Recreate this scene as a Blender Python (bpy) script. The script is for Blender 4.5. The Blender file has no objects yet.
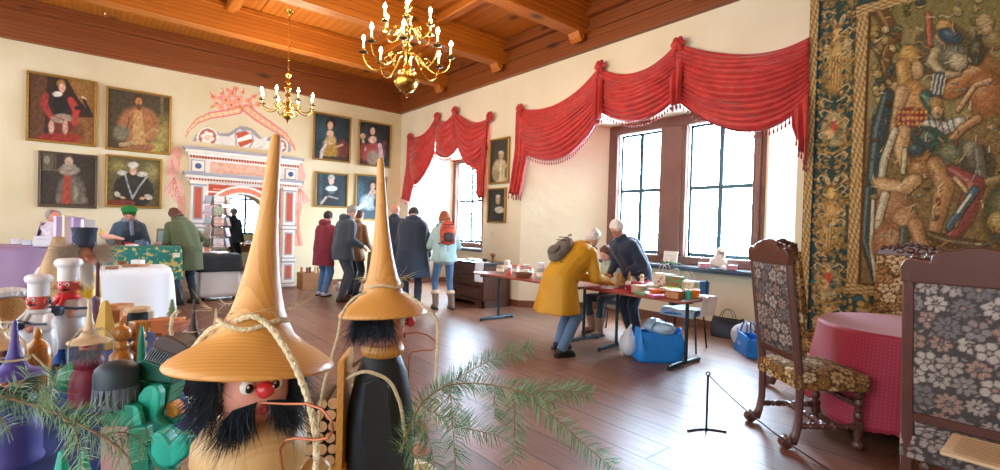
import bpy, math, random
import numpy as np
from mathutils import Vector, Matrix, Euler
PI=math.pi
R=random.Random(7)
sc=bpy.context.scene
COL=sc.collection
# ---------------------------------------------------------------- camera model
FPX=484.1
YAW,PIT,ROL=math.radians(140.3),math.radians(-.79),math.radians(1.65)
CAM=Vector((11.15,-5.9,1.42))
_f=Vector((math.cos(YAW)*math.cos(PIT),math.sin(YAW)*math.cos(PIT),math.sin(PIT)))
_r=_f.cross(Vector((0,0,1))).normalized(); _u=_r.cross(_f)
CR=_r*math.cos(ROL)+_u*math.sin(ROL); CU=-_r*math.sin(ROL)+_u*math.cos(ROL)
IR=Vector((_r.x,_r.y,0)).normalized(); IF=Vector((_f.x,_f.y,0)).normalized()
def ray(x,y): return _f*FPX+CR*(x-500)+CU*(235-y)
def hit(x,y,ax,val):
    d=ray(x,y); return CAM+d*((val-CAM[ax])/d[ax])
def far(x,y,X=0.0): return hit(x,y,0,X)
def rt(x,y,Y=0.0): return hit(x,y,1,Y)
def at(x,y,z=0.0): return hit(x,y,2,z)
def ad(x,y,dep):
    d=ray(x,y); return CAM+d*(dep/d.dot(_f))
def dep(p): return (Vector(p)-CAM).dot(_f)
def face(ri,fw):
    v=IR*ri+IF*fw; return math.atan2(v.y,v.x)
# ---------------------------------------------------------------- materials
MATS={}
def srgb(c):
    if isinstance(c,str):
        c=c.lstrip('#'); c=[int(c[i:i+2],16)/255 for i in (0,2,4)]
    return tuple((v/12.92 if v<=.04045 else ((v+.055)/1.055)**2.4) for v in c[:3])
def newmat(name):
    m=bpy.data.materials.new(name); m.use_nodes=True
    nt=m.node_tree; b=nt.nodes['Principled BSDF']; return m,nt,b
def N(nt,t,**kw):
    n=nt.nodes.new(t)
    for k,v in kw.items():
        if k in n.inputs: n.inputs[k].default_value=v
        else: setattr(n,k,v)
    return n
def mat(name,c,rough=.6,metal=0,var=.12,scale=12,bump=.0,bscale=60,emit=None,es=0,spec=.5,sheen=0,coat=0,alpha=1,trans=0,sss=0):
    if name in MATS: return MATS[name]
    m,nt,b=newmat(name); c=srgb(c)
    tc=N(nt,'ShaderNodeTexCoord')
    if var>0:
        no=N(nt,'ShaderNodeTexNoise',Scale=scale,Detail=4); nt.links.new(tc.outputs['Object'],no.inputs['Vector'])
        mx=N(nt,'ShaderNodeMix',data_type='RGBA'); 
        mx.inputs['A'].default_value=(*[v*(1-var) for v in c],1); mx.inputs['B'].default_value=(*[min(1,v*(1+var)+.01*var) for v in c],1)
        nt.links.new(no.outputs['Fac'],mx.inputs['Factor']); nt.links.new(mx.outputs['Result'],b.inputs['Base Color'])
    else: b.inputs['Base Color'].default_value=(*c,1)
    if bump>0:
        n2=N(nt,'ShaderNodeTexNoise',Scale=bscale,Detail=3); nt.links.new(tc.outputs['Object'],n2.inputs['Vector'])
        bp=N(nt,'ShaderNodeBump',Strength=bump,Distance=.01); nt.links.new(n2.outputs['Fac'],bp.inputs['Height']); nt.links.new(bp.outputs['Normal'],b.inputs['Normal'])
    b.inputs['Roughness'].default_value=rough; b.inputs['Metallic'].default_value=metal
    b.inputs['Specular IOR Level'].default_value=spec
    if sheen: b.inputs['Sheen Weight'].default_value=sheen
    if coat: b.inputs['Coat Weight'].default_value=coat; b.inputs['Coat Roughness'].default_value=.15
    if trans: b.inputs['Transmission Weight'].default_value=trans
    if sss: b.inputs['Subsurface Weight'].default_value=sss; b.inputs['Subsurface Radius'].default_value=(.02,.01,.005)
    if alpha<1: b.inputs['Alpha'].default_value=alpha
    if emit is not None:
        b.inputs['Emission Color'].default_value=(*srgb(emit),1); b.inputs['Emission Strength'].default_value=es
    MATS[name]=m; return m
def woodmat(name,c1,c2,scale=8,rough=.4,coat=0,axis='X',dist=1.5,ringscale=None,knots=False,off=(0,0,0),rot=(0,0,0),stretch=None,bump=.05):
    if name in MATS: return MATS[name]
    m,nt,b=newmat(name)
    tc=N(nt,'ShaderNodeTexCoord'); mp=N(nt,'ShaderNodeMapping'); mp.inputs['Location'].default_value=off; mp.inputs['Rotation'].default_value=rot
    if stretch: mp.inputs['Scale'].default_value=stretch
    nt.links.new(tc.outputs['Object'],mp.inputs['Vector'])
    w=N(nt,'ShaderNodeTexWave',Scale=scale,Distortion=dist,Detail=3); w.inputs['Detail Scale'].default_value=1.2
    w.wave_type='RINGS'; w.rings_direction=axis; w.wave_profile='SAW'
    nt.links.new(mp.outputs['Vector'],w.inputs['Vector'])
    no=N(nt,'ShaderNodeTexNoise',Scale=3,Detail=5); nt.links.new(mp.outputs['Vector'],no.inputs['Vector'])
    cr=N(nt,'ShaderNodeMix',data_type='RGBA'); cr.inputs['A'].default_value=(*srgb(c1),1); cr.inputs['B'].default_value=(*srgb(c2),1)
    ma=N(nt,'ShaderNodeMath',operation='MULTIPLY_ADD'); ma.inputs[1].default_value=.7; 
    m2=N(nt,'ShaderNodeMath',operation='MULTIPLY'); m2.inputs[1].default_value=.3; nt.links.new(no.outputs['Fac'],m2.inputs[0])
    nt.links.new(w.outputs['Fac'],ma.inputs[0]); nt.links.new(m2.outputs[0],ma.inputs[2]); nt.links.new(ma.outputs[0],cr.inputs['Factor'])
    out=cr.outputs['Result']
    if knots:
        vo=N(nt,'ShaderNodeTexVoronoi',Scale=1.9); mk=N(nt,'ShaderNodeMapping'); mk.inputs['Scale'].default_value=knots
        nt.links.new(tc.outputs['Object'],mk.inputs['Vector']); nt.links.new(mk.outputs['Vector'],vo.inputs['Vector'])
        rp=N(nt,'ShaderNodeMapRange'); rp.inputs['From Min'].default_value=.05; rp.inputs['From Max'].default_value=.16; rp.inputs['To Min'].default_value=.9; rp.inputs['To Max'].default_value=0
        nt.links.new(vo.outputs['Distance'],rp.inputs['Value'])
        k=N(nt,'ShaderNodeMix',data_type='RGBA'); nt.links.new(rp.outputs[0],k.inputs['Factor']); nt.links.new(out,k.inputs['A']); k.inputs['B'].default_value=(*srgb('#2e1408'),1)
        out=k.outputs['Result']
    nt.links.new(out,b.inputs['Base Color'])
    if bump:
        bp=N(nt,'ShaderNodeBump',Strength=bump,Distance=.01); nt.links.new(w.outputs['Fac'],bp.inputs['Height']); nt.links.new(bp.outputs['Normal'],b.inputs['Normal'])
    b.inputs['Roughness'].default_value=rough
    if coat: b.inputs['Coat Weight'].default_value=coat; b.inputs['Coat Roughness'].default_value=.2
    MATS[name]=m; return m
def paintmat(name,rough=.7,nscale=60,namp=.15,bump=.1,spec=.3):
    if name in MATS: return MATS[name]
    m,nt,b=newmat(name)
    a=N(nt,'ShaderNodeAttribute'); a.attribute_name='Col'
    tc=N(nt,'ShaderNodeTexCoord'); no=N(nt,'ShaderNodeTexNoise',Scale=nscale,Detail=4); nt.links.new(tc.outputs['Object'],no.inputs['Vector'])
    mr=N(nt,'ShaderNodeMapRange'); mr.inputs['From Min'].default_value=.3; mr.inputs['From Max'].default_value=.7; mr.inputs['To Min'].default_value=1-namp; mr.inputs['To Max'].default_value=1+namp
    nt.links.new(no.outputs['Fac'],mr.inputs['Value'])
    vm=N(nt,'ShaderNodeVectorMath',operation='SCALE'); nt.links.new(a.outputs['Color'],vm.inputs[0]); nt.links.new(mr.outputs[0],vm.inputs['Scale'])
    nt.links.new(vm.outputs[0],b.inputs['Base Color'])
    if bump:
        bp=N(nt,'ShaderNodeBump',Strength=bump,Distance=.005); nt.links.new(no.outputs['Fac'],bp.inputs['Height']); nt.links.new(bp.outputs['Normal'],b.inputs['Normal'])
    b.inputs['Roughness'].default_value=rough; b.inputs['Specular IOR Level'].default_value=spec
    MATS[name]=m; return m
# ---------------------------------------------------------------- mesh builder
def RZ(a): return Matrix.Rotation(a,4,'Z')
def TR(x,y=0,z=0):
    if isinstance(x,(Vector,tuple,list)): return Matrix.Translation(Vector(x))
    return Matrix.Translation((x,y,z))
def EU(x,y,z): return Euler((x,y,z)).to_matrix().to_4x4()
def align(d):
    d=Vector(d).normalized(); return d.to_track_quat('Z','Y').to_matrix().to_4x4()
class MB:
    def __init__(s): s.v=[]; s.f=[]; s.mi=[]; s.cur=0
    def add(s,vs,fs,M=None):
        o=len(s.v)
        for p in vs:
            p=Vector(p); s.v.append(M@p if M else p)
        for f in fs: s.f.append([i+o for i in f]); s.mi.append(s.cur)
        return s
    def m(s,i): s.cur=i; return s
    def box(s,c,d,M=None,taper=1.0,bev=0):
        x,y,z=[k/2 for k in d]; t=taper
        if bev:
            b=min(bev,x*.95,y*.95,z*.95); vs=[];L=[(-z,b),(-z+b,0),(z-b,0),(z,b)]
            for (h,i) in L:
                X,Y=x-i,y-i; q=b*.5 if i else b
                for (sx,sy) in((-1,-1),(1,-1),(1,1),(-1,1)):
                    a=(sx*(X-q),sy*Y,h); bb=(sx*X,sy*(Y-q),h)
                    vs+= [bb,a] if sx*sy>0 else [a,bb]
            # order fix: build ring explicitly
            vs=[]
            for (h,i) in L:
                X,Y=x-i,y-i; q=b*.6
                vs+=[(-X+q,-Y,h),(X-q,-Y,h),(X,-Y+q,h),(X,Y-q,h),(X-q,Y,h),(-X+q,Y,h),(-X,Y-q,h),(-X,-Y+q,h)]
            fs=[list(range(7,-1,-1)),list(range(24,32))]
            for k in range(3):
                for j in range(8): fs.append([k*8+j,k*8+(j+1)%8,k*8+8+(j+1)%8,k*8+8+j])
        else:
            vs=[(-x,-y,-z),(x,-y,-z),(x,y,-z),(-x,y,-z),(-x*t,-y*t,z),(x*t,-y*t,z),(x*t,y*t,z),(-x*t,y*t,z)]
            fs=[[3,2,1,0],[4,5,6,7],[0,1,5,4],[1,2,6,5],[2,3,7,6],[3,0,4,7]]
        T=TR(c); return s.add(vs,fs,(M@T) if M else T)
    def lathe(s,prof,M=None,n=24,cap=True,sx=1,sy=1):
        vs=[];fs=[]
        for r,z in prof:
            for k in range(n):
                a=2*PI*k/n; vs.append((r*math.cos(a)*sx,r*math.sin(a)*sy,z))
        for i in range(len(prof)-1):
            for k in range(n): fs.append([i*n+k,i*n+(k+1)%n,(i+1)*n+(k+1)%n,(i+1)*n+k])
        if cap:
            if prof[0][0]>1e-5: fs.append(list(range(n-1,-1,-1)))
            if prof[-1][0]>1e-5: fs.append([(len(prof)-1)*n+k for k in range(n)])
        return s.add(vs,fs,M)
    def tube(s,pts,rad,n=8,cap=True,flat=1.0,up=None):
        pts=[Vector(p) for p in pts]; L=len(pts)
        if not isinstance(rad,(list,tuple)): rad=[rad]*L
        vs=[];fs=[]
        t=(pts[1]-pts[0]).normalized(); a=Vector(up) if up else (Vector((0,0,1)) if abs(t.z)<.9 else Vector((1,0,0)))
        nx=t.cross(a).normalized()
        for i,p in enumerate(pts):
            if i==0: t=pts[1]-pts[0]
            elif i==L-1: t=pts[-1]-pts[-2]
            else: t=pts[i+1]-pts[i-1]
            t.normalize(); nx=(nx-t*nx.dot(t)); nx=nx.normalized() if nx.length>1e-6 else t.orthogonal().normalized()
            ny=t.cross(nx)
            for k in range(n):
                q=2*PI*k/n; vs.append(p+nx*(math.cos(q)*rad[i])+ny*(math.sin(q)*rad[i]*flat))
        for i in range(L-1):
            for k in range(n): fs.append([i*n+k,i*n+(k+1)%n,(i+1)*n+(k+1)%n,(i+1)*n+k])
        if cap: fs.append(list(range(n-1,-1,-1))); fs.append([(L-1)*n+k for k in range(n)])
        return s.add(vs,fs)
    def ball(s,c,r,M=None,n=12,m=8):
        if not isinstance(r,(tuple,list)): r=(r,r,r)
        vs=[(0,0,-r[2])];fs=[]
        for i in range(1,m):
            a=-PI/2+PI*i/m
            for k in range(n): q=2*PI*k/n; vs.append((r[0]*math.cos(a)*math.cos(q),r[1]*math.cos(a)*math.sin(q),r[2]*math.sin(a)))
        vs.append((0,0,r[2])); T=len(vs)-1
        for k in range(n): fs.append([0,1+(k+1)%n,1+k]); fs.append([T,T-n+k,T-n+(k+1)%n])
        for i in range(m-2):
            for k in range(n): a=1+i*n; fs.append([a+k,a+(k+1)%n,a+n+(k+1)%n,a+n+k])
        X=TR(c); return s.add(vs,fs,(X@M) if M else X)
    def caps(s,a,b,r1,r2,n=12):
        """tapered capsule"""
        a=Vector(a);b=Vector(b); d=b-a; L=max(d.length,1e-4); pr=[]
        for i in range(5): q=-PI/2+PI/2*i/4; pr.append((r1*math.cos(q) if i else 0.0005,r1*math.sin(q)))
        for i in range(5): q=PI/2*i/4; pr.append((r2*math.cos(q) if i<4 else 0.0005,L+r2*math.sin(q)))
        return s.lathe(pr,TR(a)@align(d),n)
    def prism(s,poly,z0,z1,M=None):
        n=len(poly); vs=[(x,y,z0) for x,y in poly]+[(x,y,z1) for x,y in poly]
        fs=[list(range(n-1,-1,-1)),list(range(n,2*n))]+[[k,(k+1)%n,n+(k+1)%n,n+k] for k in range(n)]
        return s.add(vs,fs,M)
    def grid(s,fn,nu,nv,closeu=False):
        vs=[fn(i/(nu if closeu else nu-1),j/(nv-1)) for j in range(nv) for i in range(nu)]; fs=[]
        for j in range(nv-1):
            for i in range(nu if closeu else nu-1):
                i2=(i+1)%nu; fs.append([j*nu+i,j*nu+i2,(j+1)*nu+i2,(j+1)*nu+i])
        return s.add(vs,fs)
    def build(s,name,mt,parent=None,smooth=True,mods=(),recenter=None,label=None,cols=None):
        if recenter is None: recenter=parent is None
        off=Vector((0,0,0))
        if recenter and s.v:
            xs=[v.x for v in s.v];ys=[v.y for v in s.v];zs=[v.z for v in s.v]
            off=Vector(((min(xs)+max(xs))/2,(min(ys)+max(ys))/2,min(zs)))
        me=bpy.data.meshes.new(name); me.from_pydata([tuple(v-off) for v in s.v],[],s.f)
        for m_ in (mt if isinstance(mt,(list,tuple)) else [mt]): me.materials.append(m_)
        me.polygons.foreach_set('material_index',s.mi)
        if smooth:
            me.polygons.foreach_set('use_smooth',[True]*len(s.f))
            if smooth!='all':
                try: me.set_sharp_from_angle(angle=math.radians(40))
                except Exception: pass
        if cols is not None:
            ca=me.color_attributes.new('Col','FLOAT_COLOR','POINT'); ca.data.foreach_set('color',np.asarray(cols,dtype=np.float32).ravel())
        me.update()
        o=bpy.data.objects.new(name,me); COL.objects.link(o); o.location=off
        if parent: o.parent=parent
        for t,kw in mods:
            md=o.modifiers.new(t,t)
            for k,v in kw.items(): setattr(md,k,v)
        if label: o['label']=label
        return o
def remesh(v=.012,it=4): return [('REMESH',dict(mode='VOXEL',voxel_size=v,use_smooth_shade=True)),('SMOOTH',dict(factor=.5,iterations=it))]
def subd(l=1): return [('SUBSURF',dict(levels=l,render_levels=l))]
def solid(t=.01,off=0): return [('SOLIDIFY',dict(thickness=t,offset=off))]
def tag(o,label,cat,group=None,kind=None):
    if label: o['label']=label
    if cat: o['category']=cat
    if group: o['group']=group
    if kind: o['kind']=kind
    return o
def thing(name,label,cat,loc=(0,0,0),rz=0,group=None,scale=1):
    o=bpy.data.objects.new(name,None); COL.objects.link(o); o.location=loc; o.rotation_euler=(0,0,rz); o.empty_display_size=.1
    if scale!=1: o.scale=(scale,)*3
    return tag(o,label,cat,group)
def struct(o): o['kind']='structure'; return o
def dup(root,loc,rz=0,label=None,group=None,scale=None):
    def rec(o,par):
        c=o.copy(); COL.objects.link(c); c.parent=par
        for ch in [x for x in bpy.data.objects if x.parent==o]: rec(ch,c)
        return c
    r=rec(root,None); r.location=loc; r.rotation_euler=(0,0,rz)
    if label: r['label']=label
    if group: r['group']=group
    if scale: r.scale=(scale,)*3
    return r
# ---------------------------------------------------------------- painter: evaluates flat painted motifs at points
class Paint:
    def __init__(s,X,Y,base):
        s.X=X; s.Y=Y; s.c=np.ones((len(X),3))*np.array(srgb(base))
    def _put(s,a,col):
        col=np.array(srgb(col)); a=np.clip(a,0,1)[:,None]; s.c=s.c*(1-a)+col*a; return s
    def warp(s,amp,fr,seed=0):
        s.X=s.X+amp*np.sin(s.Y*fr+seed)+amp*.6*np.sin(s.X*fr*1.7+s.Y*fr*.6+seed*2); s.Y=s.Y+amp*np.sin(s.X*fr*1.2+seed*3+1)+amp*.6*np.sin(s.Y*fr*1.9-s.X*fr*.8); return s
    def e(s,cx,cy,rx,ry,col,a=0,soft=.28,o=1):
        t=math.radians(a); dx=s.X-cx; dy=s.Y-cy
        u=(dx*math.cos(t)+dy*math.sin(t))/rx; v=(-dx*math.sin(t)+dy*math.cos(t))/ry
        return s._put((1-np.sqrt(u*u+v*v))/soft*o if soft else (u*u+v*v<1)*o,col) if o==1 else s._put(np.clip((1-np.sqrt(u*u+v*v))/soft,0,1)*o,col)
    def p(s,pts,col,o=1):
        ins=np.zeros(len(s.X),bool); n=len(pts)
        for i in range(n):
            x1,y1=pts[i];x2,y2=pts[(i+1)%n]
            c=((y1>s.Y)!=(y2>s.Y))
            if y2!=y1: ins^=c&(s.X<(x2-x1)*(s.Y-y1)/(y2-y1)+x1)
        return s._put(ins*float(o),col)
    def l(s,pts,w,col,o=1,soft=.3):
        d=np.full(len(s.X),1e9)
        ws=w if isinstance(w,(list,tuple)) else [w]*len(pts); best=np.zeros(len(s.X))
        for i in range(len(pts)-1):
            x1,y1=pts[i];x2,y2=pts[i+1]; L=(x2-x1)**2+(y2-y1)**2+1e-9
            t=np.clip(((s.X-x1)*(x2-x1)+(s.Y-y1)*(y2-y1))/L,0,1)
            q=np.hypot(s.X-x1-t*(x2-x1),s.Y-y1-t*(y2-y1)); ww=ws[i]+(ws[i+1]-ws[i])*t
            best=np.maximum(best,np.clip((1-q/(ww/2))/soft,0,1))
        return s._put(best*o,col)
    def n(s,amp,fr,seed=0):
        k=(np.sin(s.X*fr+seed)*np.sin(s.Y*fr*1.3+seed*1.7)+np.sin(s.X*fr*2.3+s.Y*fr*1.1+seed)*.6+np.sin(s.Y*fr*3.1-s.X*fr*1.9)*.4)
        s.c=np.clip(s.c*(1+amp*k)[:,None],0,1); return s
    def col(s): return np.concatenate([np.clip(s.c,0,1),np.ones((len(s.c),1))],1)
def project(P):
    """photo-frame coordinates of wall points, used to lay out flat painted motifs on the wall plane"""
    P=np.asarray(P)-np.array(CAM); d=P@np.array(_f); return 500+FPX*(P@np.array(CR))/d,235-FPX*(P@np.array(CU))/d
def canvas(name,corner,du,dv,nu,nv,fn,mt,parent=None,push=None,base='#808080',back=None,thick=0):
    """flat grid from corner spanning du (u) and dv (v), coloured by fn(Paint)"""
    corner=np.array(corner);du=np.array(du);dv=np.array(dv)
    U,V=np.meshgrid(np.linspace(0,1,nu),np.linspace(0,1,nv)); P=corner+U.ravel()[:,None]*du+V.ravel()[:,None]*dv
    x,y=project(P); pa=Paint(x,y,base); pa.U=U.ravel(); pa.V=V.ravel(); fn(pa)
    mb=MB(); mb.v=[Vector(p) for p in P]
    mb.f=[[j*nu+i,j*nu+i+1,(j+1)*nu+i+1,(j+1)*nu+i] for j in range(nv-1) for i in range(nu-1)]; mb.mi=[0]*len(mb.f)
    return mb.build(name,mt,parent,smooth=False,cols=pa.col(),mods=solid(thick,-1) if thick else ())
WF,WB,EXPO=3.6,90.0,-0.12
PW1,PW2=12.0,14.0
def WC(o):
    o.location=o.location-o.parent.location; return o
# ---------------------------------------------------------------- materials of the room
def plaster(name,c,c2):
    m,nt,b=newmat(name)
    tc=N(nt,'ShaderNodeTexCoord'); no=N(nt,'ShaderNodeTexNoise',Scale=.9,Detail=6); nt.links.new(tc.outputs['Object'],no.inputs['Vector'])
    mx=N(nt,'ShaderNodeMix',data_type='RGBA'); mx.inputs['A'].default_value=(*srgb(c),1); mx.inputs['B'].default_value=(*srgb(c2),1)
    rp=N(nt,'ShaderNodeMapRange'); rp.inputs['From Min'].default_value=.35; rp.inputs['From Max'].default_value=.7; nt.links.new(no.outputs['Fac'],rp.inputs['Value'])
    nt.links.new(rp.outputs[0],mx.inputs['Factor']); nt.links.new(mx.outputs['Result'],b.inputs['Base Color'])
    n2=N(nt,'ShaderNodeTexNoise',Scale=5,Detail=6); nt.links.new(tc.outputs['Object'],n2.inputs['Vector'])
    bp=N(nt,'ShaderNodeBump',Strength=.35,Distance=.03); nt.links.new(n2.outputs['Fac'],bp.inputs['Height']); nt.links.new(bp.outputs['Normal'],b.inputs['Normal'])
    b.inputs['Roughness'].default_value=.9; b.inputs['Specular IOR Level'].default_value=.15
    return m
M_wall=plaster('plaster_cream','#dccfae','#cfc09a')
M_wall2=plaster('plaster_white','#e8dfc6','#ddd2b4')
M_stone=mat('window_sandstone','#6e5046',rough=.85,var=.3,scale=3,bump=.3,bscale=30)
M_win=mat('window_paint','#24505f',rough=.45,var=.15,scale=20)
# thin glass
def mk_glass():
    m,nt,b=newmat('window_glass'); nt.nodes.remove(b); out=[n for n in nt.nodes if n.type=='OUTPUT_MATERIAL'][0]
    t=N(nt,'ShaderNodeBsdfTransparent'); t.inputs['Color'].default_value=(.93,.96,.97,1); g=N(nt,'ShaderNodeBsdfGlossy',Roughness=.03)
    mx=N(nt,'ShaderNodeMixShader'); mx.inputs[0].default_value=.06; nt.links.new(t.outputs[0],mx.inputs[1]); nt.links.new(g.outputs[0],mx.inputs[2]); nt.links.new(mx.outputs[0],out.inputs[0]); return m
M_glass=mk_glass()
def mk_floor():
    m,nt,b=newmat('floor_boards'); tc=N(nt,'ShaderNodeTexCoord'); mp=N(nt,'ShaderNodeMapping'); mp.inputs['Rotation'].default_value=(0,0,0); nt.links.new(tc.outputs['Object'],mp.inputs['Vector'])
    br=N(nt,'ShaderNodeTexBrick',Scale=1); br.offset=.37; br.squash=1
    br.inputs['Brick Width'].default_value=2.6; br.inputs['Row Height'].default_value=.27; br.inputs['Mortar Size'].default_value=.006; br.inputs['Mortar Smooth'].default_value=.3
    br.inputs['Color1'].default_value=(*srgb('#8c6350'),1); br.inputs['Color2'].default_value=(*srgb('#70503f'),1); br.inputs['Mortar'].default_value=(*srgb('#33231c'),1); br.inputs['Bias'].default_value=0
    nt.links.new(mp.outputs['Vector'],br.inputs['Vector'])
    m2=N(nt,'ShaderNodeMapping'); m2.inputs['Scale'].default_value=(1.2,14,1); nt.links.new(tc.outputs['Object'],m2.inputs['Vector'])
    no=N(nt,'ShaderNodeTexNoise',Scale=2.2,Detail=7,Roughness=.65); nt.links.new(m2.outputs['Vector'],no.inputs['Vector'])
    n3=N(nt,'ShaderNodeTexNoise',Scale=1.1,Detail=5); nt.links.new(tc.outputs['Object'],n3.inputs['Vector'])
    mr=N(nt,'ShaderNodeMapRange'); mr.inputs['From Min'].default_value=.3; mr.inputs['From Max'].default_value=.7; mr.inputs['To Min'].default_value=.6; mr.inputs['To Max'].default_value=1.3; nt.links.new(no.outputs['Fac'],mr.inputs['Value'])
    vm=N(nt,'ShaderNodeVectorMath',operation='SCALE'); nt.links.new(br.outputs['Color'],vm.inputs[0]); nt.links.new(mr.outputs[0],vm.inputs['Scale']); nt.links.new(vm.outputs[0],b.inputs['Base Color'])
    r2=N(nt,'ShaderNodeMapRange'); r2.inputs['From Min'].default_value=.1; r2.inputs['From Max'].default_value=.9; r2.inputs['To Min'].default_value=.34; r2.inputs['To Max'].default_value=.46; nt.links.new(n3.outputs['Fac'],r2.inputs['Value']); nt.links.new(r2.outputs[0],b.inputs['Roughness'])
    ad_=N(nt,'ShaderNodeMath',operation='MULTIPLY_ADD'); ad_.inputs[1].default_value=.0; nt.links.new(no.outputs['Fac'],ad_.inputs[0])
    inv=N(nt,'ShaderNodeMath',operation='SUBTRACT'); inv.inputs[0].default_value=1; nt.links.new(br.outputs['Fac'],inv.inputs[1]); nt.links.new(inv.outputs[0],ad_.inputs[2])
    bp=N(nt,'ShaderNodeBump',Strength=.35,Distance=.006); nt.links.new(ad_.outputs[0],bp.inputs['Height']); nt.links.new(bp.outputs['Normal'],b.inputs['Normal'])
    b.inputs['Specular IOR Level'].default_value=.6
    return m
M_floor=mk_floor()
M_pineY=woodmat('pine_along_y','#c2711f','#94500f',scale=3.2,rough=.45,axis='Y',dist=5,stretch=(1.6,.12,1.6),knots=(.9,.55,1.6),bump=.1)
M_pineX=woodmat('pine_along_x','#c2711f','#94500f',scale=3.2,rough=.45,axis='X',dist=5,stretch=(.12,1.6,1.6),knots=(.55,.9,1.6),bump=.1)
M_pineD=woodmat('pine_dark_y','#8f4b1a','#653010',scale=3.2,rough=.45,axis='Y',dist=5,stretch=(1.6,.12,1.6),knots=(.9,.5,1.4),bump=.1)
M_pineDX=woodmat('pine_dark_x','#8f4b1a','#653010',scale=3.2,rough=.45,axis='X',dist=5,stretch=(.12,1.6,1.6),knots=(.5,.9,1.4),bump=.1)
XE,YE=15.6,-9.6; ZC=4.9; ZK=4.24
# floor
mb=MB(); mb.box((XE/2-2.9,-3.9,-.1),(XE+6.0,12.4,.2)); struct(mb.build('floor',M_floor,smooth=False,recenter=False))
# right wall with two splayed window niches
NI=[dict(x0=.45,x1=3.50,a0=.62,a1=3.25,top=3.36,bt=3.14,wb=.93),dict(x0=4.62,x1=9.12,a0=5.62,a1=8.32,top=3.44,bt=3.30,wb=.93)]
DP=1.2
mb=MB()
def quad(a,b,c,d): mb.add([a,b,c,d],[[0,1,2,3]])
def wq(x0,x1,z0,z1): quad((x0,0,z0),(x1,0,z0),(x1,0,z1),(x0,0,z1))
xs=[-.0]+[v for n in NI for v in (n['x0'],n['x1'])]+[XE]
for i in (0,2,4): wq(xs[i],xs[i+1],0,ZC+.1)
for n in NI: wq(n['x0'],n['x1'],n['top'],ZC+.1)
y2=1.75
for n in NI:
    x0,x1,a0,a1,t,bt,wb=[n[k] for k in('x0','x1','a0','a1','top','bt','wb')]
    quad((x0,0,0),(a0,DP,0),(a0,DP,bt),(x0,0,t)); quad((a1,DP,0),(x1,0,0),(x1,0,t),(a1,DP,bt))
    quad((x0,0,t),(a0,DP,bt),(a1,DP,bt),(x1,0,t)); quad((a0,DP,0),(a1,DP,0),(a1,DP,wb),(a0,DP,wb))
    # outer reveal behind the window plane
    quad((a0,DP+.2,0),(a0-.9,y2,0),(a0-.9,y2,bt+.4),(a0,DP+.2,bt)); quad((a1,DP+.2,0),(a1+.6,y2,0),(a1+.6,y2,bt+.4),(a1,DP+.2,bt)); quad((a0,DP,0),(a0,DP+.2,0),(a0,DP+.2,bt),(a0,DP,bt)); quad((a1,DP,0),(a1,DP+.2,0),(a1,DP+.2,bt),(a1,DP,bt))
    quad((a0,DP,bt),(a1,DP,bt),(a1,DP+.2,bt),(a0,DP+.2,bt)); quad((a0,DP+.2,bt),(a1,DP+.2,bt),(a1+.6,y2,bt+.4),(a0-.9,y2,bt+.4)); quad((a0,DP,wb),(a1,DP,wb),(a1,DP+.5,wb),(a0,DP+.5,wb))
# outer skin so that the wall is a solid mass
def oq(x0,x1,z0,z1): quad((x0,y2,z0),(x1,y2,z0),(x1,y2,z1),(x0,y2,z1))
xo=[-.3]+[v for n in NI for v in (n['a0']-.9,n['a1']+.6)]+[XE]
for i in (0,2,4): oq(xo[i],xo[i+1],0,ZC+.1)
for n in NI: oq(n['a0']-.9,n['a1']+.6,n['bt']+.4,ZC+.1); oq(n['a0']-.9,n['a1']+.6,0,n['wb'])
quad((0,0,ZC+.1),(XE,0,ZC+.1),(XE,y2,ZC+.1),(0,y2,ZC+.1)); quad((XE,0,0),(XE,y2,0),(XE,y2,ZC+.1),(XE,0,ZC+.1))
struct(mb.build('wall_right',M_wall2,smooth=False,recenter=False))
# far wall with arched doorway
DY0,DY1,DSP,DR=-4.15,-3.05,1.42,.55   # opening, springing height, arch radius
mb=MB(); yc=(DY0+DY1)/2
for X in(0,-.55):
    f=lambda y,z:(X,y,z)
    quad(f(YE,0),f(DY0,0),f(DY0,ZC+.1),f(YE,ZC+.1)); quad(f(DY1,0),f(1.7 if X else 0,0),f(1.7 if X else 0,ZC+.1),f(DY1,ZC+.1))
    K=16
    for i in range(K):
        a0=PI-PI*i/K;a1=PI-PI*(i+1)/K
        p=(yc+DR*math.cos(a0),DSP+DR*math.sin(a0));q=(yc+DR*math.cos(a1),DSP+DR*math.sin(a1))
        quad(f(*p),f(*q),f(q[0],ZC+.1),f(p[0],ZC+.1))
        if X==0: quad((0,*p),(0,*q),(-.55,*q),(-.55,*p))
quad((0,DY0,0),(-.55,DY0,0),(-.55,DY0,DSP),(0,DY0,DSP)); quad((0,DY1,0),(-.55,DY1,0),(-.55,DY1,DSP),(0,DY1,DSP))
quad((0,YE,0),(-.55,YE,0),(-.55,YE,ZC+.1),(0,YE,ZC+.1)); quad((0,YE,ZC+.1),(0,1.7,ZC+.1),(-.55,1.7,ZC+.1),(-.55,YE,ZC+.1)); quad((0,1.7,0),(0,0,0),(0,0,ZC+.1),(0,1.7,ZC+.1))
struct(mb.build('wall_far',M_wall,smooth=False,recenter=False))
mb=MB(); mb.box((XE+.15,(YE+1.7)/2,ZC/2),(.3,1.7-YE,ZC)); struct(mb.build('wall_near',M_wall,smooth=False,recenter=False))
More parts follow.
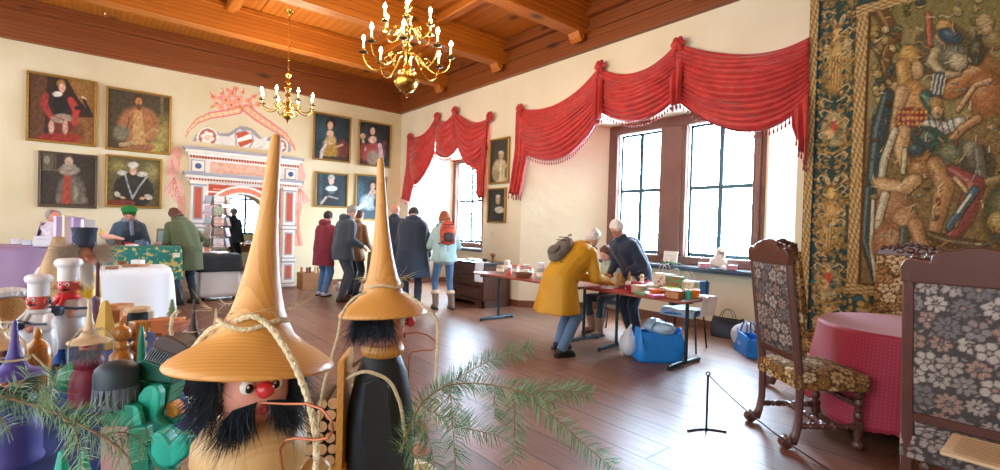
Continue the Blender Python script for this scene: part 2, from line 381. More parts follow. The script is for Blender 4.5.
# side room behind the doorway
mb=MB()
WX=-5.6; wy0,wy1,wz0,wz1=-4.6,-1.7,1.0,3.1
def q2(y0,y1,z0,z1): quad((WX,y0,z0),(WX,y1,z0),(WX,y1,z1),(WX,y0,z1))
q2(-7.5,wy0,0,3.6);q2(wy1,.6,0,3.6);q2(wy0,wy1,0,wz0);q2(wy0,wy1,wz1,3.6)
quad((WX,-7.5,0),(-.55,-7.5,0),(-.55,-7.5,3.6),(WX,-7.5,3.6)); quad((WX,.6,0),(-.55,.6,0),(-.55,.6,3.6),(WX,.6,3.6))
struct(mb.build('wall_side_room',M_wall2,smooth=False,recenter=False))
mb=MB(); mb.box((-3.1,-3.45,3.65),(5.2,8.2,.1)); struct(mb.build('ceiling_side_room',M_wall2,smooth=False,recenter=False))
# ceiling: planks, beams with carved brackets, board cornice
mb=MB(); y=YE
while y<0:
    mb.box((XE/2,y+.11,ZC+.05+(.006 if int(y*10)%2 else 0)),(XE,.215,.1)); y+=.22
mb.box((XE/2,YE/2,ZC+.16),(XE,-YE,.08))
struct(mb.build('ceiling',M_pineX,smooth=False,recenter=False))
def cornice(nm,along,mt,mt2):
    mb=MB()
    L=[(.0,.09,ZK,ZK+.26),(.0,.13,ZK+.26,ZK+.30),(.0,.11,ZK+.30,ZK+.46),(.0,.2,ZK+.46,ZK+.52),(.0,.17,ZK+.52,ZC)]
    for k,(p0,p1,z0,z1) in enumerate(L):
        if along=='y': mb.box(((p0+p1)/2,(YE)/2,(z0+z1)/2),(p1-p0,-YE,z1-z0))
        else: mb.box((XE/2,-(p0+p1)/2,(z0+z1)/2),(XE,p1-p0,z1-z0))
    return struct(mb.build(nm,mt,smooth=False,recenter=False))
cornice('trim_1','y',M_pineD,None); cornice('trim_2','x',M_pineDX,None)
BX=[2.12,4.08,6.04,8.0,9.96,11.92,13.88]
k=3
for bx in BX:
    mb=MB(); w=.15; zb=4.47
    mb.box((bx,YE/2-.05,(zb+.1+ZC)/2),(2*w,-YE-.1,ZC-zb-.1)); mb.box((bx,YE/2-.05,zb+.05),(2*w-.06,-YE-.1,.1)); mb.box((bx,YE/2-.05,ZC-.045),(2*w+.12,-YE-.1,.07))
    # carved bracket where the beam meets the wall
    pr=[(0,0),(0,-.30),(-.05,-.33),(-.10,-.28),(-.14,-.2),(-.2,-.16),(-.26,-.15),(-.34,-.08),(-.36,0)]
    mb.prism([(a,b) for a,b in pr][::-1],-.11,.11,TR(bx,-.17,zb+.20)@Matrix(((0,0,1,0),(1,0,0,0),(0,1,0,0),(0,0,0,1))))
    for s in (-1,1):   # scroll on each cheek
        mb.lathe([(.075,-.02),(.075,0),(.05,.012),(.05,.0),(.02,.0),(.02,.02),(.0,.022)],TR(bx+s*.11,-.3,zb+.08)@EU(0,s*PI/2,0),14)
    struct(mb.build('trim_%d'%k,M_pineY,smooth=False,recenter=False)); k+=1
# secondary joists crossing between beams
mb=MB()
for yy in (-1.6,-4.3,-7.0):
    for i in range(len(BX)-1):
        mb.box(((BX[i]+BX[i+1])/2,yy,ZC-.07),(BX[i+1]-BX[i]-.34,.16,.14),bev=.02)
struct(mb.build('trim_%d'%k,M_pineX,smooth=False,recenter=False)); k+=1
# baseboards
M_base=mat('baseboard_wood','#6b3f2a',rough=.5,var=.25,scale=6)
mb=MB()
for a,b in((0,.45),(3.5,4.62),(9.12,XE)): mb.box(((a+b)/2,-.012,.06),(b-a,.024,.12))
for n in NI:
    for (p,q) in(((n['x0'],0),(n['a0'],DP)),((n['a0'],DP),(n['a1'],DP)),((n['a1'],DP),(n['x1'],0))):
        p=Vector((*p,0));q=Vector((*q,0));d=q-p; nrm=Vector((d.y,-d.x,0)).normalized(); c=(p+q)/2+nrm*.012
        mb.box((0,0,0),(d.length,.024,.12),TR(c.x,c.y,.06)@RZ(math.atan2(d.y,d.x)))
struct(mb.build('baseboard_right',M_base,smooth=False,recenter=False))
mb=MB(); mb.box((.012,(YE-5.0)/2,.06),(.024,-YE-5.0,.12)); mb.box((.012,-1.15,.06),(.024,2.2,.12)); struct(mb.build('baseboard_far',M_base,smooth=False,recenter=False))
# windows: stone surround with central pier + casements of 2x2 lights
def casement(par,x0,x1,z0,z1,y,axis='x',cols=2,rows=(.52,)):
    mb=MB(); t=.045; d=.03
    def B(a0,a1,b0,b1,dd=d): 
        if axis=='x': mb.box(((a0+a1)/2,y,(b0+b1)/2),(a1-a0,dd,b1-b0))
        else: mb.box((y,(a0+a1)/2,(b0+b1)/2),(dd,a1-a0,b1-b0))
    B(x0,x0+t,z0,z1);B(x1-t,x1,z0,z1);B(x0,x1,z0,z0+t*1.4);B(x0,x1,z1-t,z1)
    for i in range(1,cols): xm=x0+(x1-x0)*i/cols; B(xm-t*.75,xm+t*.75,z0,z1,d*1.3)
    for r in rows: zm=z0+(z1-z0)*r; B(x0,x1,zm-t*.7,zm+t*.7,d*1.2)
    # handles and hinge straps
    xm=(x0+x1)/2; B(xm-.012,xm+.012,z0+(z1-z0)*.25,z0+(z1-z0)*.25+.1,d*2.0)
    f=mb.build('casement_frame',M_win,par,smooth=False)
    g=MB()
    if axis=='x': g.box(((x0+x1)/2,y+.01,(z0+z1)/2),(x1-x0-.02,.006,z1-z0-.02))
    else: g.box((y,(x0+x1)/2,(z0+z1)/2),(.006,x1-x0-.02,z1-z0-.02))
    g.build('glass_pane',M_glass,par,smooth=False)
    l=MB()   # leading lines
    nxv=cols*2
    for i in range(nxv):
        if i%2: 
            xx=x0+(x1-x0)*i/nxv
            for c in (0,): pass
    return f
def window(nm,n,lights,pier):
    w=bpy.data.objects.new(nm,None); COL.objects.link(w); w['kind']='structure'
    a0,a1,bt,wb=n['a0'],n['a1'],n['bt'],n['wb']
    mb=MB(); y=DP+.05; dd=.12
    def S(x0,x1,z0,z1,d=dd,yy=None): mb.box(((x0+x1)/2,(y if yy is None else yy)+d/2-.05,(z0+z1)/2),(x1-x0,d,z1-z0),bev=.012)
    zt=lights[0][3]; zb=lights[0][2]
    S(a0,a1,zt,bt); S(a0,a1,wb,zb)
    xs=[a0]
    for l in lights: xs+=[l[0],l[1]]
    xs.append(a1)
    for i in range(0,len(xs),2): S(xs[i],xs[i+1],zb,zt)
    for i in range(2,len(xs)-1,2): S(xs[i]+.06,xs[i+1]-.06,zb,zt,dd,y-.035)
    mb.build('window_surround',M_stone,w,smooth=False)
    for l in lights: casement(w,l[0],l[1],l[2],l[3],DP+.14)
    mb=MB(); mb.box(((a0+a1)/2,DP-.09,wb-.03),(a1-a0+.1,.34,.05),bev=.012); mb.box(((a0+a1)/2,DP-.06,wb-.07),(a1-a0,.22,.03)); mb.build('window_sill',mat('sill_slate','#3f4d5e',rough=.35,var=.2),w,smooth=False)
    return w
window('window_1',NI[0],[(.74,1.86,1.04,3.04),(2.12,3.12,1.04,3.04)],True)
window('window_2',NI[1],[(5.80,6.66,1.06,3.14),(7.12,8.14,1.06,3.14)],True)
w=bpy.data.objects.new('window_3',None); COL.objects.link(w); w['kind']='structure'
for (y0,y1) in((-4.6,-3.25),(-3.05,-1.7)): casement(w,y0,y1,1.0,3.1,WX+.02,axis='y')
mb=MB(); mb.box((WX+.02,-3.15,2.05),(.2,.2,2.1),bev=.01); mb.build('window_pier',mat('pier_wood','#8a4f2c',var=.2),w,smooth=False)
# ---------------------------------------------------------------- portraits
M_gild=mat('gilt_frame','#a8823a',rough=.4,metal=.6,var=.35,scale=25,bump=.2)
M_darkframe=mat('dark_frame','#5a4a38',rough=.45,metal=.2,var=.3,scale=20)
M_canvas=paintmat('oil_canvas',rough=.45,nscale=25,namp=.3,bump=.15,spec=.4)
def crop(pa,ox,oy,s): pa.X=(pa.X-ox)/s; pa.Y=(pa.Y-oy)/s; return pa
def f_p1(p):
    crop(p,15,60,.1915); p.p([(80,60),(170,60),(150,420),(70,420)],'#5a3820'); p.p([(250,60),(430,120),(430,320),(330,200)],'#8a6230'); p.p([(280,300),(430,300),(420,450),(280,440)],'#855a30'); p.e(330,370,40,50,'#6b4422')
    p.e(230,410,140,35,'#8a2a20'); p.e(250,345,90,60,'#6a2a20',soft=.5); p.l([(160,190),(150,230),(190,300)],[40,48,30],'#94332a'); p.l([(290,210),(320,260),(310,330)],[40,50,30],'#a03a2e')
    p.e(235,240,50,62,'#221d1c'); p.e(245,305,62,28,'#96806c'); p.l([(200,290),(280,325)],8,'#7a3a30'); p.e(190,350,17,40,'#c0947c'); p.e(262,352,17,42,'#c0947c'); p.e(330,250,24,14,'#1c1a20'); p.l([(350,190),(370,205)],12,'#c4a890')
    p.e(240,122,26,24,'#8f6a3a'); p.e(246,145,20,27,'#d2a383'); p.e(222,178,30,16,'#cfc8b8'); p.l([(360,210),(400,290)],20,'#2c2622'); p.e(180,400,26,12,'#7a201c')
def f_p2(p):
    crop(p,95,80,.170); p.e(420,330,120,150,'#9a8a4c',soft=.8); p.e(330,400,90,40,'#a8964e',soft=.6); p.p([(385,90),(405,90),(400,260),(385,260)],'#6a5f3a')
    p.e(255,270,135,125,'#98643f',soft=.2); p.e(255,400,110,35,'#8a5a3c'); p.p([(225,180),(275,180),(300,380),(220,380)],'#b08a58'); p.e(155,310,58,52,'#6f6a52',soft=.3); p.l([(150,380),(220,370)],26,'#a08a64'); p.l([(290,330),(340,290),(370,300)],[20,26,16],'#a8855c')
    p.e(255,105,26,22,'#3a2014'); p.e(257,128,22,30,'#b4794c'); p.e(258,158,15,24,'#5f3a22'); p.l([(200,220),(195,260),(185,300)],5,'#3a2c1c'); p.l([(330,200),(350,260)],6,'#7a4e30')
def f_p3(p):
    crop(p,30,140,.1597); p.p([(75,80),(150,80),(150,185),(75,185)],'#57503e'); p.e(105,125,22,32,'#837c66'); p.l([(70,188),(170,188)],6,'#6f6650'); p.l([(160,80),(160,200)],10,'#5e4a38')
    p.e(258,330,100,125,'#5f574a',soft=.2); p.p([(215,200),(255,200),(258,400),(195,400)],'#96402c'); p.e(285,340,24,70,'#8a7f6c',soft=.7); p.e(340,380,28,30,'#7a705e',soft=.7); p.e(175,370,20,36,'#776e5c',soft=.7)
    p.e(245,190,76,36,'#857b6a'); p.e(243,165,50,20,'#8f8674'); p.e(243,108,32,16,'#5e4d3c'); p.e(243,132,30,28,'#b39a7e'); p.l([(195,200),(245,205),(290,200)],8,'#a88a70'); p.p([(60,395),(420,405),(420,430),(60,420)],'#42342a')
def f_p4(p):
    crop(p,100,150,.1383); p.e(130,120,90,60,'#857a44',soft=.8); p.e(380,160,80,90,'#8d8250',soft=.8); p.e(240,295,155,140,'#2a2822',soft=.12); p.e(160,165,40,20,'#b8b3a4'); p.e(305,175,45,22,'#b8b3a4')
    p.l([(180,170),(205,260),(235,350)],[16,14,18],'#8f9294'); p.l([(340,190),(280,270),(235,350)],[18,14,18],'#8f9294'); p.p([(60,358),(190,362),(250,375),(250,410),(60,405)],'#6f3224')
    p.e(240,150,30,36,'#bd9a80'); p.e(240,108,45,26,'#b9b5a6'); p.e(228,78,10,7,'#201d18'); p.e(125,320,28,20,'#b9b0a0',a=40); p.e(350,340,34,22,'#b9b0a0',a=20); p.e(165,345,26,10,'#c0906f',a=15); p.e(305,350,22,12,'#c0906f'); p.e(240,230,50,40,'#34322a',soft=.5)
def f_A(p):
    crop(p,305,105,.234); p.e(80,110,60,60,'#34505a',soft=.8); p.e(160,190,30,50,'#6f3630',soft=.3); p.e(105,195,40,62,'#a07f36'); p.p([(45,215),(185,225),(190,250),(40,240)],'#3f2a24'); p.l([(90,160),(72,195),(68,228)],[20,18,14],'#bfb8b0'); p.l([(80,165),(60,200)],6,'#30343a'); p.e(110,150,26,24,'#c0a070'); p.e(110,78,26,28,'#2c1912'); p.e(108,88,14,20,'#d3ab92'); p.e(108,122,17,18,'#cfa58c'); p.l([(130,180),(160,170)],10,'#c09a80')
def f_B(p):
    crop(p,305,105,.234); p.e(270,120,50,40,'#30383a',soft=.8); p.e(290,205,60,50,'#95423f'); p.e(290,225,30,36,'#8a7a68'); p.l([(255,190),(245,135)],[16,10],'#bfa890'); p.e(247,133,14,14,'#c0a58c'); p.l([(320,170),(328,230)],[18,22],'#b89a94'); p.e(290,112,26,34,'#2c1712'); p.e(289,112,12,18,'#d6ae98'); p.e(289,148,20,18,'#d0a690'); p.l([(250,170),(225,240)],22,'#7f3030'); p.e(340,165,12,18,'#6a3a30')
def f_C(p):
    crop(p,305,105,.234); p.l([(70,300),(65,430)],14,'#34424a'); p.e(113,395,45,55,'#1a242b'); p.e(113,357,28,14,'#c4cac6'); p.e(113,312,17,17,'#a8a8a2'); p.e(113,326,13,17,'#cfae9c'); p.l([(90,395),(70,420)],12,'#b39d90'); p.l([(100,390),(140,400)],8,'#8a8580'); p.e(113,375,14,8,'#4a5a60')
def f_D(p):
    crop(p,305,105,.234); p.e(235,370,25,60,'#375a6e',soft=.6); p.e(275,415,45,40,'#9fb2b6',soft=.3); p.l([(290,370),(260,420),(230,440)],[26,30,20],'#b5c2c2'); p.e(318,420,30,40,'#2b3d48'); p.e(290,335,16,16,'#33261e'); p.e(290,347,12,16,'#d0b2a4'); p.e(290,372,16,14,'#cdb0a2')
def f_R1(p):
    crop(p,480,130,.2128); p.e(96,195,42,65,'#b3a582',soft=.2); p.e(75,210,20,30,'#8f8560'); p.e(100,108,15,12,'#c0b49a'); p.e(100,120,13,17,'#b78f70'); p.l([(100,140),(95,230)],10,'#c7bb9c'); p.e(125,200,12,30,'#6b634c')
def f_R2(p):
    crop(p,480,130,.2128); p.e(88,395,38,40,'#20211f'); p.e(92,375,26,18,'#b7b09c'); p.e(84,330,12,22,'#a98a70'); p.e(85,312,12,9,'#b5ac98'); p.e(110,320,4,6,'#8a4034')
def portrait(lab,c0,c1,fn,base,ax,fm=M_gild,fw=.032,group='portraits in oil'):
    z0,z1=min(c0.z,c1.z),max(c0.z,c1.z); cx,cy=(c0.x+c1.x)/2,(c0.y+c1.y)/2
    root=thing('framed_portrait',lab,'painting',(cx,cy,z0),0,group)
    mb=MB(); w=(abs(c1.y-c0.y) if ax==0 else abs(c1.x-c0.x)); h=z1-z0
    M=TR(cx,cy,(z0+z1)/2)@(RZ(PI/2) if ax==0 else RZ(0))
    g=.014
    for (dx,dz,sx,sz) in((0,h/2-fw/2,w,fw),(0,-h/2+fw/2,w,fw),(-w/2+fw/2,0,fw,h-2*fw),(w/2-fw/2,0,fw,h-2*fw)):
        mb.box((dx,-.025-.003,dz),(sx,.045,sz),M,bev=.008)
        ix=dx*(1-.9*fw/(w)) if dx else 0; 
    s=fw*.45
    for (dx,dz,sx,sz) in((0,h/2-fw-s/2+.01,w-2*fw+.01,s),(0,-h/2+fw+s/2-.01,w-2*fw+.01,s),(-w/2+fw+s/2-.01,0,s,h-2*fw-s),(w/2-fw-s/2+.01,0,s,h-2*fw-s)): mb.box((dx,-.02,dz),(sx,.03,sz),M)
    WC(mb.build('picture_frame',fm,root,smooth=False,recenter=False))
    i=fw*.9
    if ax==0: a=(.018,min(c0.y,c1.y)+i,z0+i);du=(0,w-2*i,0)
    else: a=(min(c0.x,c1.x)+i,-.018,z0+i);du=(w-2*i,0,0)
    WC(canvas('painted_canvas',a,du,(0,0,h-2*i),90,100,lambda p:(fn(p),p.n(.10,.09,2)),M_canvas,root,base=base))
    return root
P8=[('portrait of a boy in a red cloak, large, upper left on the far wall',(26.5,70.5),(96.4,147.5),f_p1,'#33211a',M_gild),
('portrait of a bearded man in a broad rust robe, upper row beside the portal',(106,86),(170.5,155.5),f_p2,'#443a2a',M_gild),
('portrait of a standing lady in a grey gown with red front panel',(38.5,150.4),(97,208.7),f_p3,'#352c25',M_darkframe),
('portrait of a woman in black with white collar and white cap',(105.3,154.1),(161.5,209),f_p4,'#5b5234',M_gild),
('portrait of a lady in a golden gown with dark curls, right of the portal',(313.2,111.3),(350,163.5),f_A,'#26343a',M_gild),
('portrait of a lady in a red gown, nearest the room corner in the upper row',(358.4,119.5),(390,168.6),f_B,'#24262a',M_gild),
('portrait of a woman in dark dress with broad white collar on blue ground',(315.1,171.2),(347.3,208.4),f_C,'#22333b',M_gild),
('portrait of a lady in pale blue gown, lower row next to the corner',(355.3,173.6),(386.5,221),f_D,'#28404c',M_gild)]
for lab,a,b,fn,base,fm in P8: portrait(lab,far(*a),far(*b),fn,base,0,fm)
portrait('small portrait of a bald man in a pale robe between the two window niches',Vector((3.69,0,3.14)),Vector((4.28,0,2.27)),f_R1,'#37362d',1,M_gild,.032)
portrait('small dark portrait with a white ruff, the lower one between the window niches',Vector((3.67,0,2.19)),Vector((4.22,0,1.52)),f_R2,'#292b29',1,M_gild,.028)
# ---------------------------------------------------------------- painted portal around the doorway
M_mural=paintmat('mural_paint',rough=.9,nscale=14,namp=.10,bump=.05,spec=.1)
def maskcanvas(name,y0,y1,z0,z1,step,fn,mt,parent,off=.004):
    ny=int((y1-y0)/step)+1;nz=int((z1-z0)/step)+1
    U,V=np.meshgrid(np.linspace(y0,y1,ny),np.linspace(z0,z1,nz)); U=U.ravel();V=V.ravel()
    P=np.stack([np.full(len(U),off),U,V],1); x,y=project(P); pa=Paint(x,y,'#ff00ff'); pa.U=U;pa.V=V; bg=pa.c[0].copy(); fn(pa)
    hid=(np.abs(pa.c-bg).sum(1)<.02)|(((np.abs(U-yc)<DR)&(V<DSP))|((U-yc)**2+(V-DSP)**2<DR*DR)&(V>=DSP))
    mb=MB(); mb.v=[Vector(p) for p in P]; mb.f=[f for j in range(nz-1) for i in range(ny-1) for f in [[j*ny+i,j*ny+i+1,(j+1)*ny+i+1,(j+1)*ny+i]] if not any(hid[k] for k in f)]; mb.mi=[0]*len(mb.f)
    cc=pa.c.copy(); bad=np.abs(cc-bg).sum(1)<.3; 
    return WC(mb.build(name,mt,parent,smooth=False,cols=pa.col(),recenter=False))
portal=thing('painted_portal','tall painted red and white doorway surround with roundels, shield and horns of flowers','portal',(0,yc,0))
yl,yr=-4.56,-2.53
RED,PINK,WHT,GRY,ORG='#bf5a40','#dba890','#e9e0d4','#a9a6ab','#cf8460'
def f_horns(p):
    crop(p,160,80,.2764)
    for (x,y,r) in[(195,62,14),(205,85,12),(190,95,9),(225,50,12),(238,72,20),(262,50,16),(258,90,20),(285,70,18),(300,45,10),(320,75,14),(340,60,12),(355,88,14),(330,95,13),(220,98,14),(245,35,10),(275,32,12),(212,65,8),(290,95,14),(372,75,7)]:
        p.e(x,y,r,r*.9,'#d6905f',soft=.2); 
        for k in range(5): p.e(x+r*.6*math.cos(k*1.26),y+r*.6*math.sin(k*1.26),r*.42,r*.35,'#e7a987',soft=.3,a=k*70)
        p.e(x,y,r*.25,r*.25,'#b8603c')
    for (a,b) in(((190,60),(180,40)),((230,45),(225,28)),((262,45),(268,22)),((300,45),(305,28)),((345,58),(362,45)),((200,95),(180,100))): p.l([a,b],7,'#d07a50')
    H1=[(90,216),(103,182),(135,148),(185,128),(240,120),(285,110)];H2=[(312,103),(350,132),(400,166),(450,198),(478,232),(492,258)]
    p.l(H1,[9,15,24,30,30,32],'#cf8058',soft=.25);p.l(H2,[34,36,32,24,15,8],'#cf8058',soft=.25); p.l(H1,[3,7,14,19,20,20],'#e6c6a0',soft=.5); p.l(H2,[22,24,20,14,8,3],'#e2bc98',soft=.5)
    for i in range(12):
        t=i/12*5; k=int(t); u=t-k
        for H in(H1,H2): x=H[k][0]+(H[k+1][0]-H[k][0])*u; y=H[k][1]+(H[k+1][1]-H[k][1])*u; p.l([(x-3,y-7),(x+3,y+7)],2.5,'#c77f5c')
def f_lunette(p):
    crop(p,160,80,.2764)
    p.l([(120,228),(135,200),(172,172),(215,200),(250,198),(290,172),(330,180),(365,215),(400,212),(435,205),(465,235),(468,255)],16,'#9c9698',soft=0)
    p.p([(130,238),(140,200),(172,178),(205,200),(250,205),(290,178),(325,185),(365,220),(400,220),(435,212),(460,240),(462,272),(130,242)],'#e2d9cc')
    for (x,y,r) in((172,208,38),(433,240,30)):
        p.e(x,y,r,r,'#f0e9df',soft=0); p.e(x,y,r*.85,r*.85,'#8f8c92',soft=0); p.e(x,y,r*.8,r*.8,RED,soft=.08)
        for k in range(6): p.e(x+r*.42*math.cos(k*PI/3+.3),y+r*.42*math.sin(k*PI/3+.3),r*.27,r*.24,'#f1e6da')
        p.e(x,y,r*.2,r*.2,'#e3c8b6')
    for s,cx in((-1,238),(1,370)):
        for k in range(4): p.l([(cx-s*8*k+s*18,206+k*3),(cx-s*7*k,240+k*2)],9,'#b9b6ba'); p.l([(cx-s*8*k+s*18,206+k*3),(cx-s*7*k,238+k*2)],5,'#efe7dc')
    p.p([(270,190),(303,180),(338,196),(340,225),(322,250),(292,252),(272,232)],'#a5a2a8'); p.p([(276,194),(303,185),(332,199),(334,223),(318,245),(294,246),(278,229)],'#f0e8de')
    p.p([(277,192),(312,184),(324,196),(278,212)],RED); p.p([(280,226),(334,212),(333,226),(291,244)],RED)
def f_body(p):
    crop(p,160,80,.2764)
    V=lambda x0,x1,y0,y1,c: p.p([(x0,y0),(x1,y0+(x1-x0)*.12),(x1,y1),(x0,y1)],c)
    crop(p,0,0,1); U,V=p.U,p.V
    def B(a,b,c,d,col): p._put(((U>=a)&(U<=b)&(V>=c)&(V<=d)).astype(float),col)
    B(yl+.02,yr-.02,.02,2.2,WHT); B(yl+.33,yr-.33,.02,2.14,RED); B(yl+.37,yr-.37,.02,2.10,'#b94f38')
    B(yl+.42,yr-.42,2.03,2.05,'#d9a08a')
    for s_ in(-1,1):
        x=yc+s_*.66
        d=(U-x)*s_; dz=V-2.0
        tri=((d<.0)&(d>-.34)&(dz<0)&(dz>-.34)&(d-dz>-.04+.0)&((-d-dz)<.34)).astype(float)
        tri2=((d<-.03)&(dz<-.03)&((-d-dz)<.28)).astype(float)
        ok=((-d-dz)<.34)&(d<0)&(dz<0)&(d>-.34)&(dz>-.34)
        p._put(ok.astype(float),'#ece2d6'); p._put((ok&(d<-.03)&(dz<-.03)&((-d-dz)<.29)).astype(float),RED)
    return p
def f_ring(p):
    r=np.hypot(p.U-yc,(p.V-DSP)); up=p.V>=DSP
    rr=np.where(up,r,np.abs(p.U-yc))
    for a,b,c in((DR,DR+.17,'#d67f66'),(DR+.0,DR+.035,'#efe6da'),(DR+.13,DR+.17,'#efe6da')):
        p._put(((rr>=a)&(rr<=b)).astype(float),c)
def f_drape(p):
    crop(p,160,80,.2764)
    for sx,ox in((1,0),):
        p.l([(60,262),(52,295),(45,330)],[46,50,50],'#dba796',soft=0); p.p([(40,340),(72,345),(92,395),(92,470),(70,455),(8,398)],'#dfb3a2'); p.p([(60,420),(92,420),(92,650),(78,560),(64,500)],'#d59c88')
        for q in range(6): p.l([(52,352),(18+q*13,402+q*11)],3,'#bd7862')
        for q in range(4): p.l([(45+q*8,270),(42+q*8,325)],2.5,'#c07f6a')
        p.l([(495,310),(505,345),(500,380)],[44,46,40],'#dba796',soft=0); p.p([(488,375),(520,392),(548,440),(500,458),(488,440)],'#e0b5a4'); p.p([(488,440),(516,452),(505,520),(520,610),(500,690),(488,600)],'#d59c88')
        for q in range(5): p.l([(500,385),(500+q*11,448-q*2)],3,'#bd7862')
        p.l([(498,470),(500,560),(508,640)],5,'#c07f6a'); p.l([(488,520),(505,600)],3,'#b9705a')
for nm,fn,y0,y1,z0,z1 in(('horn_mural',f_horns,-5.0,-1.9,3.0,4.2),('lunette_mural',f_lunette,-4.8,-2.2,2.95,3.75),('drapery_mural',f_drape,-5.35,-1.85,.9,3.2)):
    maskcanvas(nm,y0,y1,z0,z1,.016,fn,M_mural,portal)
maskcanvas('red_field_mural',-4.75,-2.35,.02,2.3,.014,lambda p:(f_body(p),crop(p,0,0,1),f_ring(p)),M_mural,portal,.008)
# relief: cornices, frieze, pilasters
MW=mat('portal_white','#e4dbce',rough=.85,var=.12,scale=8); MG=mat('portal_grey','#9c9ba3',rough=.85,var=.15); MR=mat('portal_red','#b9553c',rough=.9,var=.15,scale=8); MP=mat('portal_pink','#d9a58e',rough=.9,var=.5,scale=16); MBlu=mat('portal_blue','#41557e',rough=.8)
def slab(mb,y0,y1,z0,z1,d,mi=0): mb.m(mi).box((d/2,(y0+y1)/2,(z0+z1)/2),(d,y1-y0,z1-z0))
mb=MB()
slab(mb,yl-.10,yr+.10,2.780,2.830,.17,1); slab(mb,yl-.07,yr+.07,2.720,2.780,.14,0); slab(mb,yl-.03,yr+.03,2.670,2.720,.10,0)
for k in range(41): slab(mb,yl+.01+k*.05,yl+.035+k*.05,2.625,2.670,.085,2)
slab(mb,yl-.01,yr+.01,2.610,2.675,.06,0)
slab(mb,yl-.10,yr+.10,2.290,2.340,.17,1); slab(mb,yl-.07,yr+.07,2.230,2.290,.13,0); slab(mb,yl-.03,yr+.03,2.170,2.230,.09,0)
for k in range(41): slab(mb,yl+.01+k*.05,yl+.035+k*.05,2.190,2.230,.10,2)
WC(mb.build('cornice',[MW,MG,MR],portal,smooth=False,recenter=False))
mb=MB(); slab(mb,yl,yr,2.320,2.620,.04,0); slab(mb,yl+.36,yr-.36,2.365,2.580,.05,1)
for y0 in(yl+.03,yr-.27):
    slab(mb,y0,y0+.24,2.350,2.590,.055,3); slab(mb,y0+.02,y0+.22,2.370,2.570,.06,0); mb.m(4).lathe([(.055,.06),(.055,.07),(.0,.075)],TR(0,y0+.12,2.470)@EU(0,PI/2,0),16)
WC(mb.build('frieze',[MW,MP,MR,MG,MBlu],portal,smooth=False,recenter=False))
for y0 in(yl+.02,yr-.30):
    mb=MB(); y1=y0+.28
    slab(mb,y0+.02,y1-.02,.0,2.18,.05,0)
    for a,b in((.70,1.2),(1.42,2.08),(.16,.5)):
        slab(mb,y0+.06,y1-.06,a,b,.056,1); slab(mb,y0+.085,y1-.085,a+.03,b-.03,.06,2)
    for a in(.57,1.28,2.12,.02): slab(mb,y0-.01,y1+.01,a,a+.05,.09,0); slab(mb,y0,y1,a-.03 if a>.1 else a,a+.08,.07,1)
    WC(mb.build('pilaster',[MW,MG,MR],portal,smooth=False,recenter=False))
# ---------------------------------------------------------------- swag curtains
def mk_red():
    m,nt,b=newmat('red_damask'); tc=N(nt,'ShaderNodeTexCoord')
    v=N(nt,'ShaderNodeTexVoronoi',Scale=9); v.feature='SMOOTH_F1'; nt.links.new(tc.outputs['Object'],v.inputs['Vector'])
    n=N(nt,'ShaderNodeTexNoise',Scale=28,Detail=3); nt.links.new(tc.outputs['Object'],n.inputs['Vector'])
    ml=N(nt,'ShaderNodeMath',operation='MULTIPLY'); nt.links.new(v.outputs['Distance'],ml.inputs[0]); nt.links.new(n.outputs['Fac'],ml.inputs[1])
    rp=N(nt,'ShaderNodeMapRange'); rp.inputs['From Min'].default_value=.1; rp.inputs['From Max'].default_value=.3; nt.links.new(ml.outputs[0],rp.inputs['Value'])
    mx=N(nt,'ShaderNodeMix',data_type='RGBA'); mx.inputs['A'].default_value=(*srgb('#c22d26'),1); mx.inputs['B'].default_value=(*srgb('#ab2420'),1); nt.links.new(rp.outputs[0],mx.inputs['Factor']); nt.links.new(mx.outputs['Result'],b.inputs['Base Color'])
    b.inputs['Roughness'].default_value=.5; b.inputs['Sheen Weight'].default_value=.3; b.inputs['Specular IOR Level'].default_value=.4; return m
M_red=mk_red(); M_tas=mat('tassel_red','#8a2a34',rough=.8)
def quad_curve(a,m,b,u):
    # passes through a, m(at .5), b
    return a*((1-u)*(1-2*u))+m*(4*u*(1-u))+b*(u*(2*u-1))
def swag(root,top,bot,folds=7,amp=.035,seed=0,yoff=-.03):
    T=[rt(*p,yoff) for p in top]; B=[rt(*p,yoff) for p in bot]
    def fn(u,v):
        t=quad_curve(*T,u); b=quad_curve(*B,u); s=math.sin(PI*u)
        w=v+.03*math.sin(3*PI*u+seed)*v*(1-v)
        p=t.lerp(b,w); ph=2*PI*(v*folds+.25*math.sin(2.2*u+seed))
        env=.35+.65*s; q=amp*env*(.6+.4*math.sin(5*v+seed))
        y=-.035-.16*s*math.sin(PI*min(1,v*1.02))**.7-q*(math.sin(ph)+.4*math.sin(2.3*ph+seed+u*2))
        return Vector((p.x,min(yoff,p.y+y),p.z+q*.6*math.cos(ph)))
    mb=MB(); mb.grid(fn,34,72); o=WC(mb.build('swag',M_red,root,mods=solid(.006),recenter=False,smooth='all'))
    fr=MB(); n=int((B[0]-B[2]).length/.055)+4
    for i in range(n+1):
        p=fn(i/n,1.0); fr.tube([p+Vector((0,0,.03)),p-Vector((0,0,.055))],.0045,4); fr.ball(p-Vector((0,0,.045)),(.011,.011,.014),None,6,4); fr.tube([p-Vector((0,0,.05)),p-Vector((0,0,.075))],[.009,.012],5)
    fr.tube([fn(i/30,.995)+Vector((0,-.006,0)) for i in range(31)],.009,5)
    t=fr.build('tassel_fringe',M_tas,o,recenter=False)
    return o
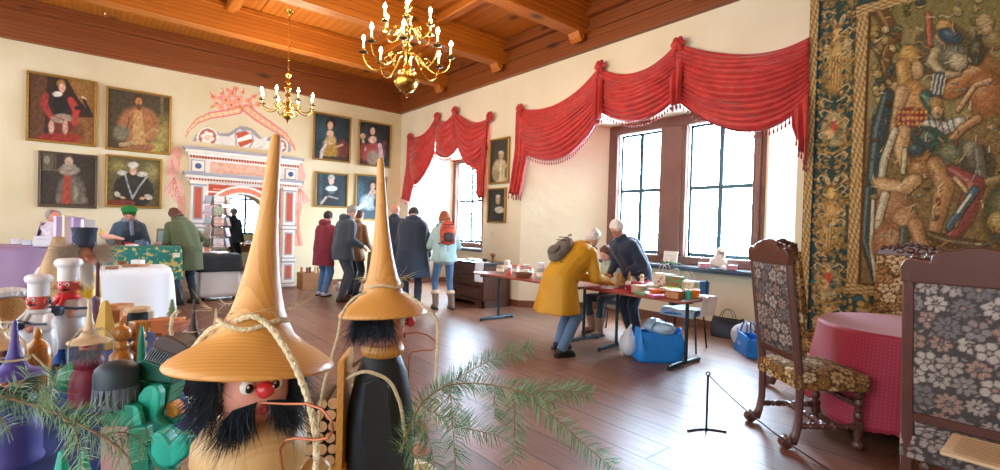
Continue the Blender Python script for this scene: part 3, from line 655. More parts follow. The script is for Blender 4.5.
def tail(root,L,Rr,folds=3,seed=0,yoff=-.03):
    """hanging end: L and R are lists of px points from top to bottom for its two edges"""
    A=[rt(*p,yoff) for p in L];B=[rt(*p,yoff) for p in Rr]
    def along(P,v):
        k=v*(len(P)-1); i=min(int(k),len(P)-2); return P[i].lerp(P[i+1],k-i)
    def fn(u,v):
        p=along(A,v).lerp(along(B,v),u); return Vector((p.x,p.y-.05-.045*(math.sin(u*folds*2*PI+seed)+1)*(.3+.7*v),p.z+.02*math.sin(u*folds*2*PI)*v))
    mb=MB(); mb.grid(fn,26,26); o=WC(mb.build('tail',M_red,root,mods=solid(.006),recenter=False,smooth='all'))
    fr=MB()
    for i in range(9):
        p=fn(i/8,1); fr.tube([p+Vector((0,0,.02)),p-Vector((0,0,.05))],.0045,4); fr.ball(p-Vector((0,0,.04)),.012,None,6,4); fr.tube([p-Vector((0,0,.045)),p-Vector((0,0,.075))],[.009,.012],5)
    fr.tube([fn(i/20,.99)+Vector((0,-.006,0)) for i in range(21)],.009,5); fr.build('tassel_fringe',M_tas,o,recenter=False)
def rosette(root,px,r=.1):
    c=rt(*px,-.09); mb=MB()
    for k in range(3):
        for j in range(6-k):
            a=j*2*PI/(6-k)+k*.6; rr=r*(.62-.22*k)
            mb.ball(c+Vector((rr*math.cos(a),-.02*k-.01,rr*math.sin(a))),(r*.42,r*.22,r*.38),Matrix.Rotation(-a,4,'Y'),8,6)
    mb.ball(c+Vector((0,-.06,0)),r*.22); mb.ball(c,(r*.8,.06,r*.8))
    WC(mb.build('rosette',M_red,root,recenter=False))
cur=thing('swag_curtain','small red damask swag curtain over the first window niche, nearest the corner','curtain',(2.05,-.03,2.0),0,'red swag curtains')
tail(cur,[(410,137),(410,165),(406,200)],[(418,141),(419,178),(414,203)],2,1)
swag(cur,[(410,137),(426,134),(437,117)],[(411,182),(422,181),(436,152)],8,seed=1)
swag(cur,[(437,117),(447,122),(455,111)],[(437,153),(449,158),(458,146)],6,.03,2)
swag(cur,[(455,111),(474,122),(490,117)],[(458,146),(476,170),(488,146)],8,.035,3)
tail(cur,[(478,152),(480,175),(481,197)],[(490,117),(489,160),(487,198)],3,2)
for p in((410,137),(437,116.5),(455,110.8),(490,116.5)): rosette(cur,p,.105)
cur=thing('swag_curtain','wide red damask swag curtain with tassels over the large double window','curtain',(6.9,-.03,2.0),0,'red swag curtains')
tail(cur,[(519,112),(519,150),(514,195)],[(531,122),(530,160),(524,196)],3,1)
swag(cur,[(520,109),(561,103),(600,68)],[(519,150),(563,158),(602,114)],12,.045,4)
swag(cur,[(600,68),(639,73),(678,44)],[(602,112),(641,122),(677,99)],11,.045,5)
swag(cur,[(678,44),(745,56),(811,38)],[(677,99),(745,133),(810,100)],13,.05,6)
tail(cur,[(794,114),(795,128),(800,140)],[(811,95),(811,130),(810,166)],2,3)
tail(cur,[(671,80),(672,95),(675,107)],[(685,60),(684,85),(683,104)],2,4,-.1)
tail(cur,[(596,80),(597,100),(599,120)],[(605,80),(605,98),(604,119)],2,4,-.1)
for p in((520,109),(600,66.5),(678,44)): rosette(cur,p,.10)
# ---------------------------------------------------------------- tapestry
M_tap=paintmat('tapestry_weave',rough=.95,nscale=45,namp=.3,bump=.08,spec=.05)
def f_tap(p):
    X0,Y0=p.X.copy(),p.Y.copy(); rr=random.Random(3)
    gold,gold2,dk,tl,cr='#a5814c','#7d6038','#23323a','#36463f','#b9a67c'
    # field
    p.n(.15,.35,1)
    skin='#cda878';skin2='#b58a5c'
    e0,l0=p.e,p.l
    def mixc(c,k,t):
        c=[int(c[i:i+2],16) for i in (1,3,5)]; t=[int(t[i:i+2],16) for i in (1,3,5)]; return '#%02x%02x%02x'%tuple(int(a*(1-k)+b*k) for a,b in zip(c,t))
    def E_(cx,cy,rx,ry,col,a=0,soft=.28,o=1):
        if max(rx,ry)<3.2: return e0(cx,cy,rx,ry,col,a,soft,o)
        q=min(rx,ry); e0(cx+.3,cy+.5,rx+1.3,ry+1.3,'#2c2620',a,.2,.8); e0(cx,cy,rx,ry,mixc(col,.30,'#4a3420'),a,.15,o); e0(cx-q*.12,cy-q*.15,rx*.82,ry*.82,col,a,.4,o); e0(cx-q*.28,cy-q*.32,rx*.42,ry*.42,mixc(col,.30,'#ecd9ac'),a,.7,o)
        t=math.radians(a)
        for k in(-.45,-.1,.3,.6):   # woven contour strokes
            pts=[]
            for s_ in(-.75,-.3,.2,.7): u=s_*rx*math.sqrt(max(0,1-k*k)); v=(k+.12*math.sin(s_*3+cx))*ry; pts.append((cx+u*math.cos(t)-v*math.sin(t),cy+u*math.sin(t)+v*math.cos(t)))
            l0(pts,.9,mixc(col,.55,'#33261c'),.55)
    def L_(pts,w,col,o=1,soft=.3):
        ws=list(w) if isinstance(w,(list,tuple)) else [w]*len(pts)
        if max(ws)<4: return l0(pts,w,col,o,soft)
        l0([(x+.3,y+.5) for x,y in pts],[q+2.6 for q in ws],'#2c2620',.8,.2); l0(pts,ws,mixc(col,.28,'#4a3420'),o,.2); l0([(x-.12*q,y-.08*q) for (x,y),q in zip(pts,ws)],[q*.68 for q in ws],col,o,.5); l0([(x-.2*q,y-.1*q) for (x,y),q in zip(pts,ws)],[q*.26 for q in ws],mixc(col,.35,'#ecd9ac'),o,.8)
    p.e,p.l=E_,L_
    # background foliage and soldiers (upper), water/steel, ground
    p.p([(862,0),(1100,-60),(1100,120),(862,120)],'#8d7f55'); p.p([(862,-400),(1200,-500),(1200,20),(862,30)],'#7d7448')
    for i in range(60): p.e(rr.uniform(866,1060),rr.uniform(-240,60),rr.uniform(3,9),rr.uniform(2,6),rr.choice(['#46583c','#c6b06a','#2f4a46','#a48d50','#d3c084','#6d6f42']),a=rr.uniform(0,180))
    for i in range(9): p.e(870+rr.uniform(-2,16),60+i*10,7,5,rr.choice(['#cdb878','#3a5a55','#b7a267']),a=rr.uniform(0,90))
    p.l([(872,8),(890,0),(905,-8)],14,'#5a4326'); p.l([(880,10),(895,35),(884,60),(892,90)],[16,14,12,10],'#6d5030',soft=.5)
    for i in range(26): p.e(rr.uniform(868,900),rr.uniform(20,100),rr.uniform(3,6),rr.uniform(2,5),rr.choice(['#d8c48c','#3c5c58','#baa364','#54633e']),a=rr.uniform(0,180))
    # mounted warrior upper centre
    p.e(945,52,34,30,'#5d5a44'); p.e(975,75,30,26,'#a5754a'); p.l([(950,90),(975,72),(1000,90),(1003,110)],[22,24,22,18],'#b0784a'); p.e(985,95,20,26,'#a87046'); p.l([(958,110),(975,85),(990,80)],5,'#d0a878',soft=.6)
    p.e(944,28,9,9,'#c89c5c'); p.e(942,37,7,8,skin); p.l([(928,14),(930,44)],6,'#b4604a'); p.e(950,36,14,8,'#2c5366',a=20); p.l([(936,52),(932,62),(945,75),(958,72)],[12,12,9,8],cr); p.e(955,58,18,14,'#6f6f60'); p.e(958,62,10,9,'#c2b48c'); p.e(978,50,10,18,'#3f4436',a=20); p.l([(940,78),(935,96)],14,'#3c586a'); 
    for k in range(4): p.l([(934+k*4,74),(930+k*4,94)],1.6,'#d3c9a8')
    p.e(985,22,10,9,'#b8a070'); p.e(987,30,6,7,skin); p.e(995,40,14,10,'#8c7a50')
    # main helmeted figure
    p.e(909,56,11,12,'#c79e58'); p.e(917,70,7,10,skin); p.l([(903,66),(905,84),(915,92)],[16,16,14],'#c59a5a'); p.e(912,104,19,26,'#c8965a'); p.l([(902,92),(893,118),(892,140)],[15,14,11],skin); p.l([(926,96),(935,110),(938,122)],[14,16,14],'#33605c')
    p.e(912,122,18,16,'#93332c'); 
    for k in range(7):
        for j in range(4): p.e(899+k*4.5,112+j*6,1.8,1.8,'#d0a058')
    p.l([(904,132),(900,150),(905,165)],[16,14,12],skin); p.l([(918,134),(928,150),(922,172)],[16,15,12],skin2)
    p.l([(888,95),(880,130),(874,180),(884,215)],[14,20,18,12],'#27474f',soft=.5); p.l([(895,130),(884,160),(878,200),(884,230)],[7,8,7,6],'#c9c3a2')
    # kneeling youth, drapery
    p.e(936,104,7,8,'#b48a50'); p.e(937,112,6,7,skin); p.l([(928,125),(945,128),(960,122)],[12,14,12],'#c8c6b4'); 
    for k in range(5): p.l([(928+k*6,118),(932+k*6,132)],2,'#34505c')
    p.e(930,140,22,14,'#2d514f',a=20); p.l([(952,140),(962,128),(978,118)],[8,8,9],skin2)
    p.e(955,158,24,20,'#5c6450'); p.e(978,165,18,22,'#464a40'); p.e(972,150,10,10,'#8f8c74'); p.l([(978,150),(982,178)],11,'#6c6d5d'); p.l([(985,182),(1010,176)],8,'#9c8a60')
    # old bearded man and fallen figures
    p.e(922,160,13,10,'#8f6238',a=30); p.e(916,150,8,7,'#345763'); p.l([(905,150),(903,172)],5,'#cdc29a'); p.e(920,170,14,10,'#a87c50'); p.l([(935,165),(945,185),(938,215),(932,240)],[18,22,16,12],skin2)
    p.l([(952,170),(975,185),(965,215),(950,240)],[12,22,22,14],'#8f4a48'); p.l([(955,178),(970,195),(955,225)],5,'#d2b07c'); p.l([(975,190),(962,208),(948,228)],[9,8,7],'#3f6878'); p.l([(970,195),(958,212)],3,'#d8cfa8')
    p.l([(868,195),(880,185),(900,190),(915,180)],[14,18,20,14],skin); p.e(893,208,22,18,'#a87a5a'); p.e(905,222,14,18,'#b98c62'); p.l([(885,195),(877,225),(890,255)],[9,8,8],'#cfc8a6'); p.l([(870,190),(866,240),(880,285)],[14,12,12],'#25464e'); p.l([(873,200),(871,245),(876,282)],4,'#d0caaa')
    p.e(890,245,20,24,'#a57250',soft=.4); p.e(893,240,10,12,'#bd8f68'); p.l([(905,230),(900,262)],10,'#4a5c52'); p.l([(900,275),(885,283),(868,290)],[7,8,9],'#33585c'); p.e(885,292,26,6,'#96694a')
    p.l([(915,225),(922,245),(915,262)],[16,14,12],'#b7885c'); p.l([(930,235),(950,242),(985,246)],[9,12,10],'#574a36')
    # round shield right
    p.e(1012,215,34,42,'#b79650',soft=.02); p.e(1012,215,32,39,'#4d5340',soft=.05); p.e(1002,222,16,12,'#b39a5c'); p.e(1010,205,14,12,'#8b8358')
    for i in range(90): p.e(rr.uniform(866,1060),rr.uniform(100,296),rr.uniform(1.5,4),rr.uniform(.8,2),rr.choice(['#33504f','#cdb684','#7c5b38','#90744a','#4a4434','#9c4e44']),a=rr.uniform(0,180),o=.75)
    p.e,p.l=e0,l0
    for i in range(330):   # drapery and foliage strokes, light beside dark
        x,y=rr.uniform(864,1060),rr.uniform(-60,296); a=rr.choice([.4,.9,1.4,2.1])+rr.gauss(0,.35)+.01*(y-100); L=rr.uniform(5,15); c=rr.uniform(-.7,.7); q=[(x+L*t*math.cos(a+c*t),y+L*t*math.sin(a+c*t)) for t in(-.5,0,.5)]
        l0([(u+1.1,v+.6) for u,v in q],[.3,1.6,.3],'#2a2a28',.75,.4); l0(q,[.3,1.9,.3],rr.choice(['#d2b985','#c29a60','#b98a56','#8fa08c','#466a70','#dcc79a','#a8743c']),.85,.4)
    # wavering fold lines as woven modelling
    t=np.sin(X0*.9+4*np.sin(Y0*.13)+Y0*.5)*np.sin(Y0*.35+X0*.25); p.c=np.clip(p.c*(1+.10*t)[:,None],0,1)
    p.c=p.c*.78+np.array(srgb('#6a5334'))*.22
    # frame bands (work in wall coordinates: U = metres from left edge, V = height)
    U,V=p.U,p.V
    def B(a,b,c,d,col,o=1): p._put(((U>=a)&(U<b)&(V>=c)&(V<d)).astype(float)*o,col)
    zi0,zi1=.86,3.66; ui=.415
    B(0,ui,-9,99,tl); B(0,99,-9,zi0,'#3a4840'); B(0,99,zi1,99,'#3a4840')
    def band(mask,along,across):
        p._put(mask.astype(float),gold); k=np.sin(along*62)*np.sin(across*160+along*31); p._put((mask&(k>.25)).astype(float),cr); p._put((mask&(k<-.45)).astype(float),gold2); p._put((mask&(across<.008)).astype(float),'#6b4a24')
    band((U<.085),V,U); B(.085,.105,-9,99,'#1d3038'); 
    m=((U>=ui)&(U<ui+.105)&(V>zi0)&(V<zi1+.1)); band(m,V,U-ui)
    m=((V>=zi0)&(V<zi0+.10)&(U>ui)); band(m,U,V-zi0); m=((V>=zi1)&(V<zi1+.10)&(U>ui)); band(m,U,V-zi1)
    B(ui+.105,ui+.125,zi0+.1,zi1,'#5a3f26'); B(ui+.1,99,zi0+.1,zi0+.115,'#5a3f26')
    # trophies in the side border: cuirass, helmet, masks, foliage
    def T(cx,cz,rx,rz,col,a=0): 
        sx,sy=p.X,p.Y; p.X,p.Y=U,V; p.e(cx,cz,rx,rz,col,a); p.X,p.Y=sx,sy
    def TL(pts,w,col):
        sx,sy=p.X,p.Y; p.X,p.Y=U,V; p.l(pts,w,col); p.X,p.Y=sx,sy
    uc=.26
    for zc in(3.2,1.55,.35,4.3):       # armoured bust
        T(uc,zc,.135,.34,gold2); T(uc,zc,.12,.31,gold); T(uc,zc+.02,.085,.25,'#b8965c')
        for k in range(6): TL([(uc-.06+k*.024,zc-.24),(uc-.06+k*.024,zc+.1)],.008,gold2)
        T(uc-.09,zc+.16,.04,.09,cr); T(uc+.09,zc+.16,.04,.09,cr); T(uc,zc+.34,.05,.07,'#c8a468'); T(uc,zc+.42,.07,.04,gold2); T(uc-.04,zc+.47,.025,.06,cr,20); T(uc+.04,zc+.47,.025,.06,cr,-20)
        T(uc+.105,zc-.02,.04,.2,'#7c6a42'); T(uc+.105,zc-.02,.03,.17,'#96804e'); TL([(uc-.11,zc-.3),(uc+.02,zc+.1)],.014,gold2)
    for zc in(2.55,.98):               # cartouche with small figures
        T(uc,zc,.125,.2,cr); T(uc,zc,.105,.17,'#8b7f5c'); T(uc,zc+.03,.04,.08,'#b4503c'); T(uc-.04,zc-.05,.05,.06,skin); T(uc+.05,zc-.04,.04,.07,'#4b6060'); T(uc,zc+.1,.02,.025,skin); TL([(uc-.12,zc-.2),(uc,zc-.26),(uc+.12,zc-.2)],.03,gold)
    for i in range(150):
        if i%2: T(rr.uniform(.12,.40),rr.uniform(.2,4.2),rr.uniform(.01,.03),rr.uniform(.01,.03),rr.choice([gold,gold2,cr,'#3b6a70','#cfa866','#1f3a42']),rr.uniform(0,180))
    for i in range(900): T(uc+rr.choice([-1,1])*rr.uniform(.03,.155),rr.uniform(.15,4.2),rr.uniform(.012,.035),rr.uniform(.008,.02),rr.choice([gold,gold2,'#93794a',gold,'#7d7048','#6b5f40','#2d474c']),rr.uniform(0,180))
    for i in range(34):
        z=.3+i*.115
        for s in(-1,1): TL([(uc+s*.02,z),(uc+s*.10,z+.05),(uc+s*.13,z+.02),(uc+s*.11,z-.02)],.012,rr.choice([gold,cr,gold2]))
    # lower border: garland
    for i in range(420): T(.45+rr.uniform(0,1.9),rr.uniform(.36,.85),rr.uniform(.02,.07),rr.uniform(.015,.04),rr.choice([gold,gold2,cr,'#b08a4e','#3b6066','#7f6a3a']),rr.uniform(0,180))
tp=thing('wall_tapestry','huge woven tapestry of battle figures with a golden trophy border','tapestry',(10.3,-.02,.30))
def tapestry():
    x0,x1,z0,z1=9.205,11.75,.30,4.18; st=.0085
    nu=int((x1-x0)/st);nv=int((z1-z0)/st)
    U,V=np.meshgrid(np.linspace(0,x1-x0,nu),np.linspace(z0,z1,nv));U=U.ravel();V=V.ravel()
    P=np.stack([x0+U,np.full(len(U),-.035)+.008*np.sin(U*5)*np.sin(V*.8)*-1-.008,V],1); x,y=project(P); pa=Paint(x,y,'#7d6844'); pa.U=U;pa.V=V; f_tap(pa)
    mb=MB(); mb.v=[Vector(p) for p in P]; mb.f=[[j*nu+i,j*nu+i+1,(j+1)*nu+i+1,(j+1)*nu+i] for j in range(nv-1) for i in range(nu-1)]; mb.mi=[0]*len(mb.f)
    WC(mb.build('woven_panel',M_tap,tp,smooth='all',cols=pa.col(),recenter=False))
    rb=MB(); rb.tube([(x0-.05,-.03,z1+.01),(x1+.05,-.03,z1+.01)],.018,10); WC(rb.build('hanging_rod',mat('iron_dark','#2b2b2e',rough=.5,metal=.7),tp,recenter=False))
tapestry()
# ---------------------------------------------------------------- chandeliers
M_brass=mat('brass_polished','#c9a04c',rough=.22,metal=1,var=.08); M_brassd=mat('brass_dark','#6e5a32',rough=.3,metal=1,var=.2)
M_candle=mat('candle_sleeve','#f2e2bc',rough=.5,var=.03,emit='#ffd9a0',es=1.2)
M_bulb=mat('bulb_glow','#fff3d8',var=0,emit='#ffe6b8',es=60)
def s_arm(r,drop,rise,n=14):
    K=[(.03,.06),(r*.22,.045),(r*.45,-drop*.55),(r*.68,-drop),(r*.88,-drop*.72),(r*.985,-.02),(r,.03)]; o=[]
    for i in range(n+1):
        t=i/n*(len(K)-1); j=min(int(t),len(K)-2); t-=j; g=[K[max(0,j-1)],K[j],K[j+1],K[min(len(K)-1,j+2)]]
        o.append(tuple(.5*((2*g[1][c])+(-g[0][c]+g[2][c])*t+(2*g[0][c]-5*g[1][c]+4*g[2][c]-g[3][c])*t*t+(-g[0][c]+3*g[1][c]-3*g[2][c]+g[3][c])*t**3) for c in(0,1)))
    return o
def chandelier(label,loc,zc,tiers,ball,pw):
    """loc = hanging point on the ceiling; tiers = (z, radius, number, drop)"""
    t=thing('brass_chandelier',label,'chandelier',(loc[0],loc[1],zc-ball-.06),0,'brass candle chandeliers'); z0=zc-ball-.06
    L=lambda z:z-z0
    mb=MB(); top=max(q[0] for q in tiers)+.42
    mb.lathe([(.0,-.05),(.012,-.04),(.008,-.02),(.02,0),(.03,.01)],TR(0,0,L(zc-ball-.005)),16)
    mb.lathe([(ball*math.cos(a),ball*math.sin(a)) for a in [(-PI/2+PI*i/16) for i in range(17)]],TR(0,0,L(zc)),32)
    mb.build('globe',M_brass,t)
    mb=MB(); z=zc+ball*.95; pr=[]
    k=0
    while z<top:
        for (r,dz) in((.028,0),(.05,.02),(.03,.05),(.018,.08),(.045,.12),(.055,.14),(.025,.17),(.016,.2)): pr.append((r,L(z+dz)))
        z+=.22
    pr.append((.006,L(z)))
    mb.lathe(pr,None,16); mb.tube([(.03*math.cos(a),0,L(z)+.03+.03*math.sin(a)) for a in [2*PI*i/12 for i in range(13)]],.005,6,False)
    mb.build('stem',M_brass,t)
    mb=MB(); zz=z+.05; i=0
    while zz<ZC-.05:
        e=[(.011*math.cos(a)*(1 if i%2 else 0),.011*math.cos(a)*(0 if i%2 else 1),L(zz)+.022+.022*math.sin(a)) for a in [2*PI*j/8 for j in range(9)]]
        mb.tube(e,.0035,5,False); zz+=.036; i+=1
    mb.lathe([(.0,-.07),(.02,-.06),(.03,-.03),(.07,0),(.075,.02)],TR(0,0,L(ZC)-.02),16); mb.build('chain',M_brass,t)
    first=True
    for (za,r,n,drop,ph) in tiers:
        A=None
        for q in range(n):
            a=ph+2*PI*q/n
            if A is None:
                mb=MB(); pts=s_arm(r,drop,.10)
                mb.tube([(x,0,zz) for x,zz in pts],[.009-.002*i/14 for i in range(15)],8)
                # curl under the arm
                mb.tube([(r*.42+(.05-.006*i*.5)*math.cos(i*.7),0,-drop*.35+(.05-.006*i*.5)*math.sin(i*.7)+.03) for i in range(12)],.005,6)
                A=mb.build('arm',M_brass,t); A.location=(0,0,L(za)); A.rotation_euler=(0,0,a)
                xe,ze=pts[-1]
                m2=MB(); m2.lathe([(.006,0),(.02,.006),(.048,.014),(.05,.018),(.018,.018),(.012,.03),(.018,.045),(.018,.055),(.0,.055)],TR(xe,0,ze-.002),16); D=m2.build('drip_pan',M_brassd,A)
                m2=MB(); m2.lathe([(.0115,0),(.0115,.085),(.004,.09)],TR(xe,0,ze+.05),10); C1=m2.build('candle_sleeve',M_candle,A)
                m2=MB(); m2.lathe([(.005,0),(.016,.012),(.021,.028),(.016,.046),(.006,.064),(.0005,.074)],TR(xe,0,ze+.138),12); Bq=m2.build('bulb',M_bulb,A)
                arms=[A]
            else:
                c=A.copy(); COL.objects.link(c); c.parent=t; c.rotation_euler=(0,0,a)
                for ch in(D,C1,Bq): d=ch.copy(); COL.objects.link(d); d.parent=c
            ld=LD.get(pw) 
            if ld is None: ld=bpy.data.lights.new('bulb_light','POINT'); ld.energy=pw; ld.color=(1,.80,.54); ld.shadow_soft_size=.03; LD[pw]=ld
            lo=bpy.data.objects.new('bulb_light',ld); COL.objects.link(lo); lo.parent=t; lo.location=((xe+.0)*math.cos(a),(xe)*math.sin(a),L(za)+ze+.23)
    return t
LD={}
c=ad(406.7,80.7,5.4); CH1=chandelier('large two-tier brass chandelier with lit candle bulbs and globe, nearest the camera',(c.x,c.y),c.z,[(c.z+.24,.48,8,.15,.2),(c.z+.54,.28,6,.09,.5)],.135,PW1)
c=ad(287.5,115,8.0); CH2=chandelier('smaller single-tier brass chandelier on long chain before the painted portal',(c.x,c.y),c.z,[(c.z+.13,.41,8,.09,.1)],.08,PW2)
# ---------------------------------------------------------------- woven floral upholstery
M_uph=paintmat('floral_upholstery',rough=.9,nscale=160,namp=.22,bump=.15,spec=.1)
UPG=['#4c4746','#9d928a','#857c78','#967c70','#aaa096','#706a6a']; UPW=['#5c4630','#b8935c','#96703e','#c7a87a','#a87c50','#d0b78c']
def floral(p,w,h,pal,seed=1,cell=.088):
    r=random.Random(seed); dk=pal[0]; n1=int(w/cell)+2; n2=int(h/cell)+2
    for j in range(n2*2):
        for i in range(n1*2):
            p.e(i*cell*.5+r.uniform(-.02,.02),j*cell*.5+r.uniform(-.02,.02),cell*r.uniform(.16,.30),cell*r.uniform(.07,.12),r.choice(pal[1:]),a=r.uniform(0,180),soft=.15)
    for j in range(n2):
        for i in range(n1):
            cx=(i+.5*(j%2))*cell+r.uniform(-.015,.015);cy=j*cell+r.uniform(-.015,.015); R_=cell*r.uniform(.46,.62); c=r.choice(pal[1:]);c2=r.choice(pal[1:]); k=r.choice([5,6,8,10]); a0=r.uniform(0,3)
            p.e(cx,cy,R_*1.12,R_*1.12,dk,soft=.1)
            for q in range(k):
                a=a0+2*PI*q/k; p.e(cx+R_*.6*math.cos(a),cy+R_*.6*math.sin(a),R_*.42,R_*(2.15/k+.02),dk,a=math.degrees(a),soft=.05); p.e(cx+R_*.62*math.cos(a),cy+R_*.62*math.sin(a),R_*.36,R_*(1.9/k),c,a=math.degrees(a),soft=.15)
            p.e(cx,cy,R_*.27,R_*.27,dk,soft=.1); p.e(cx,cy,R_*.2,R_*.2,c2,soft=.3)
def pad(name,w,h,d,pal,parent,M,seed=1,st=.006,both=True,mt=None,bul=.5,cell=.088):
    """cushioned block w (local x) by h (local z) by d (local y), woven pattern on its skin"""
    nx=max(4,int(w/st));nz=max(4,int(h/st)); mb=MB(); P=[]; UV=[]
    def face_(sgn):
        o=len(mb.v)
        for j in range(nz+1):
            for i in range(nx+1):
                u=i/nx;v=j/nz; e=(1-(2*u-1)**8)*(1-(2*v-1)**8); e2=(4*u*(1-u)*4*v*(1-v))**.35
                p=M@Vector(((u-.5)*w,sgn*(d*.5*(1-bul)+d*.5*bul*e2)*(.55+.45*e),v*h)); mb.v.append(p); UV.append((u*w+(.37 if sgn>0 else 0),v*h))
        for j in range(nz):
            for i in range(nx):
                a=o+j*(nx+1)+i; q=[a,a+1,a+nx+2,a+nx+1]; mb.f.append(q if sgn<0 else q[::-1])
        return o
    a=face_(-1);b=face_(1)
    ring=[i for i in range(nx+1)]+[j*(nx+1)+nx for j in range(1,nz+1)]+[nz*(nx+1)+i for i in range(nx-1,-1,-1)]+[j*(nx+1) for j in range(nz-1,0,-1)]
    for k in range(len(ring)):
        i,j=ring[k],ring[(k+1)%len(ring)]; mb.f.append([a+j,a+i,b+i,b+j])
    mb.mi=[0]*len(mb.f); U=np.array([q[0] for q in UV]);V=np.array([q[1] for q in UV]); pa=Paint(U,V,pal[0]); floral(pa,w+.4,h,pal,seed,cell)
    return mb.build(name,mt or M_uph,parent,smooth='all',cols=pa.col(),recenter=False)
M_walnut=mat('walnut_carved','#57322a',rough=.32,var=.35,scale=7,coat=.3,bump=.1,bscale=30)
def turned(mb,a,b,r=.02,beads=4,n=12):
    a=Vector(a);b=Vector(b);L=(b-a).length; pr=[]
    N_=beads*6
    for i in range(N_+1):
        t=i/N_; ph=(t*beads)%1
        rr=r*(1.15 if ph<.12 or ph>.88 else .62+.55*math.sin(PI*ph)**1.5)
        if t<.06 or t>.94: rr=r*1.1
        pr.append((rr,t*L))
    mb.lathe(pr,TR(a)@align(b-a),n)
def baroque_chair(label,loc,rz,pal,pal2,detail=.006,w=.50,H=1.38):
    t=thing('baroque_chair',label,'chair',loc,rz,'tall carved chairs with floral upholstery'); d=.44; zs=.44; lean=.13
    yb=lambda z:-d/2-max(0,z-zs)*lean
    # rear posts: scrolled foot, straight, leaning back above the seat
    for s in(-1,1):
        mb=MB(); x=s*(w/2-.025)
        mb.tube([(x,yb(0)-.10,.035),(x,yb(0)-.075,.062),(x,yb(0)-.035,.05),(x,yb(0)-.015,.10),(x,yb(0)+.0,.2),(x,yb(0),zs),(x,yb(1.0),1.0),(x,yb(H-.13),H-.12)],[.028,.036,.034,.026,.024,.027,.025,.024],8)
        mb.lathe([(.035,-.03),(.04,0),(.035,.03)],TR(x,yb(0)-.085,.042)@EU(0,PI/2,0),14)
        mb.build('back_post',M_walnut,t)
    # carved crest rail
    z0=H-.15; mb=MB(); poly=[(-w/2,0),(w/2,0),(w/2+.005,.07),(w/2-.01,.10),(w/2-.035,.115),(w/2-.07,.11),(w/2-.10,.10),(w/2-.105,.125),(w/2-.12,.14),(w/2-.15,.15),(.07,.155),(.03,.17),(-.03,.17),(-.07,.155),(-w/2+.15,.15),(-w/2+.12,.14),(-w/2+.105,.125),(-w/2+.10,.10),(-w/2+.07,.11),(-w/2+.035,.115),(-w/2+.01,.10),(-w/2-.005,.07)]
    M=TR(0,yb(z0),z0)@EU(PI/2+lean,0,0); mb.prism(poly,-.022,.022,M)
    fr=MB()
    for k in range(9):
        a=(k-4)*.052; fr.ball((a,yb(z0+.1)+.025,z0+.145-abs(k-4)*.009),(.026,.014,.018),EU(0,(k-4)*.3,0),8,6)
    for k in(-1,1): fr.tube([(k*(.08+.045*math.cos(q*.6)*(1-q*.06)),yb(z0+.08)+.028,z0+.085+.035*math.sin(q*.6)*(1-q*.06)) for q in range(12)],.008,6)
    fr.ball((0,yb(z0+.08)+.028,z0+.09),(.035,.016,.03)); mb.m(0); c=mb.build('crest_rail',M_walnut,t,mods=[('BEVEL',dict(width=.006,segments=2))]); fr.build('carving',M_walnut,c,recenter=False)
    mb=MB(); zl=.60; mb.box((0,yb(zl),zl),(w-.06,.035,.05),bev=.008); mb.build('lower_rail',M_walnut,t)
    M=TR(0,yb(zl),zl)@EU(lean,0,0)@TR(0,0,.02); pad('back_cushion',w-.085,(z0-zl)/math.cos(lean)-.01,.06,pal,t,M,3,detail); pad('front_cushion',w-.01,(z0-zl)/math.cos(lean)+.03,.05,pal2,t,M@TR(0,.045,-.01),4,max(detail,.01))
    # seat with woven skirt
    M=TR(0,-d/2-.005,zs+.02)@EU(-PI/2,0,0)@EU(0,0,PI)
    mb=MB(); st=detail; pal_=pal2
    nx=int((w-.01)/st);ny=int((d+.05)/st); UV=[]; wd=w+.0; dd=d+.04
    def sp(u,v):   # u across incl. side drops, v along incl. front/back drops
        hx=.105; U=u*(wd+2*hx)-hx; V=v*(dd+2*hx)-hx
        x=min(max(U,0),wd);y=min(max(V,0),dd); drop=max(0,-U)+max(0,U-wd); dr2=max(0,-V)+max(0,V-dd); D=max(drop,dr2)
        fx=(x/wd-.5)*2;fy=(y/dd-.5)*2; dome=.035*(1-fx**4)*(1-fy**4)
        return Vector((x-wd/2,y-dd/2-.005,zs+.065+dome-D)),(U+hx,V+hx)
    nu=int((wd+.21)/st);nv=int((dd+.21)/st)
    for j in range(nv+1):
        for i in range(nu+1):
            p,q=sp(i/nu,j/nv); mb.v.append(p);UV.append(q)
    mb.f=[[j*(nu+1)+i,j*(nu+1)+i+1,(j+1)*(nu+1)+i+1,(j+1)*(nu+1)+i] for j in range(nv) for i in range(nu)]; mb.mi=[0]*len(mb.f)
    pa=Paint(np.array([q[0] for q in UV]),np.array([q[1] for q in UV]),pal_[0]); floral(pa,wd+.25,dd+.25,pal_,5)
    mb.build('seat',M_uph,t,smooth='all',cols=pa.col(),recenter=False)
    mb=MB(); mb.box((0,-.005,zs-.02),(w-.03,d,.05)); mb.build('seat_frame',M_walnut,t)
    yf=d/2-.03
    for s in(-1,1):
        mb=MB(); x=s*(w/2-.035); turned(mb,(x,yf,.09),(x,yf,zs),.026,4); mb.box((x,yf,.15),(.05,.05,.07),bev=.005); mb.box((x,yf,zs-.04),(.05,.05,.07),bev=.005); mb.lathe([(.022,0),(.034,.012),(.036,.03),(.03,.05),(.02,.06),(.02,.1)],TR(x,yf,0),14); mb.build('front_leg',M_walnut,t)
        mb=MB(); turned(mb,(x,yb(0)+.0,.15),(x,yf,.15),.02,5); mb.build('side_stretcher',M_walnut,t)
    mb=MB(); turned(mb,(-w/2+.03,-.02,.15),(w/2-.03,-.02,.15),.02,5); mb.build('cross_stretcher',M_walnut,t)
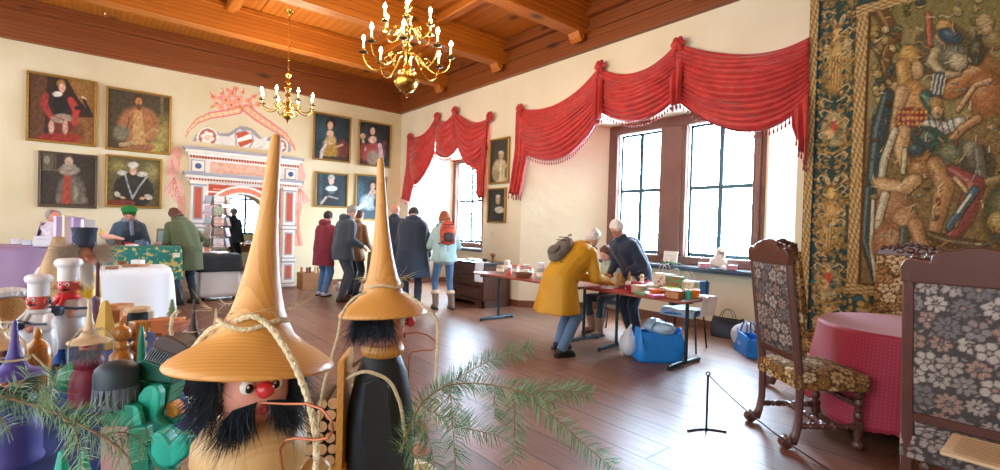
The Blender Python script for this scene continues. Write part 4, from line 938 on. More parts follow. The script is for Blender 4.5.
    mb=MB(); turned(mb,(-w/2+.03,yf,.30),(w/2-.03,yf,.30),.02,5); mb.build('front_stretcher',M_walnut,t)
    return t
baroque_chair('carved walnut chair with grey floral back seen from behind, left of the red table',(9.93,-1.955,0),math.radians(51)-PI/2,UPG,UPW)
baroque_chair('carved walnut chair cut by the right photo edge, nearest the camera',(10.87,-2.71,0),0,UPG,UPG)
baroque_chair('tan floral upholstered chair beyond the red table, facing the camera against the tapestry',(10.12,-.36,0),PI,UPW,UPW,.009)
baroque_chair('chair almost hidden behind the left walnut chair, its tan seat corner showing',(9.60,-.80,0),-PI/2-.15,UPW,UPW,.012)
# ---------------------------------------------------------------- round table with red cloth
def mk_cloth():
    m,nt,b=newmat('raspberry_cloth'); tc=N(nt,'ShaderNodeTexCoord'); v=N(nt,'ShaderNodeTexVoronoi',Scale=42); v.inputs['Randomness'].default_value=.0; nt.links.new(tc.outputs['UV'],v.inputs['Vector'])
    rp=N(nt,'ShaderNodeMapRange'); rp.inputs['From Min'].default_value=.16; rp.inputs['From Max'].default_value=.24; rp.inputs['To Min'].default_value=1; rp.inputs['To Max'].default_value=0; nt.links.new(v.outputs['Distance'],rp.inputs['Value'])
    mx=N(nt,'ShaderNodeMix',data_type='RGBA'); mx.inputs['A'].default_value=(*srgb('#a31a3c'),1); mx.inputs['B'].default_value=(*srgb('#b83a56'),1); nt.links.new(rp.outputs[0],mx.inputs['Factor']); nt.links.new(mx.outputs['Result'],b.inputs['Base Color']); b.inputs['Roughness'].default_value=.6; b.inputs['Sheen Weight'].default_value=.3; return m
M_rasp=mk_cloth()
def uvplanar(o,f):
    me=o.data; uv=me.uv_layers.new(name='UVMap')
    for l in me.loops: uv.data[l.index].uv=f(me.vertices[l.vertex_index].co,l.vertex_index)
TCX,TCY,TR_=10.39,-1.17,.62
tb=thing('round_table','round wooden table standing under the raspberry red cloth','table',(TCX,TCY,0))
mb=MB(); mb.lathe([(.0,.72),(TR_-.02,.72),(TR_,.73),(TR_,.75),(TR_-.01,.76),(0,.76)],None,48); mb.build('tabletop',M_walnut,tb)
for k in range(4):
    mb=MB(); a=PI/4+k*PI/2+.3; x,y=.38*math.cos(a),.38*math.sin(a); turned(mb,(x,y,.05),(x,y,.72),.032,5); mb.box((x,y,.66),(.07,.07,.1),bev=.006); mb.ball((x,y,.035),(.04,.04,.035)); mb.build('leg',M_walnut,tb)
mb=MB(); NA=160; rings=[]; 
rad=[0,.2,.4,.55,TR_-.03,TR_,TR_+.012]; vs=[];uvs=[]
hem=.13
seq=[(r,.772,0) for r in rad]+[(TR_+.02,.772-.025*k-.02,k/24) for k in range(1,25)]
for (r,z,t) in seq:
    for k in range(NA):
        a=2*PI*k/NA; fold=(.5+.5*math.sin(a*6+math.sin(a*2)*1.3))**1.3; rr=r+t*(.015+.11*fold)*(t**.3)
        zz=z if t==0 else .772-(.772-hem)*t-.012*t*math.sin(a*9)
        if t==1: zz-=.012*abs(math.sin(a*36))
        mb.v.append(Vector((TCX+rr*math.cos(a),TCY+rr*math.sin(a),zz+(0.0 if t else 0)))); L=r if t==0 else TR_+t*.65; uvs.append((L*math.cos(a),L*math.sin(a)) if t==0 else (a*TR_*1.1,L))
for i in range(len(seq)-1):
    for k in range(NA): mb.f.append([i*NA+k,i*NA+(k+1)%NA,(i+1)*NA+(k+1)%NA,(i+1)*NA+k])
mb.mi=[0]*len(mb.f); mb.v=[v if v.z<.771 else v for v in mb.v]
o=mb.build('tablecloth',M_rasp,None,smooth='all',mods=solid(.004,1)); uvplanar(o,lambda co,i:uvs[i])
tag(o,'raspberry red dotted cloth draped in folds over the round table','tablecloth')
# ---------------------------------------------------------------- rope posts and info board
M_iron=mat('wrought_iron','#26262a',rough=.45,metal=.6)
def rope_post(label,loc,rz):
    t=thing('rope_post',label,'barrier post',loc,rz,'low iron rope posts')
    mb=MB(); mb.tube([(0,0,.0),(0,0,.40)],.008,10); mb.tube([(.0+.014*math.cos(a),0,.414+.014*math.sin(a)) for a in [2*PI*i/12 for i in range(13)]],.004,6); mb.build('post',M_iron,t)
    mb=MB(); mb.tube([(-.14+.028*i,.05*math.cos((i-5)/5*1.4)-.03,.006) for i in range(11)],[.012]*11,8,flat=.5); mb.build('foot_bar',M_iron,t); return t
rope_post('thin black iron rope post with curved foot on the open floor',(9.45,-2.5,0),math.radians(50))
rope_post('black iron rope post outside the right picture edge',(11.5,-3.45,0),math.radians(20))
mb=MB(); a=Vector((9.45,-2.5,.41));b=Vector((11.5,-3.45,.41)); mb.tube([a.lerp(b,i/30)-Vector((0,0,.22*4*(i/30)*(1-i/30))) for i in range(31)],.004,6); tag(mb.build('barrier_cord',mat('cord_black','#1d1d20',rough=.7)),'thin black cord slung low between rope posts before the chairs','cord')
TL=ad(953,433,2.0); BL=ad(940,451,1.86)
t=thing('info_board','tilted tan information board on stand at the lower right corner','sign',(TL.x+.22,(TL.y+BL.y)/2,0))
M_kraft=mat('board_tan','#d2b68c',rough=.7,var=.1,scale=30)
d=TL-BL; w_=.46; mb=MB(); mb.add([TL,TL+Vector((w_,0,0)),BL+Vector((w_,0,0)),BL,TL-Vector((0,0,.012)),TL+Vector((w_,0,-.012)),BL+Vector((w_,0,-.012)),BL-Vector((0,0,.012))],[[3,2,1,0],[4,5,6,7],[0,1,5,4],[1,2,6,5],[2,3,7,6],[3,0,4,7]]); WC(mb.build('board',M_kraft,t,smooth=False,recenter=False))
mb=MB(); tx=M_kraft2=mat('print_brown','#7a6246',rough=.8,var=0)
for k in range(9):
    p=TL.lerp(BL,.12+k*.09)
    q=Vector((.03,0,.0012)); n=(Vector((1,0,0)).cross(d)).normalized()
    if n.z<0:n=-n
    e=d.normalized()*.0045; L=w_-.08-(.12 if k in(0,5) else R.uniform(0,.05)); p=p+Vector((.03,0,0))+n*.0012
    mb.add([p,p+Vector((L,0,0)),p+Vector((L,0,0))-e,p-e],[[0,1,2,3]])
WC(mb.build('printed_lines',tx,t,smooth=False,recenter=False))
mb=MB(); c=(TL+BL)/2+Vector((w_/2,0,-.012)); mb.tube([(c.x,c.y,.02),(c.x,c.y,c.z)],.016,12); mb.lathe([(.0,0),(.17,0),(.17,.012),(.03,.03),(.0,.03)],TR(c.x,c.y,0),28); WC(mb.build('stand',M_iron,t,recenter=False))
# ---------------------------------------------------------------- people
SK1=mat('skin_fair','#d9a68c',rough=.55,var=.06,scale=30,sss=.1); SK2=mat('skin_rosy','#cf9078',rough=.55,var=.08,scale=30,sss=.1)
def cloth(name,c,rough=.85,var=.18,scale=9,bump=.25,bscale=40): return mat(name,c,rough=rough,var=var,scale=scale,bump=bump,bscale=bscale,sheen=.2)
def ik(a,b,l1,l2,hint):
    a=Vector(a);b=Vector(b);d=b-a;L=min(d.length,(l1+l2)*.995); dn=d.normalized(); x=(l1*l1-l2*l2+L*L)/(2*L); h=math.sqrt(max(0,l1*l1-x*x)); hv=Vector(hint); hv=(hv-dn*hv.dot(dn)).normalized(); return a+dn*x+hv*h,a+dn*L
def person(label,loc,ang,h=1.70,lean=.15,headp=.2,heady=0,hips=.93,hl=(.12,.24,.78),hr=(.12,-.24,.78),fl=(.04,.1),fr=(-.04,-.1),footz=.0,
           coat=None,clen=.72,bulk=1.0,hood=False,trou=None,shoe=None,boots=0,hair=None,hairlen=0,hairmat=None,skin=SK1,hat=None,flare=1.15,scarf=None,stripes=None,glasses=False,seated=False,grip=True,hem_dx=0,slim=1.0):
    k=h/1.72; t=thing('person',label,'person',loc,ang,None,k)
    H0=Vector((0,0,hips)); sd=Vector((math.sin(lean),0,math.cos(lean))); sd2=Vector((math.sin(lean*1.35),0,math.cos(lean*1.35)))
    W_=H0+sd*.20; Cc=W_+sd2*.18; Sh=Cc+sd2*.11; Nk=Sh+sd2*.06
    ha=lean*.7+headp; hd=Vector((math.sin(ha),0,math.cos(ha))); Hc=Nk+sd2*.03+hd*.105
    Mh=TR(Hc)@RZ(heady)@EU(0,ha,0)
    S={s:Sh+Vector((0,s*.158,-.04)) for s in(1,-1)}
    hands={1:Vector(hl),-1:Vector(hr)}; el={};wr={}
    for s in(1,-1): el[s],wr[s]=ik(S[s],hands[s],.29,.27,(-.55,s*.45,-.8))
    hip={s:H0+Vector((0,s*.09,-.02)) for s in(1,-1)}; feet={1:Vector((fl[0],fl[1],.085+footz)),-1:Vector((fr[0],fr[1],.085+footz))}
    if len(fl)>2: feet[1].z+=fl[2]
    if len(fr)>2: feet[-1].z+=fr[2]
    kn={};an={}
    for s in(1,-1): kn[s],an[s]=ik(hip[s],feet[s],.44,.43,(1,s*.1,.15))
    # body: one continuous surface
    b=MB()
    b.ball(Hc,(.084,.077,.104),RZ(heady)@EU(0,ha,0),16,12); b.ball(Mh@Vector((.018,0,-.055)),(.058,.052,.055),None,14,10)
    b.caps(Mh@Vector((.066,0,.0)),Mh@Vector((.092,0,-.028)),.010,.015,8)
    for s in(1,-1): b.ball(Mh@Vector((-.005,s*.074,-.01)),(.018,.012,.028),None,8,6)
    b.ball(Mh@Vector((.07,0,-.06)),(.018,.028,.012),None,8,6)
    b.caps(Nk-sd2*.05,Hc-hd*.06,.060,.052,14)
    b.caps(H0+Vector((0,.05,0)),H0+Vector((0,-.05,0)),.115,.115,14)
    for a_,c_,r1,r2 in((H0,W_,.125,.115),(W_,Cc,.115,.13)): b.caps(a_+Vector((0,.04,0)),c_+Vector((0,.05,0)),r1,r2,14);b.caps(a_-Vector((0,.04,0)),c_-Vector((0,.05,0)),r1,r2,14)
    for s in(1,-1):
        b.caps(Cc,S[s],.10,.062,14); b.caps(S[s],el[s],.050,.041,12); b.caps(el[s],wr[s],.041,.027,12)
        fd=(wr[s]-el[s]).normalized(); sd_=fd.cross(Vector((0,0,1))).normalized() if abs(fd.z)<.9 else Vector((1,0,0)); up=sd_.cross(fd).normalized()
        pc=wr[s]+fd*.055; b.caps(wr[s],pc+sd_*.012,.024,.028,10);b.caps(wr[s],pc-sd_*.016,.024,.027,10)
        for q in range(4):
            o=(q-1.5)*.018; L=(.060,.070,.066,.052)[q]; p0=pc+fd*.02+sd_*o; p1=p0+fd*L*.55-up*.010; p2=p1+fd*L*.4-up*.024
            b.caps(p0,p1,.0095,.009,8); b.caps(p1,p2,.009,.0075,8)
        sg=s; b.caps(wr[s]+fd*.03-sd_*.02*sg,wr[s]+fd*.062-sd_*.048*sg-up*.01,.012,.010,8); b.caps(wr[s]+fd*.062-sd_*.048*sg-up*.01,wr[s]+fd*.088-sd_*.05*sg-up*.02,.010,.008,8)
        b.caps(hip[s],kn[s],.082,.056,14); b.caps(kn[s],an[s],.054,.036,12); b.caps(an[s],an[s]+Vector((.11,s*.01,-.045)),.035,.028,10)
    b.build('body',skin,t,mods=remesh(.010,3),recenter=False)
    # clothes
    c=MB(); B=bulk
    for a_,c_,r1,r2 in((H0,W_,.155*B,.145*B),(W_,Cc,.145*B,.155*B)):
        for s in(1,-1): c.caps(a_+Vector((0,s*.05,0)),c_+Vector((0,s*.055,0)),r1,r2,14)
    for s in(1,-1):
        c.caps(Cc,S[s],.125*B,.070*B,14); c.caps(Sh,S[s],.085,.066*B,12); c.caps(S[s],el[s],.070*B,.060*B,12); c.caps(el[s],el[s].lerp(wr[s],.93),.062*B,.044*B,12)
        c.lathe([(.046*B,0),(.05*B,.015),(.047*B,.03),(.02,.03)],TR(el[s].lerp(wr[s],.9))@align(wr[s]-el[s]),12)
    c.caps(Sh,Nk,.095,.075,14)
    c.lathe([(.08,0),(.085,.02),(.088,.045),(.07,.05)],TR(Nk-sd2*.02)@align(sd2),14)
    if hood: c.ball(Nk-Vector((.08,0,-.0))+sd2*.01,(.085,.12,.075),EU(0,.5,0)); c.tube([Nk+Vector((.05*math.cos(a)-.03,.105*math.sin(a),.03)) for a in [PI*.35+PI*1.3*i/12 for i in range(13)]],.032,8)
    if clen<hips-.03:
        L=hips-clen+.06; n=8; z0=hips+.06; pr=[]
        for i in range(n+1):
            q=i/n; pr.append((.165*B*(1+(flare-1)*q),z0-L*q))
        mbv=[];fs=[];NN=28
        for i,(r,z) in enumerate(pr):
            q=i/n
            for j in range(NN):
                a=2*PI*j/NN; rr=r*(1+.05*q*math.sin(a*6+1)); mbv.append((rr*math.cos(a)*.92+(.02+hem_dx)*q+(z-hips)*0,rr*1.18*math.sin(a),z))
        for i in range(n):
            for j in range(NN): fs.append([i*NN+j,i*NN+(j+1)%NN,(i+1)*NN+(j+1)%NN,(i+1)*NN+j][::-1])
        fs.append(list(range(NN))); fs.append([n*NN+j for j in range(NN)][::-1]); c.add(mbv,fs)
    co=c.build('coat',coat,t,mods=remesh(.013,3),recenter=False)
    # seam, zip and pockets
    dtl=MB(); dm=mat('coat_trim_dark','#1c2024',rough=.5,var=.1)
    dtl.tube([H0+Vector((.165*B,0,0)),W_+Vector((.155*B*math.cos(lean),0,0)),Cc+Vector((.16*B*math.cos(lean),0,-.03))],.006,6)
    for s in(1,-1): dtl.box(H0+Vector((.10,s*.15*B,.02)),(.09,.02,.015),bev=.004)
    dtl.build('zip_and_pockets',dm,co,recenter=False)
    if scarf: sm=MB(); sm.tube([Nk+Vector((.085*math.cos(a),.085*math.sin(a),.02+.01*math.sin(3*a))) for a in [2*PI*i/20 for i in range(21)]],.035,8,False); sm.caps(Nk+Vector((.08,.03,0)),Nk+Vector((.12,.05,-.22)),.03,.03); sm.build('scarf',scarf,t,recenter=False)
    # trousers
    p=MB(); p.caps(H0+Vector((0,.05,.02)),H0+Vector((0,-.05,.02)),.135*slim,.135*slim,14)
    for s in(1,-1):
        p.caps(hip[s],kn[s],.102*slim,.073*slim,14); e=kn[s].lerp(an[s],.96 if not boots else .7); p.caps(kn[s],e,.071*slim,.060*slim if not boots else .052*slim,12); p.caps(kn[s].lerp(an[s],.5),kn[s].lerp(an[s],.55),.070*slim,.070*slim)
    p.build('trousers',trou,t,mods=remesh(.013,3),recenter=False)
    for s in(1,-1):
        q=MB(); A=an[s]; q.caps(A+Vector((-.03,0,-.03)),A+Vector((.14,s*.012,-.045)),.045,.038,12); q.caps(A+Vector((0,0,.02)),A+Vector((-.01,0,-.03)),.048,.048,12)
        if boots: q.caps(A,A.lerp(kn[s],boots),.055,.062,14)
        so=q.build('shoe',shoe,t,mods=remesh(.010,3),recenter=False)
        q=MB(); q.prism([(-.085,-.03),(-.06,-.045),(.0,-.04),(.10,-.05),(.16,-.045),(.19,-.015),(.19,.015),(.16,.045),(.10,.05),(.0,.04),(-.06,.045),(-.085,.03)],A.z-.085,A.z-.062,TR(A.x,A.y+s*.006,0)); q.build('sole',mat('rubber_sole','#1b1b1d',rough=.7),so,recenter=False)
        if boots==.46:
            q=MB(); q.lathe([(.058,-.02),(.075,-.01),(.078,.02),(.07,.045),(.055,.05)],TR(A.lerp(kn[s],boots))@align(kn[s]-A),16); q.build('fur_trim',mat('fur_cream','#c9b59a',rough=.95,var=.3,scale=60,bump=.6),so,recenter=False)
    # head
    if hairmat:
        g=MB(); q=lambda x,y,z:Mh@Vector((x,y,z))
        g.ball(q(-.02,0,.024),(.094,.088,.101),RZ(heady)@EU(0,ha,0),16,12)
        rr=random.Random(len(label)*7+int(h*100))
        for i in range(46):
            a=rr.uniform(.7,2*PI-.7); e=rr.uniform(-.3,1.3); v=Vector((.085*math.cos(a)*math.cos(e)-.018,.08*math.sin(a)*math.cos(e),.09*math.sin(e)+.03)); g.caps(q(*v),q(*(v*1.10+Vector((0,0,-.02)))),.017,.010,6)
        if hairlen>0:
            for i in range(9):
                a=PI*.55+PI*.9*i/8; g.caps(q(.07*math.cos(a)-.01,.075*math.sin(a),.0),q(.085*math.cos(a)-.02,.085*math.sin(a),-hairlen),.035,.022,8)
        g.build('hair',hairmat,t,mods=remesh(.009,1),recenter=False)
        # keep face clear: hairline is behind the brow by construction
    if hat=='beret':
        g=MB(); g.lathe([(.0,.125),(.05,.12),(.10,.09),(.118,.055),(.105,.03),(.088,.015),(.085,-.01),(.09,-.015)],Mh@TR(-.02,0,.035)@EU(0,-.25,0),24); g.tube([Mh@(EU(0,-.25,0)@Vector((-.02+.089*math.cos(a),.089*math.sin(a),.03))) for a in [2*PI*i/24 for i in range(25)]],.012,6)
        hm=g.build('beret',mat('knit_green','#1f7a3c',rough=.95,var=.25,scale=40,bump=.5,bscale=90),t,recenter=False)
        g=MB(); g.ball(Mh@Vector((-.05,0,.165)),.014); g.build('beret_stub',mat('knit_green','#1f7a3c'),hm,recenter=False)
    f=MB(); ew=mat('eye_white','#eeeae2',rough=.3,var=0)
    for s in(1,-1):
        f.m(0).ball(Mh@Vector((.067,s*.028,.006)),.0105,None,8,6); f.m(1).ball(Mh@Vector((.0745,s*.028,.006)),.006,None,8,6); f.m(2).caps(Mh@Vector((.074,s*.016,.026)),Mh@Vector((.066,s*.042,.024)),.0045,.003,6)
    f.build('eyes',[ew,mat('iris_dark','#3a2c22',rough=.2,var=0),mat('brow_brown','#6b5444',var=.1)],t,recenter=False)
    f=MB(); f.caps(Mh@Vector((.081,.016,-.06)),Mh@Vector((.081,-.016,-.06)),.0055,.0055,8); f.build('lips',mat('lip_rose','#b0605a',rough=.5),t,recenter=False)
    if glasses:
        f=MB(); gm=mat('glasses_dark','#23252b',rough=.3)
        for s in(1,-1):
            f.tube([Mh@Vector((.086,s*.031+.023*math.cos(a),.005+.018*math.sin(a))) for a in [2*PI*i/16 for i in range(17)]],.0022,5,False); f.tube([Mh@Vector((.086,s*.054,.008)),Mh@Vector((.0,s*.08,.008))],.0018,5)
        f.tube([Mh@Vector((.088,-.009,.008)),Mh@Vector((.088,.009,.008))],.0018,5); f.build('glasses',gm,t,recenter=False)
    t['_sh']=list(Sh); 
    del t['_sh']
    return t,dict(Sh=Sh,Cc=Cc,W=W_,k=k,Mh=Mh,sd=sd2,lean=lean)
def bag_on_back(name,label,cat,pt,info,mt,mt2,w=.30,hh=.42,d=.17,yo=0,loop=True,roll=0,zo=0):
    k=info['k']; t=thing(name,label,cat,pt.matrix_world.translation,0,None,1)
    t.location=pt.location; t.rotation_euler=pt.rotation_euler; t.scale=pt.scale
    L=info['lean']*1.25; M=TR(info['Cc']+info['sd']*(.02+zo)+Vector((-math.cos(L)*(.145+d/2),yo,math.sin(L)*(.145+d/2))))@EU(roll,L,0)
    mb=MB(); mb.ball((0,0,0),(d*.55,w*.5,hh*.5),M,20,14); mb.box((0,0,-hh*.08),(d*.85,w*.86,hh*.78),M,bev=.05); b=mb.build('pack_body',mt,t,mods=remesh(.012,4),recenter=False)
    mb=MB(); mb.box((-d*.5,0,-hh*.18),(d*.4,w*.7,hh*.38),M,bev=.03); mb.build('front_pocket',mt2,t,mods=subd(1),recenter=False)
    mb=MB(); 
    for z in(.12,.0): mb.tube([M@Vector((-d*.52,w*.42*math.sin(a),hh*z+.08)) for a in (-1,-.5,0,.5,1)],.006,6)
    mb.tube([M@Vector((-d*.2+.0,.03*math.cos(a),hh*.5+.03*math.sin(a))) for a in [PI*i/8 for i in range(9)]],.007,6); mb.build('zips_and_loop',mat('webbing_black','#1a1b1e',rough=.7),t,recenter=False)
    for s in(1,-1):
        mb=MB(); S=info['Sh']; mb.tube([M@Vector((d*.4,s*w*.3,hh*.42)),S+Vector((-.02,s*.11-0,.10)),S+Vector((.10,s*.13,.03)),info['Cc']+Vector((.16,s*.14,-.05)),info['W']+Vector((.06,s*.2,-.02)),M@Vector((d*.3,s*w*.4,-hh*.4))],[.018]*6,6,flat=.3); mb.build('shoulder_strap',mat('webbing_black','#1a1b1e',rough=.7),t,recenter=False)
    return t
HG=mat('hair_grey','#8f8a86',rough=.8,var=.25,scale=40,bump=.5); HW=mat('hair_white','#dcd8d2',rough=.8,var=.15,scale=40,bump=.5); HB=mat('hair_brown','#5a3a26',rough=.7,var=.25,scale=40,bump=.5); HR=mat('hair_auburn','#8f4a28',rough=.7,var=.25,scale=40,bump=.5); HD=mat('hair_dark','#2a211d',rough=.7,var=.2,scale=40,bump=.5)
BK=mat('shoe_black','#17181b',rough=.5,var=.1)
jean=cloth('jeans_blue','#4a7096'); jeand=cloth('jeans_dark','#2c3c4e'); navy=cloth('trousers_navy','#27323f')
def F(x,y,z=0): return at(x,y,z)
p=F(187,304); person('person in long olive green parka bending over the book stall, back turned',(p.x,p.y,0),face(-.95,.4),1.70,lean=.42,headp=.55,hl=(.42,.12,.96),hr=(.30,-.30,.98),coat=cloth('parka_olive','#4c5636'),clen=.58,bulk=1.12,hood=True,trou=jeand,shoe=BK,boots=.4,hairmat=HB,hairlen=.10,fl=(.0,.12),fr=(-.05,-.10))
p=ad(130,245,8.35); person('person in green knitted beret and slate blue coat writing behind the green cloth',(p.x,p.y,0),face(.55,-.8),1.66,lean=.42,headp=.35,hl=(.42,.12,1.02),hr=(.40,-.16,1.02),coat=cloth('coat_slate','#43586a'),clen=.75,bulk=1.12,trou=navy,shoe=BK,hairmat=HB,hat='beret',scarf=cloth('scarf_stripe','#7c8296'),skin=SK2)
dm,di=person('person in black jacket standing in the side room beyond the doorway',(-3.84,-3.04,0),face(.25,.95),1.76,lean=.03,headp=.1,coat=cloth('jacket_black','#2a313c'),clen=.80,trou=cloth('trousers_black','#1d2126'),shoe=BK,hairmat=HG)
bag_on_back('small_backpack','charcoal backpack worn by the person beyond the doorway','backpack',dm,di,cloth('pack_charcoal','#30323c'),cloth('pack_charcoal2','#3c3e4a'),.28,.40,.14)
p=F(322,296); person('person in maroon coat, leftmost of the group below the right-hand portraits',(p.x,p.y,0),face(.35,.9),1.66,lean=.12,headp=.35,coat=cloth('coat_maroon','#7c2438'),clen=.62,bulk=1.02,trou=jean,shoe=mat('shoe_lilac','#b8b6c4'),hairmat=HD,hood=True,hl=(.38,.1,.95),hr=(.34,-.15,.95))
p=F(333,297); person('person in brown coat half hidden behind the big man in the slate jacket',(p.x-.05,p.y+.42,0),face(.4,.9),1.70,lean=.15,headp=.3,coat=cloth('coat_brown','#7a5230'),clen=.70,trou=navy,shoe=BK,hairmat=HB,hl=(.38,.1,.95),hr=(.34,-.15,.95))
p=F(341,301); person('grey-haired person in dark slate jacket and trousers, head bowed to the stall',(p.x,p.y,0),face(.75,.6),1.78,lean=.14,headp=.55,coat=cloth('jacket_slate','#38434e'),clen=.74,bulk=1.12,hood=True,trou=cloth('trousers_slate','#333b45'),shoe=mat('shoe_brown','#4a3324',rough=.5),hairmat=HG,hl=(.36,.10,.98),hr=(.30,-.16,.98))
p=F(392,300); person('bald person in dark navy coat among the group left of the first window',(p.x,p.y,0),face(.1,.98),1.84,lean=.04,headp=.15,coat=cloth('coat_navy','#202b3a'),clen=.60,bulk=1.15,trou=cloth('trousers_dusk','#28303c'),shoe=BK,hl=(.3,.12,.98),hr=(.3,-.12,.98),skin=SK2)
p=F(411,308); person('person in long dark blue hooded coat beside the one with the red backpack',(p.x,p.y,0),face(-.15,.95),1.80,lean=.22,headp=.75,coat=cloth('coat_midnight','#243346'),clen=.52,bulk=1.28,hood=True,trou=cloth('trousers_ink','#25313f'),shoe=BK,hairmat=HD,hl=(.35,.14,.95),hr=(.2,-.25,.85),flare=1.3)
p=F(443,309); tp_,ti=person('auburn-haired person in pale aqua jacket and blue jeans at the first window',(p.x,p.y,0),face(-.35,.9),1.68,lean=.08,headp=.25,coat=cloth('jacket_aqua','#a2c2c2'),clen=.84,bulk=1.06,hood=True,trou=jean,shoe=mat('boot_taupe','#6e5a4c',rough=.7,var=.2),boots=.46,hairmat=HR,hairlen=.12,hl=(.34,.22,1.0),hr=(.26,-.2,.98),fl=(.02,.13),fr=(-.06,-.14),slim=.88)
bag_on_back('hiking_backpack','orange and black hiking backpack on the person in the aqua jacket','backpack',tp_,ti,mat('pack_orange','#b8452c',rough=.7,var=.9,scale=22),mat('pack_dark','#3a2c30',rough=.7,var=.5,scale=20),.29,.44,.17)
p=F(557,353); yp,yi=person('white-haired person in mustard raincoat and jeans leaning over the craft table',(p.x,p.y,0),face(.9,.42),1.66,lean=.62,headp=.25,hips=.88,coat=mat('raincoat_mustard','#c8920c',rough=.6,var=.12,scale=6,bump=.2,bscale=14),clen=.50,bulk=1.22,hood=True,trou=cloth('jeans_faded','#5f7fa2'),shoe=BK,hairmat=HW,hl=(.60,.15,.86),hr=(.62,-.12,.86),fl=(.12,.16),fr=(-.05,-.17),flare=1.4,hem_dx=-.05)
bag_on_back('shoulder_bag','grey fabric rucksack slung on the mustard raincoat','bag',yp,yi,cloth('pack_grey','#6a6258'),cloth('pack_grey2','#5a534b'),.28,.38,.15,zo=-.13)
p=F(629,343); person('person with white curls and glasses in dark blue jacket behind the craft table',(p.x,p.y+.12,0),face(-.85,-.45),1.66,lean=.46,headp=.30,coat=cloth('jacket_ink','#20304a'),clen=.78,bulk=1.08,trou=cloth('trousers_pitch','#1d2530'),shoe=BK,hairmat=HW,glasses=True,skin=SK2,hl=(.34,.12,.93),hr=(.36,-.12,.90))
person('brown-haired person in pale mint jacket seated behind the mustard raincoat',(6.92,-.22,0),face(-.75,-.5),1.66,lean=.25,headp=.3,hips=.50,coat=cloth('jacket_mint','#a8b8a4'),clen=.47,bulk=1.1,trou=cloth('leggings_dark','#26323c'),shoe=mat('boot_suede','#8a6a54',rough=.8,var=.2),boots=.35,hairmat=HB,hairlen=.14,hl=(.34,.16,.80),hr=(.34,-.12,.80),fl=(.46,.14),fr=(.34,-.12),hood=True,slim=.85)
# ---------------------------------------------------------------- craft tables in the middle of the room
M_tabred=mat('table_veneer','#8a3f2a',rough=.35,var=.15,scale=5,coat=.2); M_steel=mat('table_steel','#1f3038',rough=.4,metal=.5,var=.1)
def tleg_table(label,x0,x1,y0,y1,z=.74,legs=(.12,.88),name='folding_table'):
    cx,cy=(x0+x1)/2,(y0+y1)/2; t=thing(name,label,'table',(cx,cy,0),0,'folding craft tables'); w,d=x1-x0,y1-y0
    mb=MB(); mb.box((0,0,z-.013),(w,d,.026),bev=.005); mb.build('tabletop',M_tabred,t,smooth=False)
    mb=MB(); mb.box((0,0,z-.045),(w-.2,.04,.04)); mb.box((0,0,z-.045),(.04,d-.1,.04),TR((legs[0]-.5)*w,0,0)); mb.box((0,0,z-.045),(.04,d-.1,.04),TR((legs[1]-.5)*w,0,0)); mb.build('frame_rail',M_steel,t,smooth=False)
    for l in legs:
        mb=MB(); x=(l-.5)*w; mb.tube([(x,.03,.03),(x,.03,z-.05)],.020,10); mb.tube([(x,-d/2+.06,.03),(x,-d/2+.1,.035),(x,d/2-.1,.035),(x,d/2-.04,.03)],[.018,.025,.025,.018],8)
        for s in(-1,1): mb.ball((x,s*(d/2-.07),.014),(.025,.025,.014),None,8,6)
        mb.build('leg',M_steel,t)
    return t
tleg_table('long red-topped craft table on T-shaped legs, the one reaching left behind the raincoat',5.20,7.28,-1.48,-.72,legs=(.07,.90))
tleg_table('red-topped craft table on T-shaped legs, the right one above the blue bag',7.32,8.62,-1.40,-.68,legs=(.17,.87))
GL=mat('jar_glass','#cfd8d4',rough=.08,trans=.0,var=0,alpha=.45); 
def cl(n,c,**k): return mat('goods_'+n,c,**{**dict(rough=.5,var=.12,scale=25),**k})
def jar(label,x,y,z,r,h,fill,lid,group='preserve jars on the left craft table'):
    t=thing('glass_jar',label,'jar',(x,y,z),0,group); mb=MB(); mb.lathe([(0,.003),(r*.92,.003),(r,.01),(r,h*.78),(r*.8,h*.86),(r*.8,h*.9),(0,h*.9)],None,16); mb.build('contents',fill,t)
    mb=MB(); mb.lathe([(r*1.02,0),(r*1.03,h*.8),(r*.85,h*.89)],None,16,False); mb.build('glass',GL,t)
    mb=MB(); mb.lathe([(0,h*.87),(r*.9,h*.87),(r*.92,h*.89),(r*.9,h),(0,h+.002)],None,16); mb.build('lid',lid,t)
    mb=MB(); mb.lathe([(r*1.035,h*.25),(r*1.035,h*.6)],None,16,False); mb.build('paper_label',cl('paper','#e8e2d2',rough=.8),t); return t
def simple(name,label,cat,x,y,z,mb,mt,group=None,rz=0,**k):
    o=mb.build(name,mt,None,recenter=False,**k); o.location=(x,y,z); o.rotation_euler=(0,0,rz); return tag(o,label,cat,group)
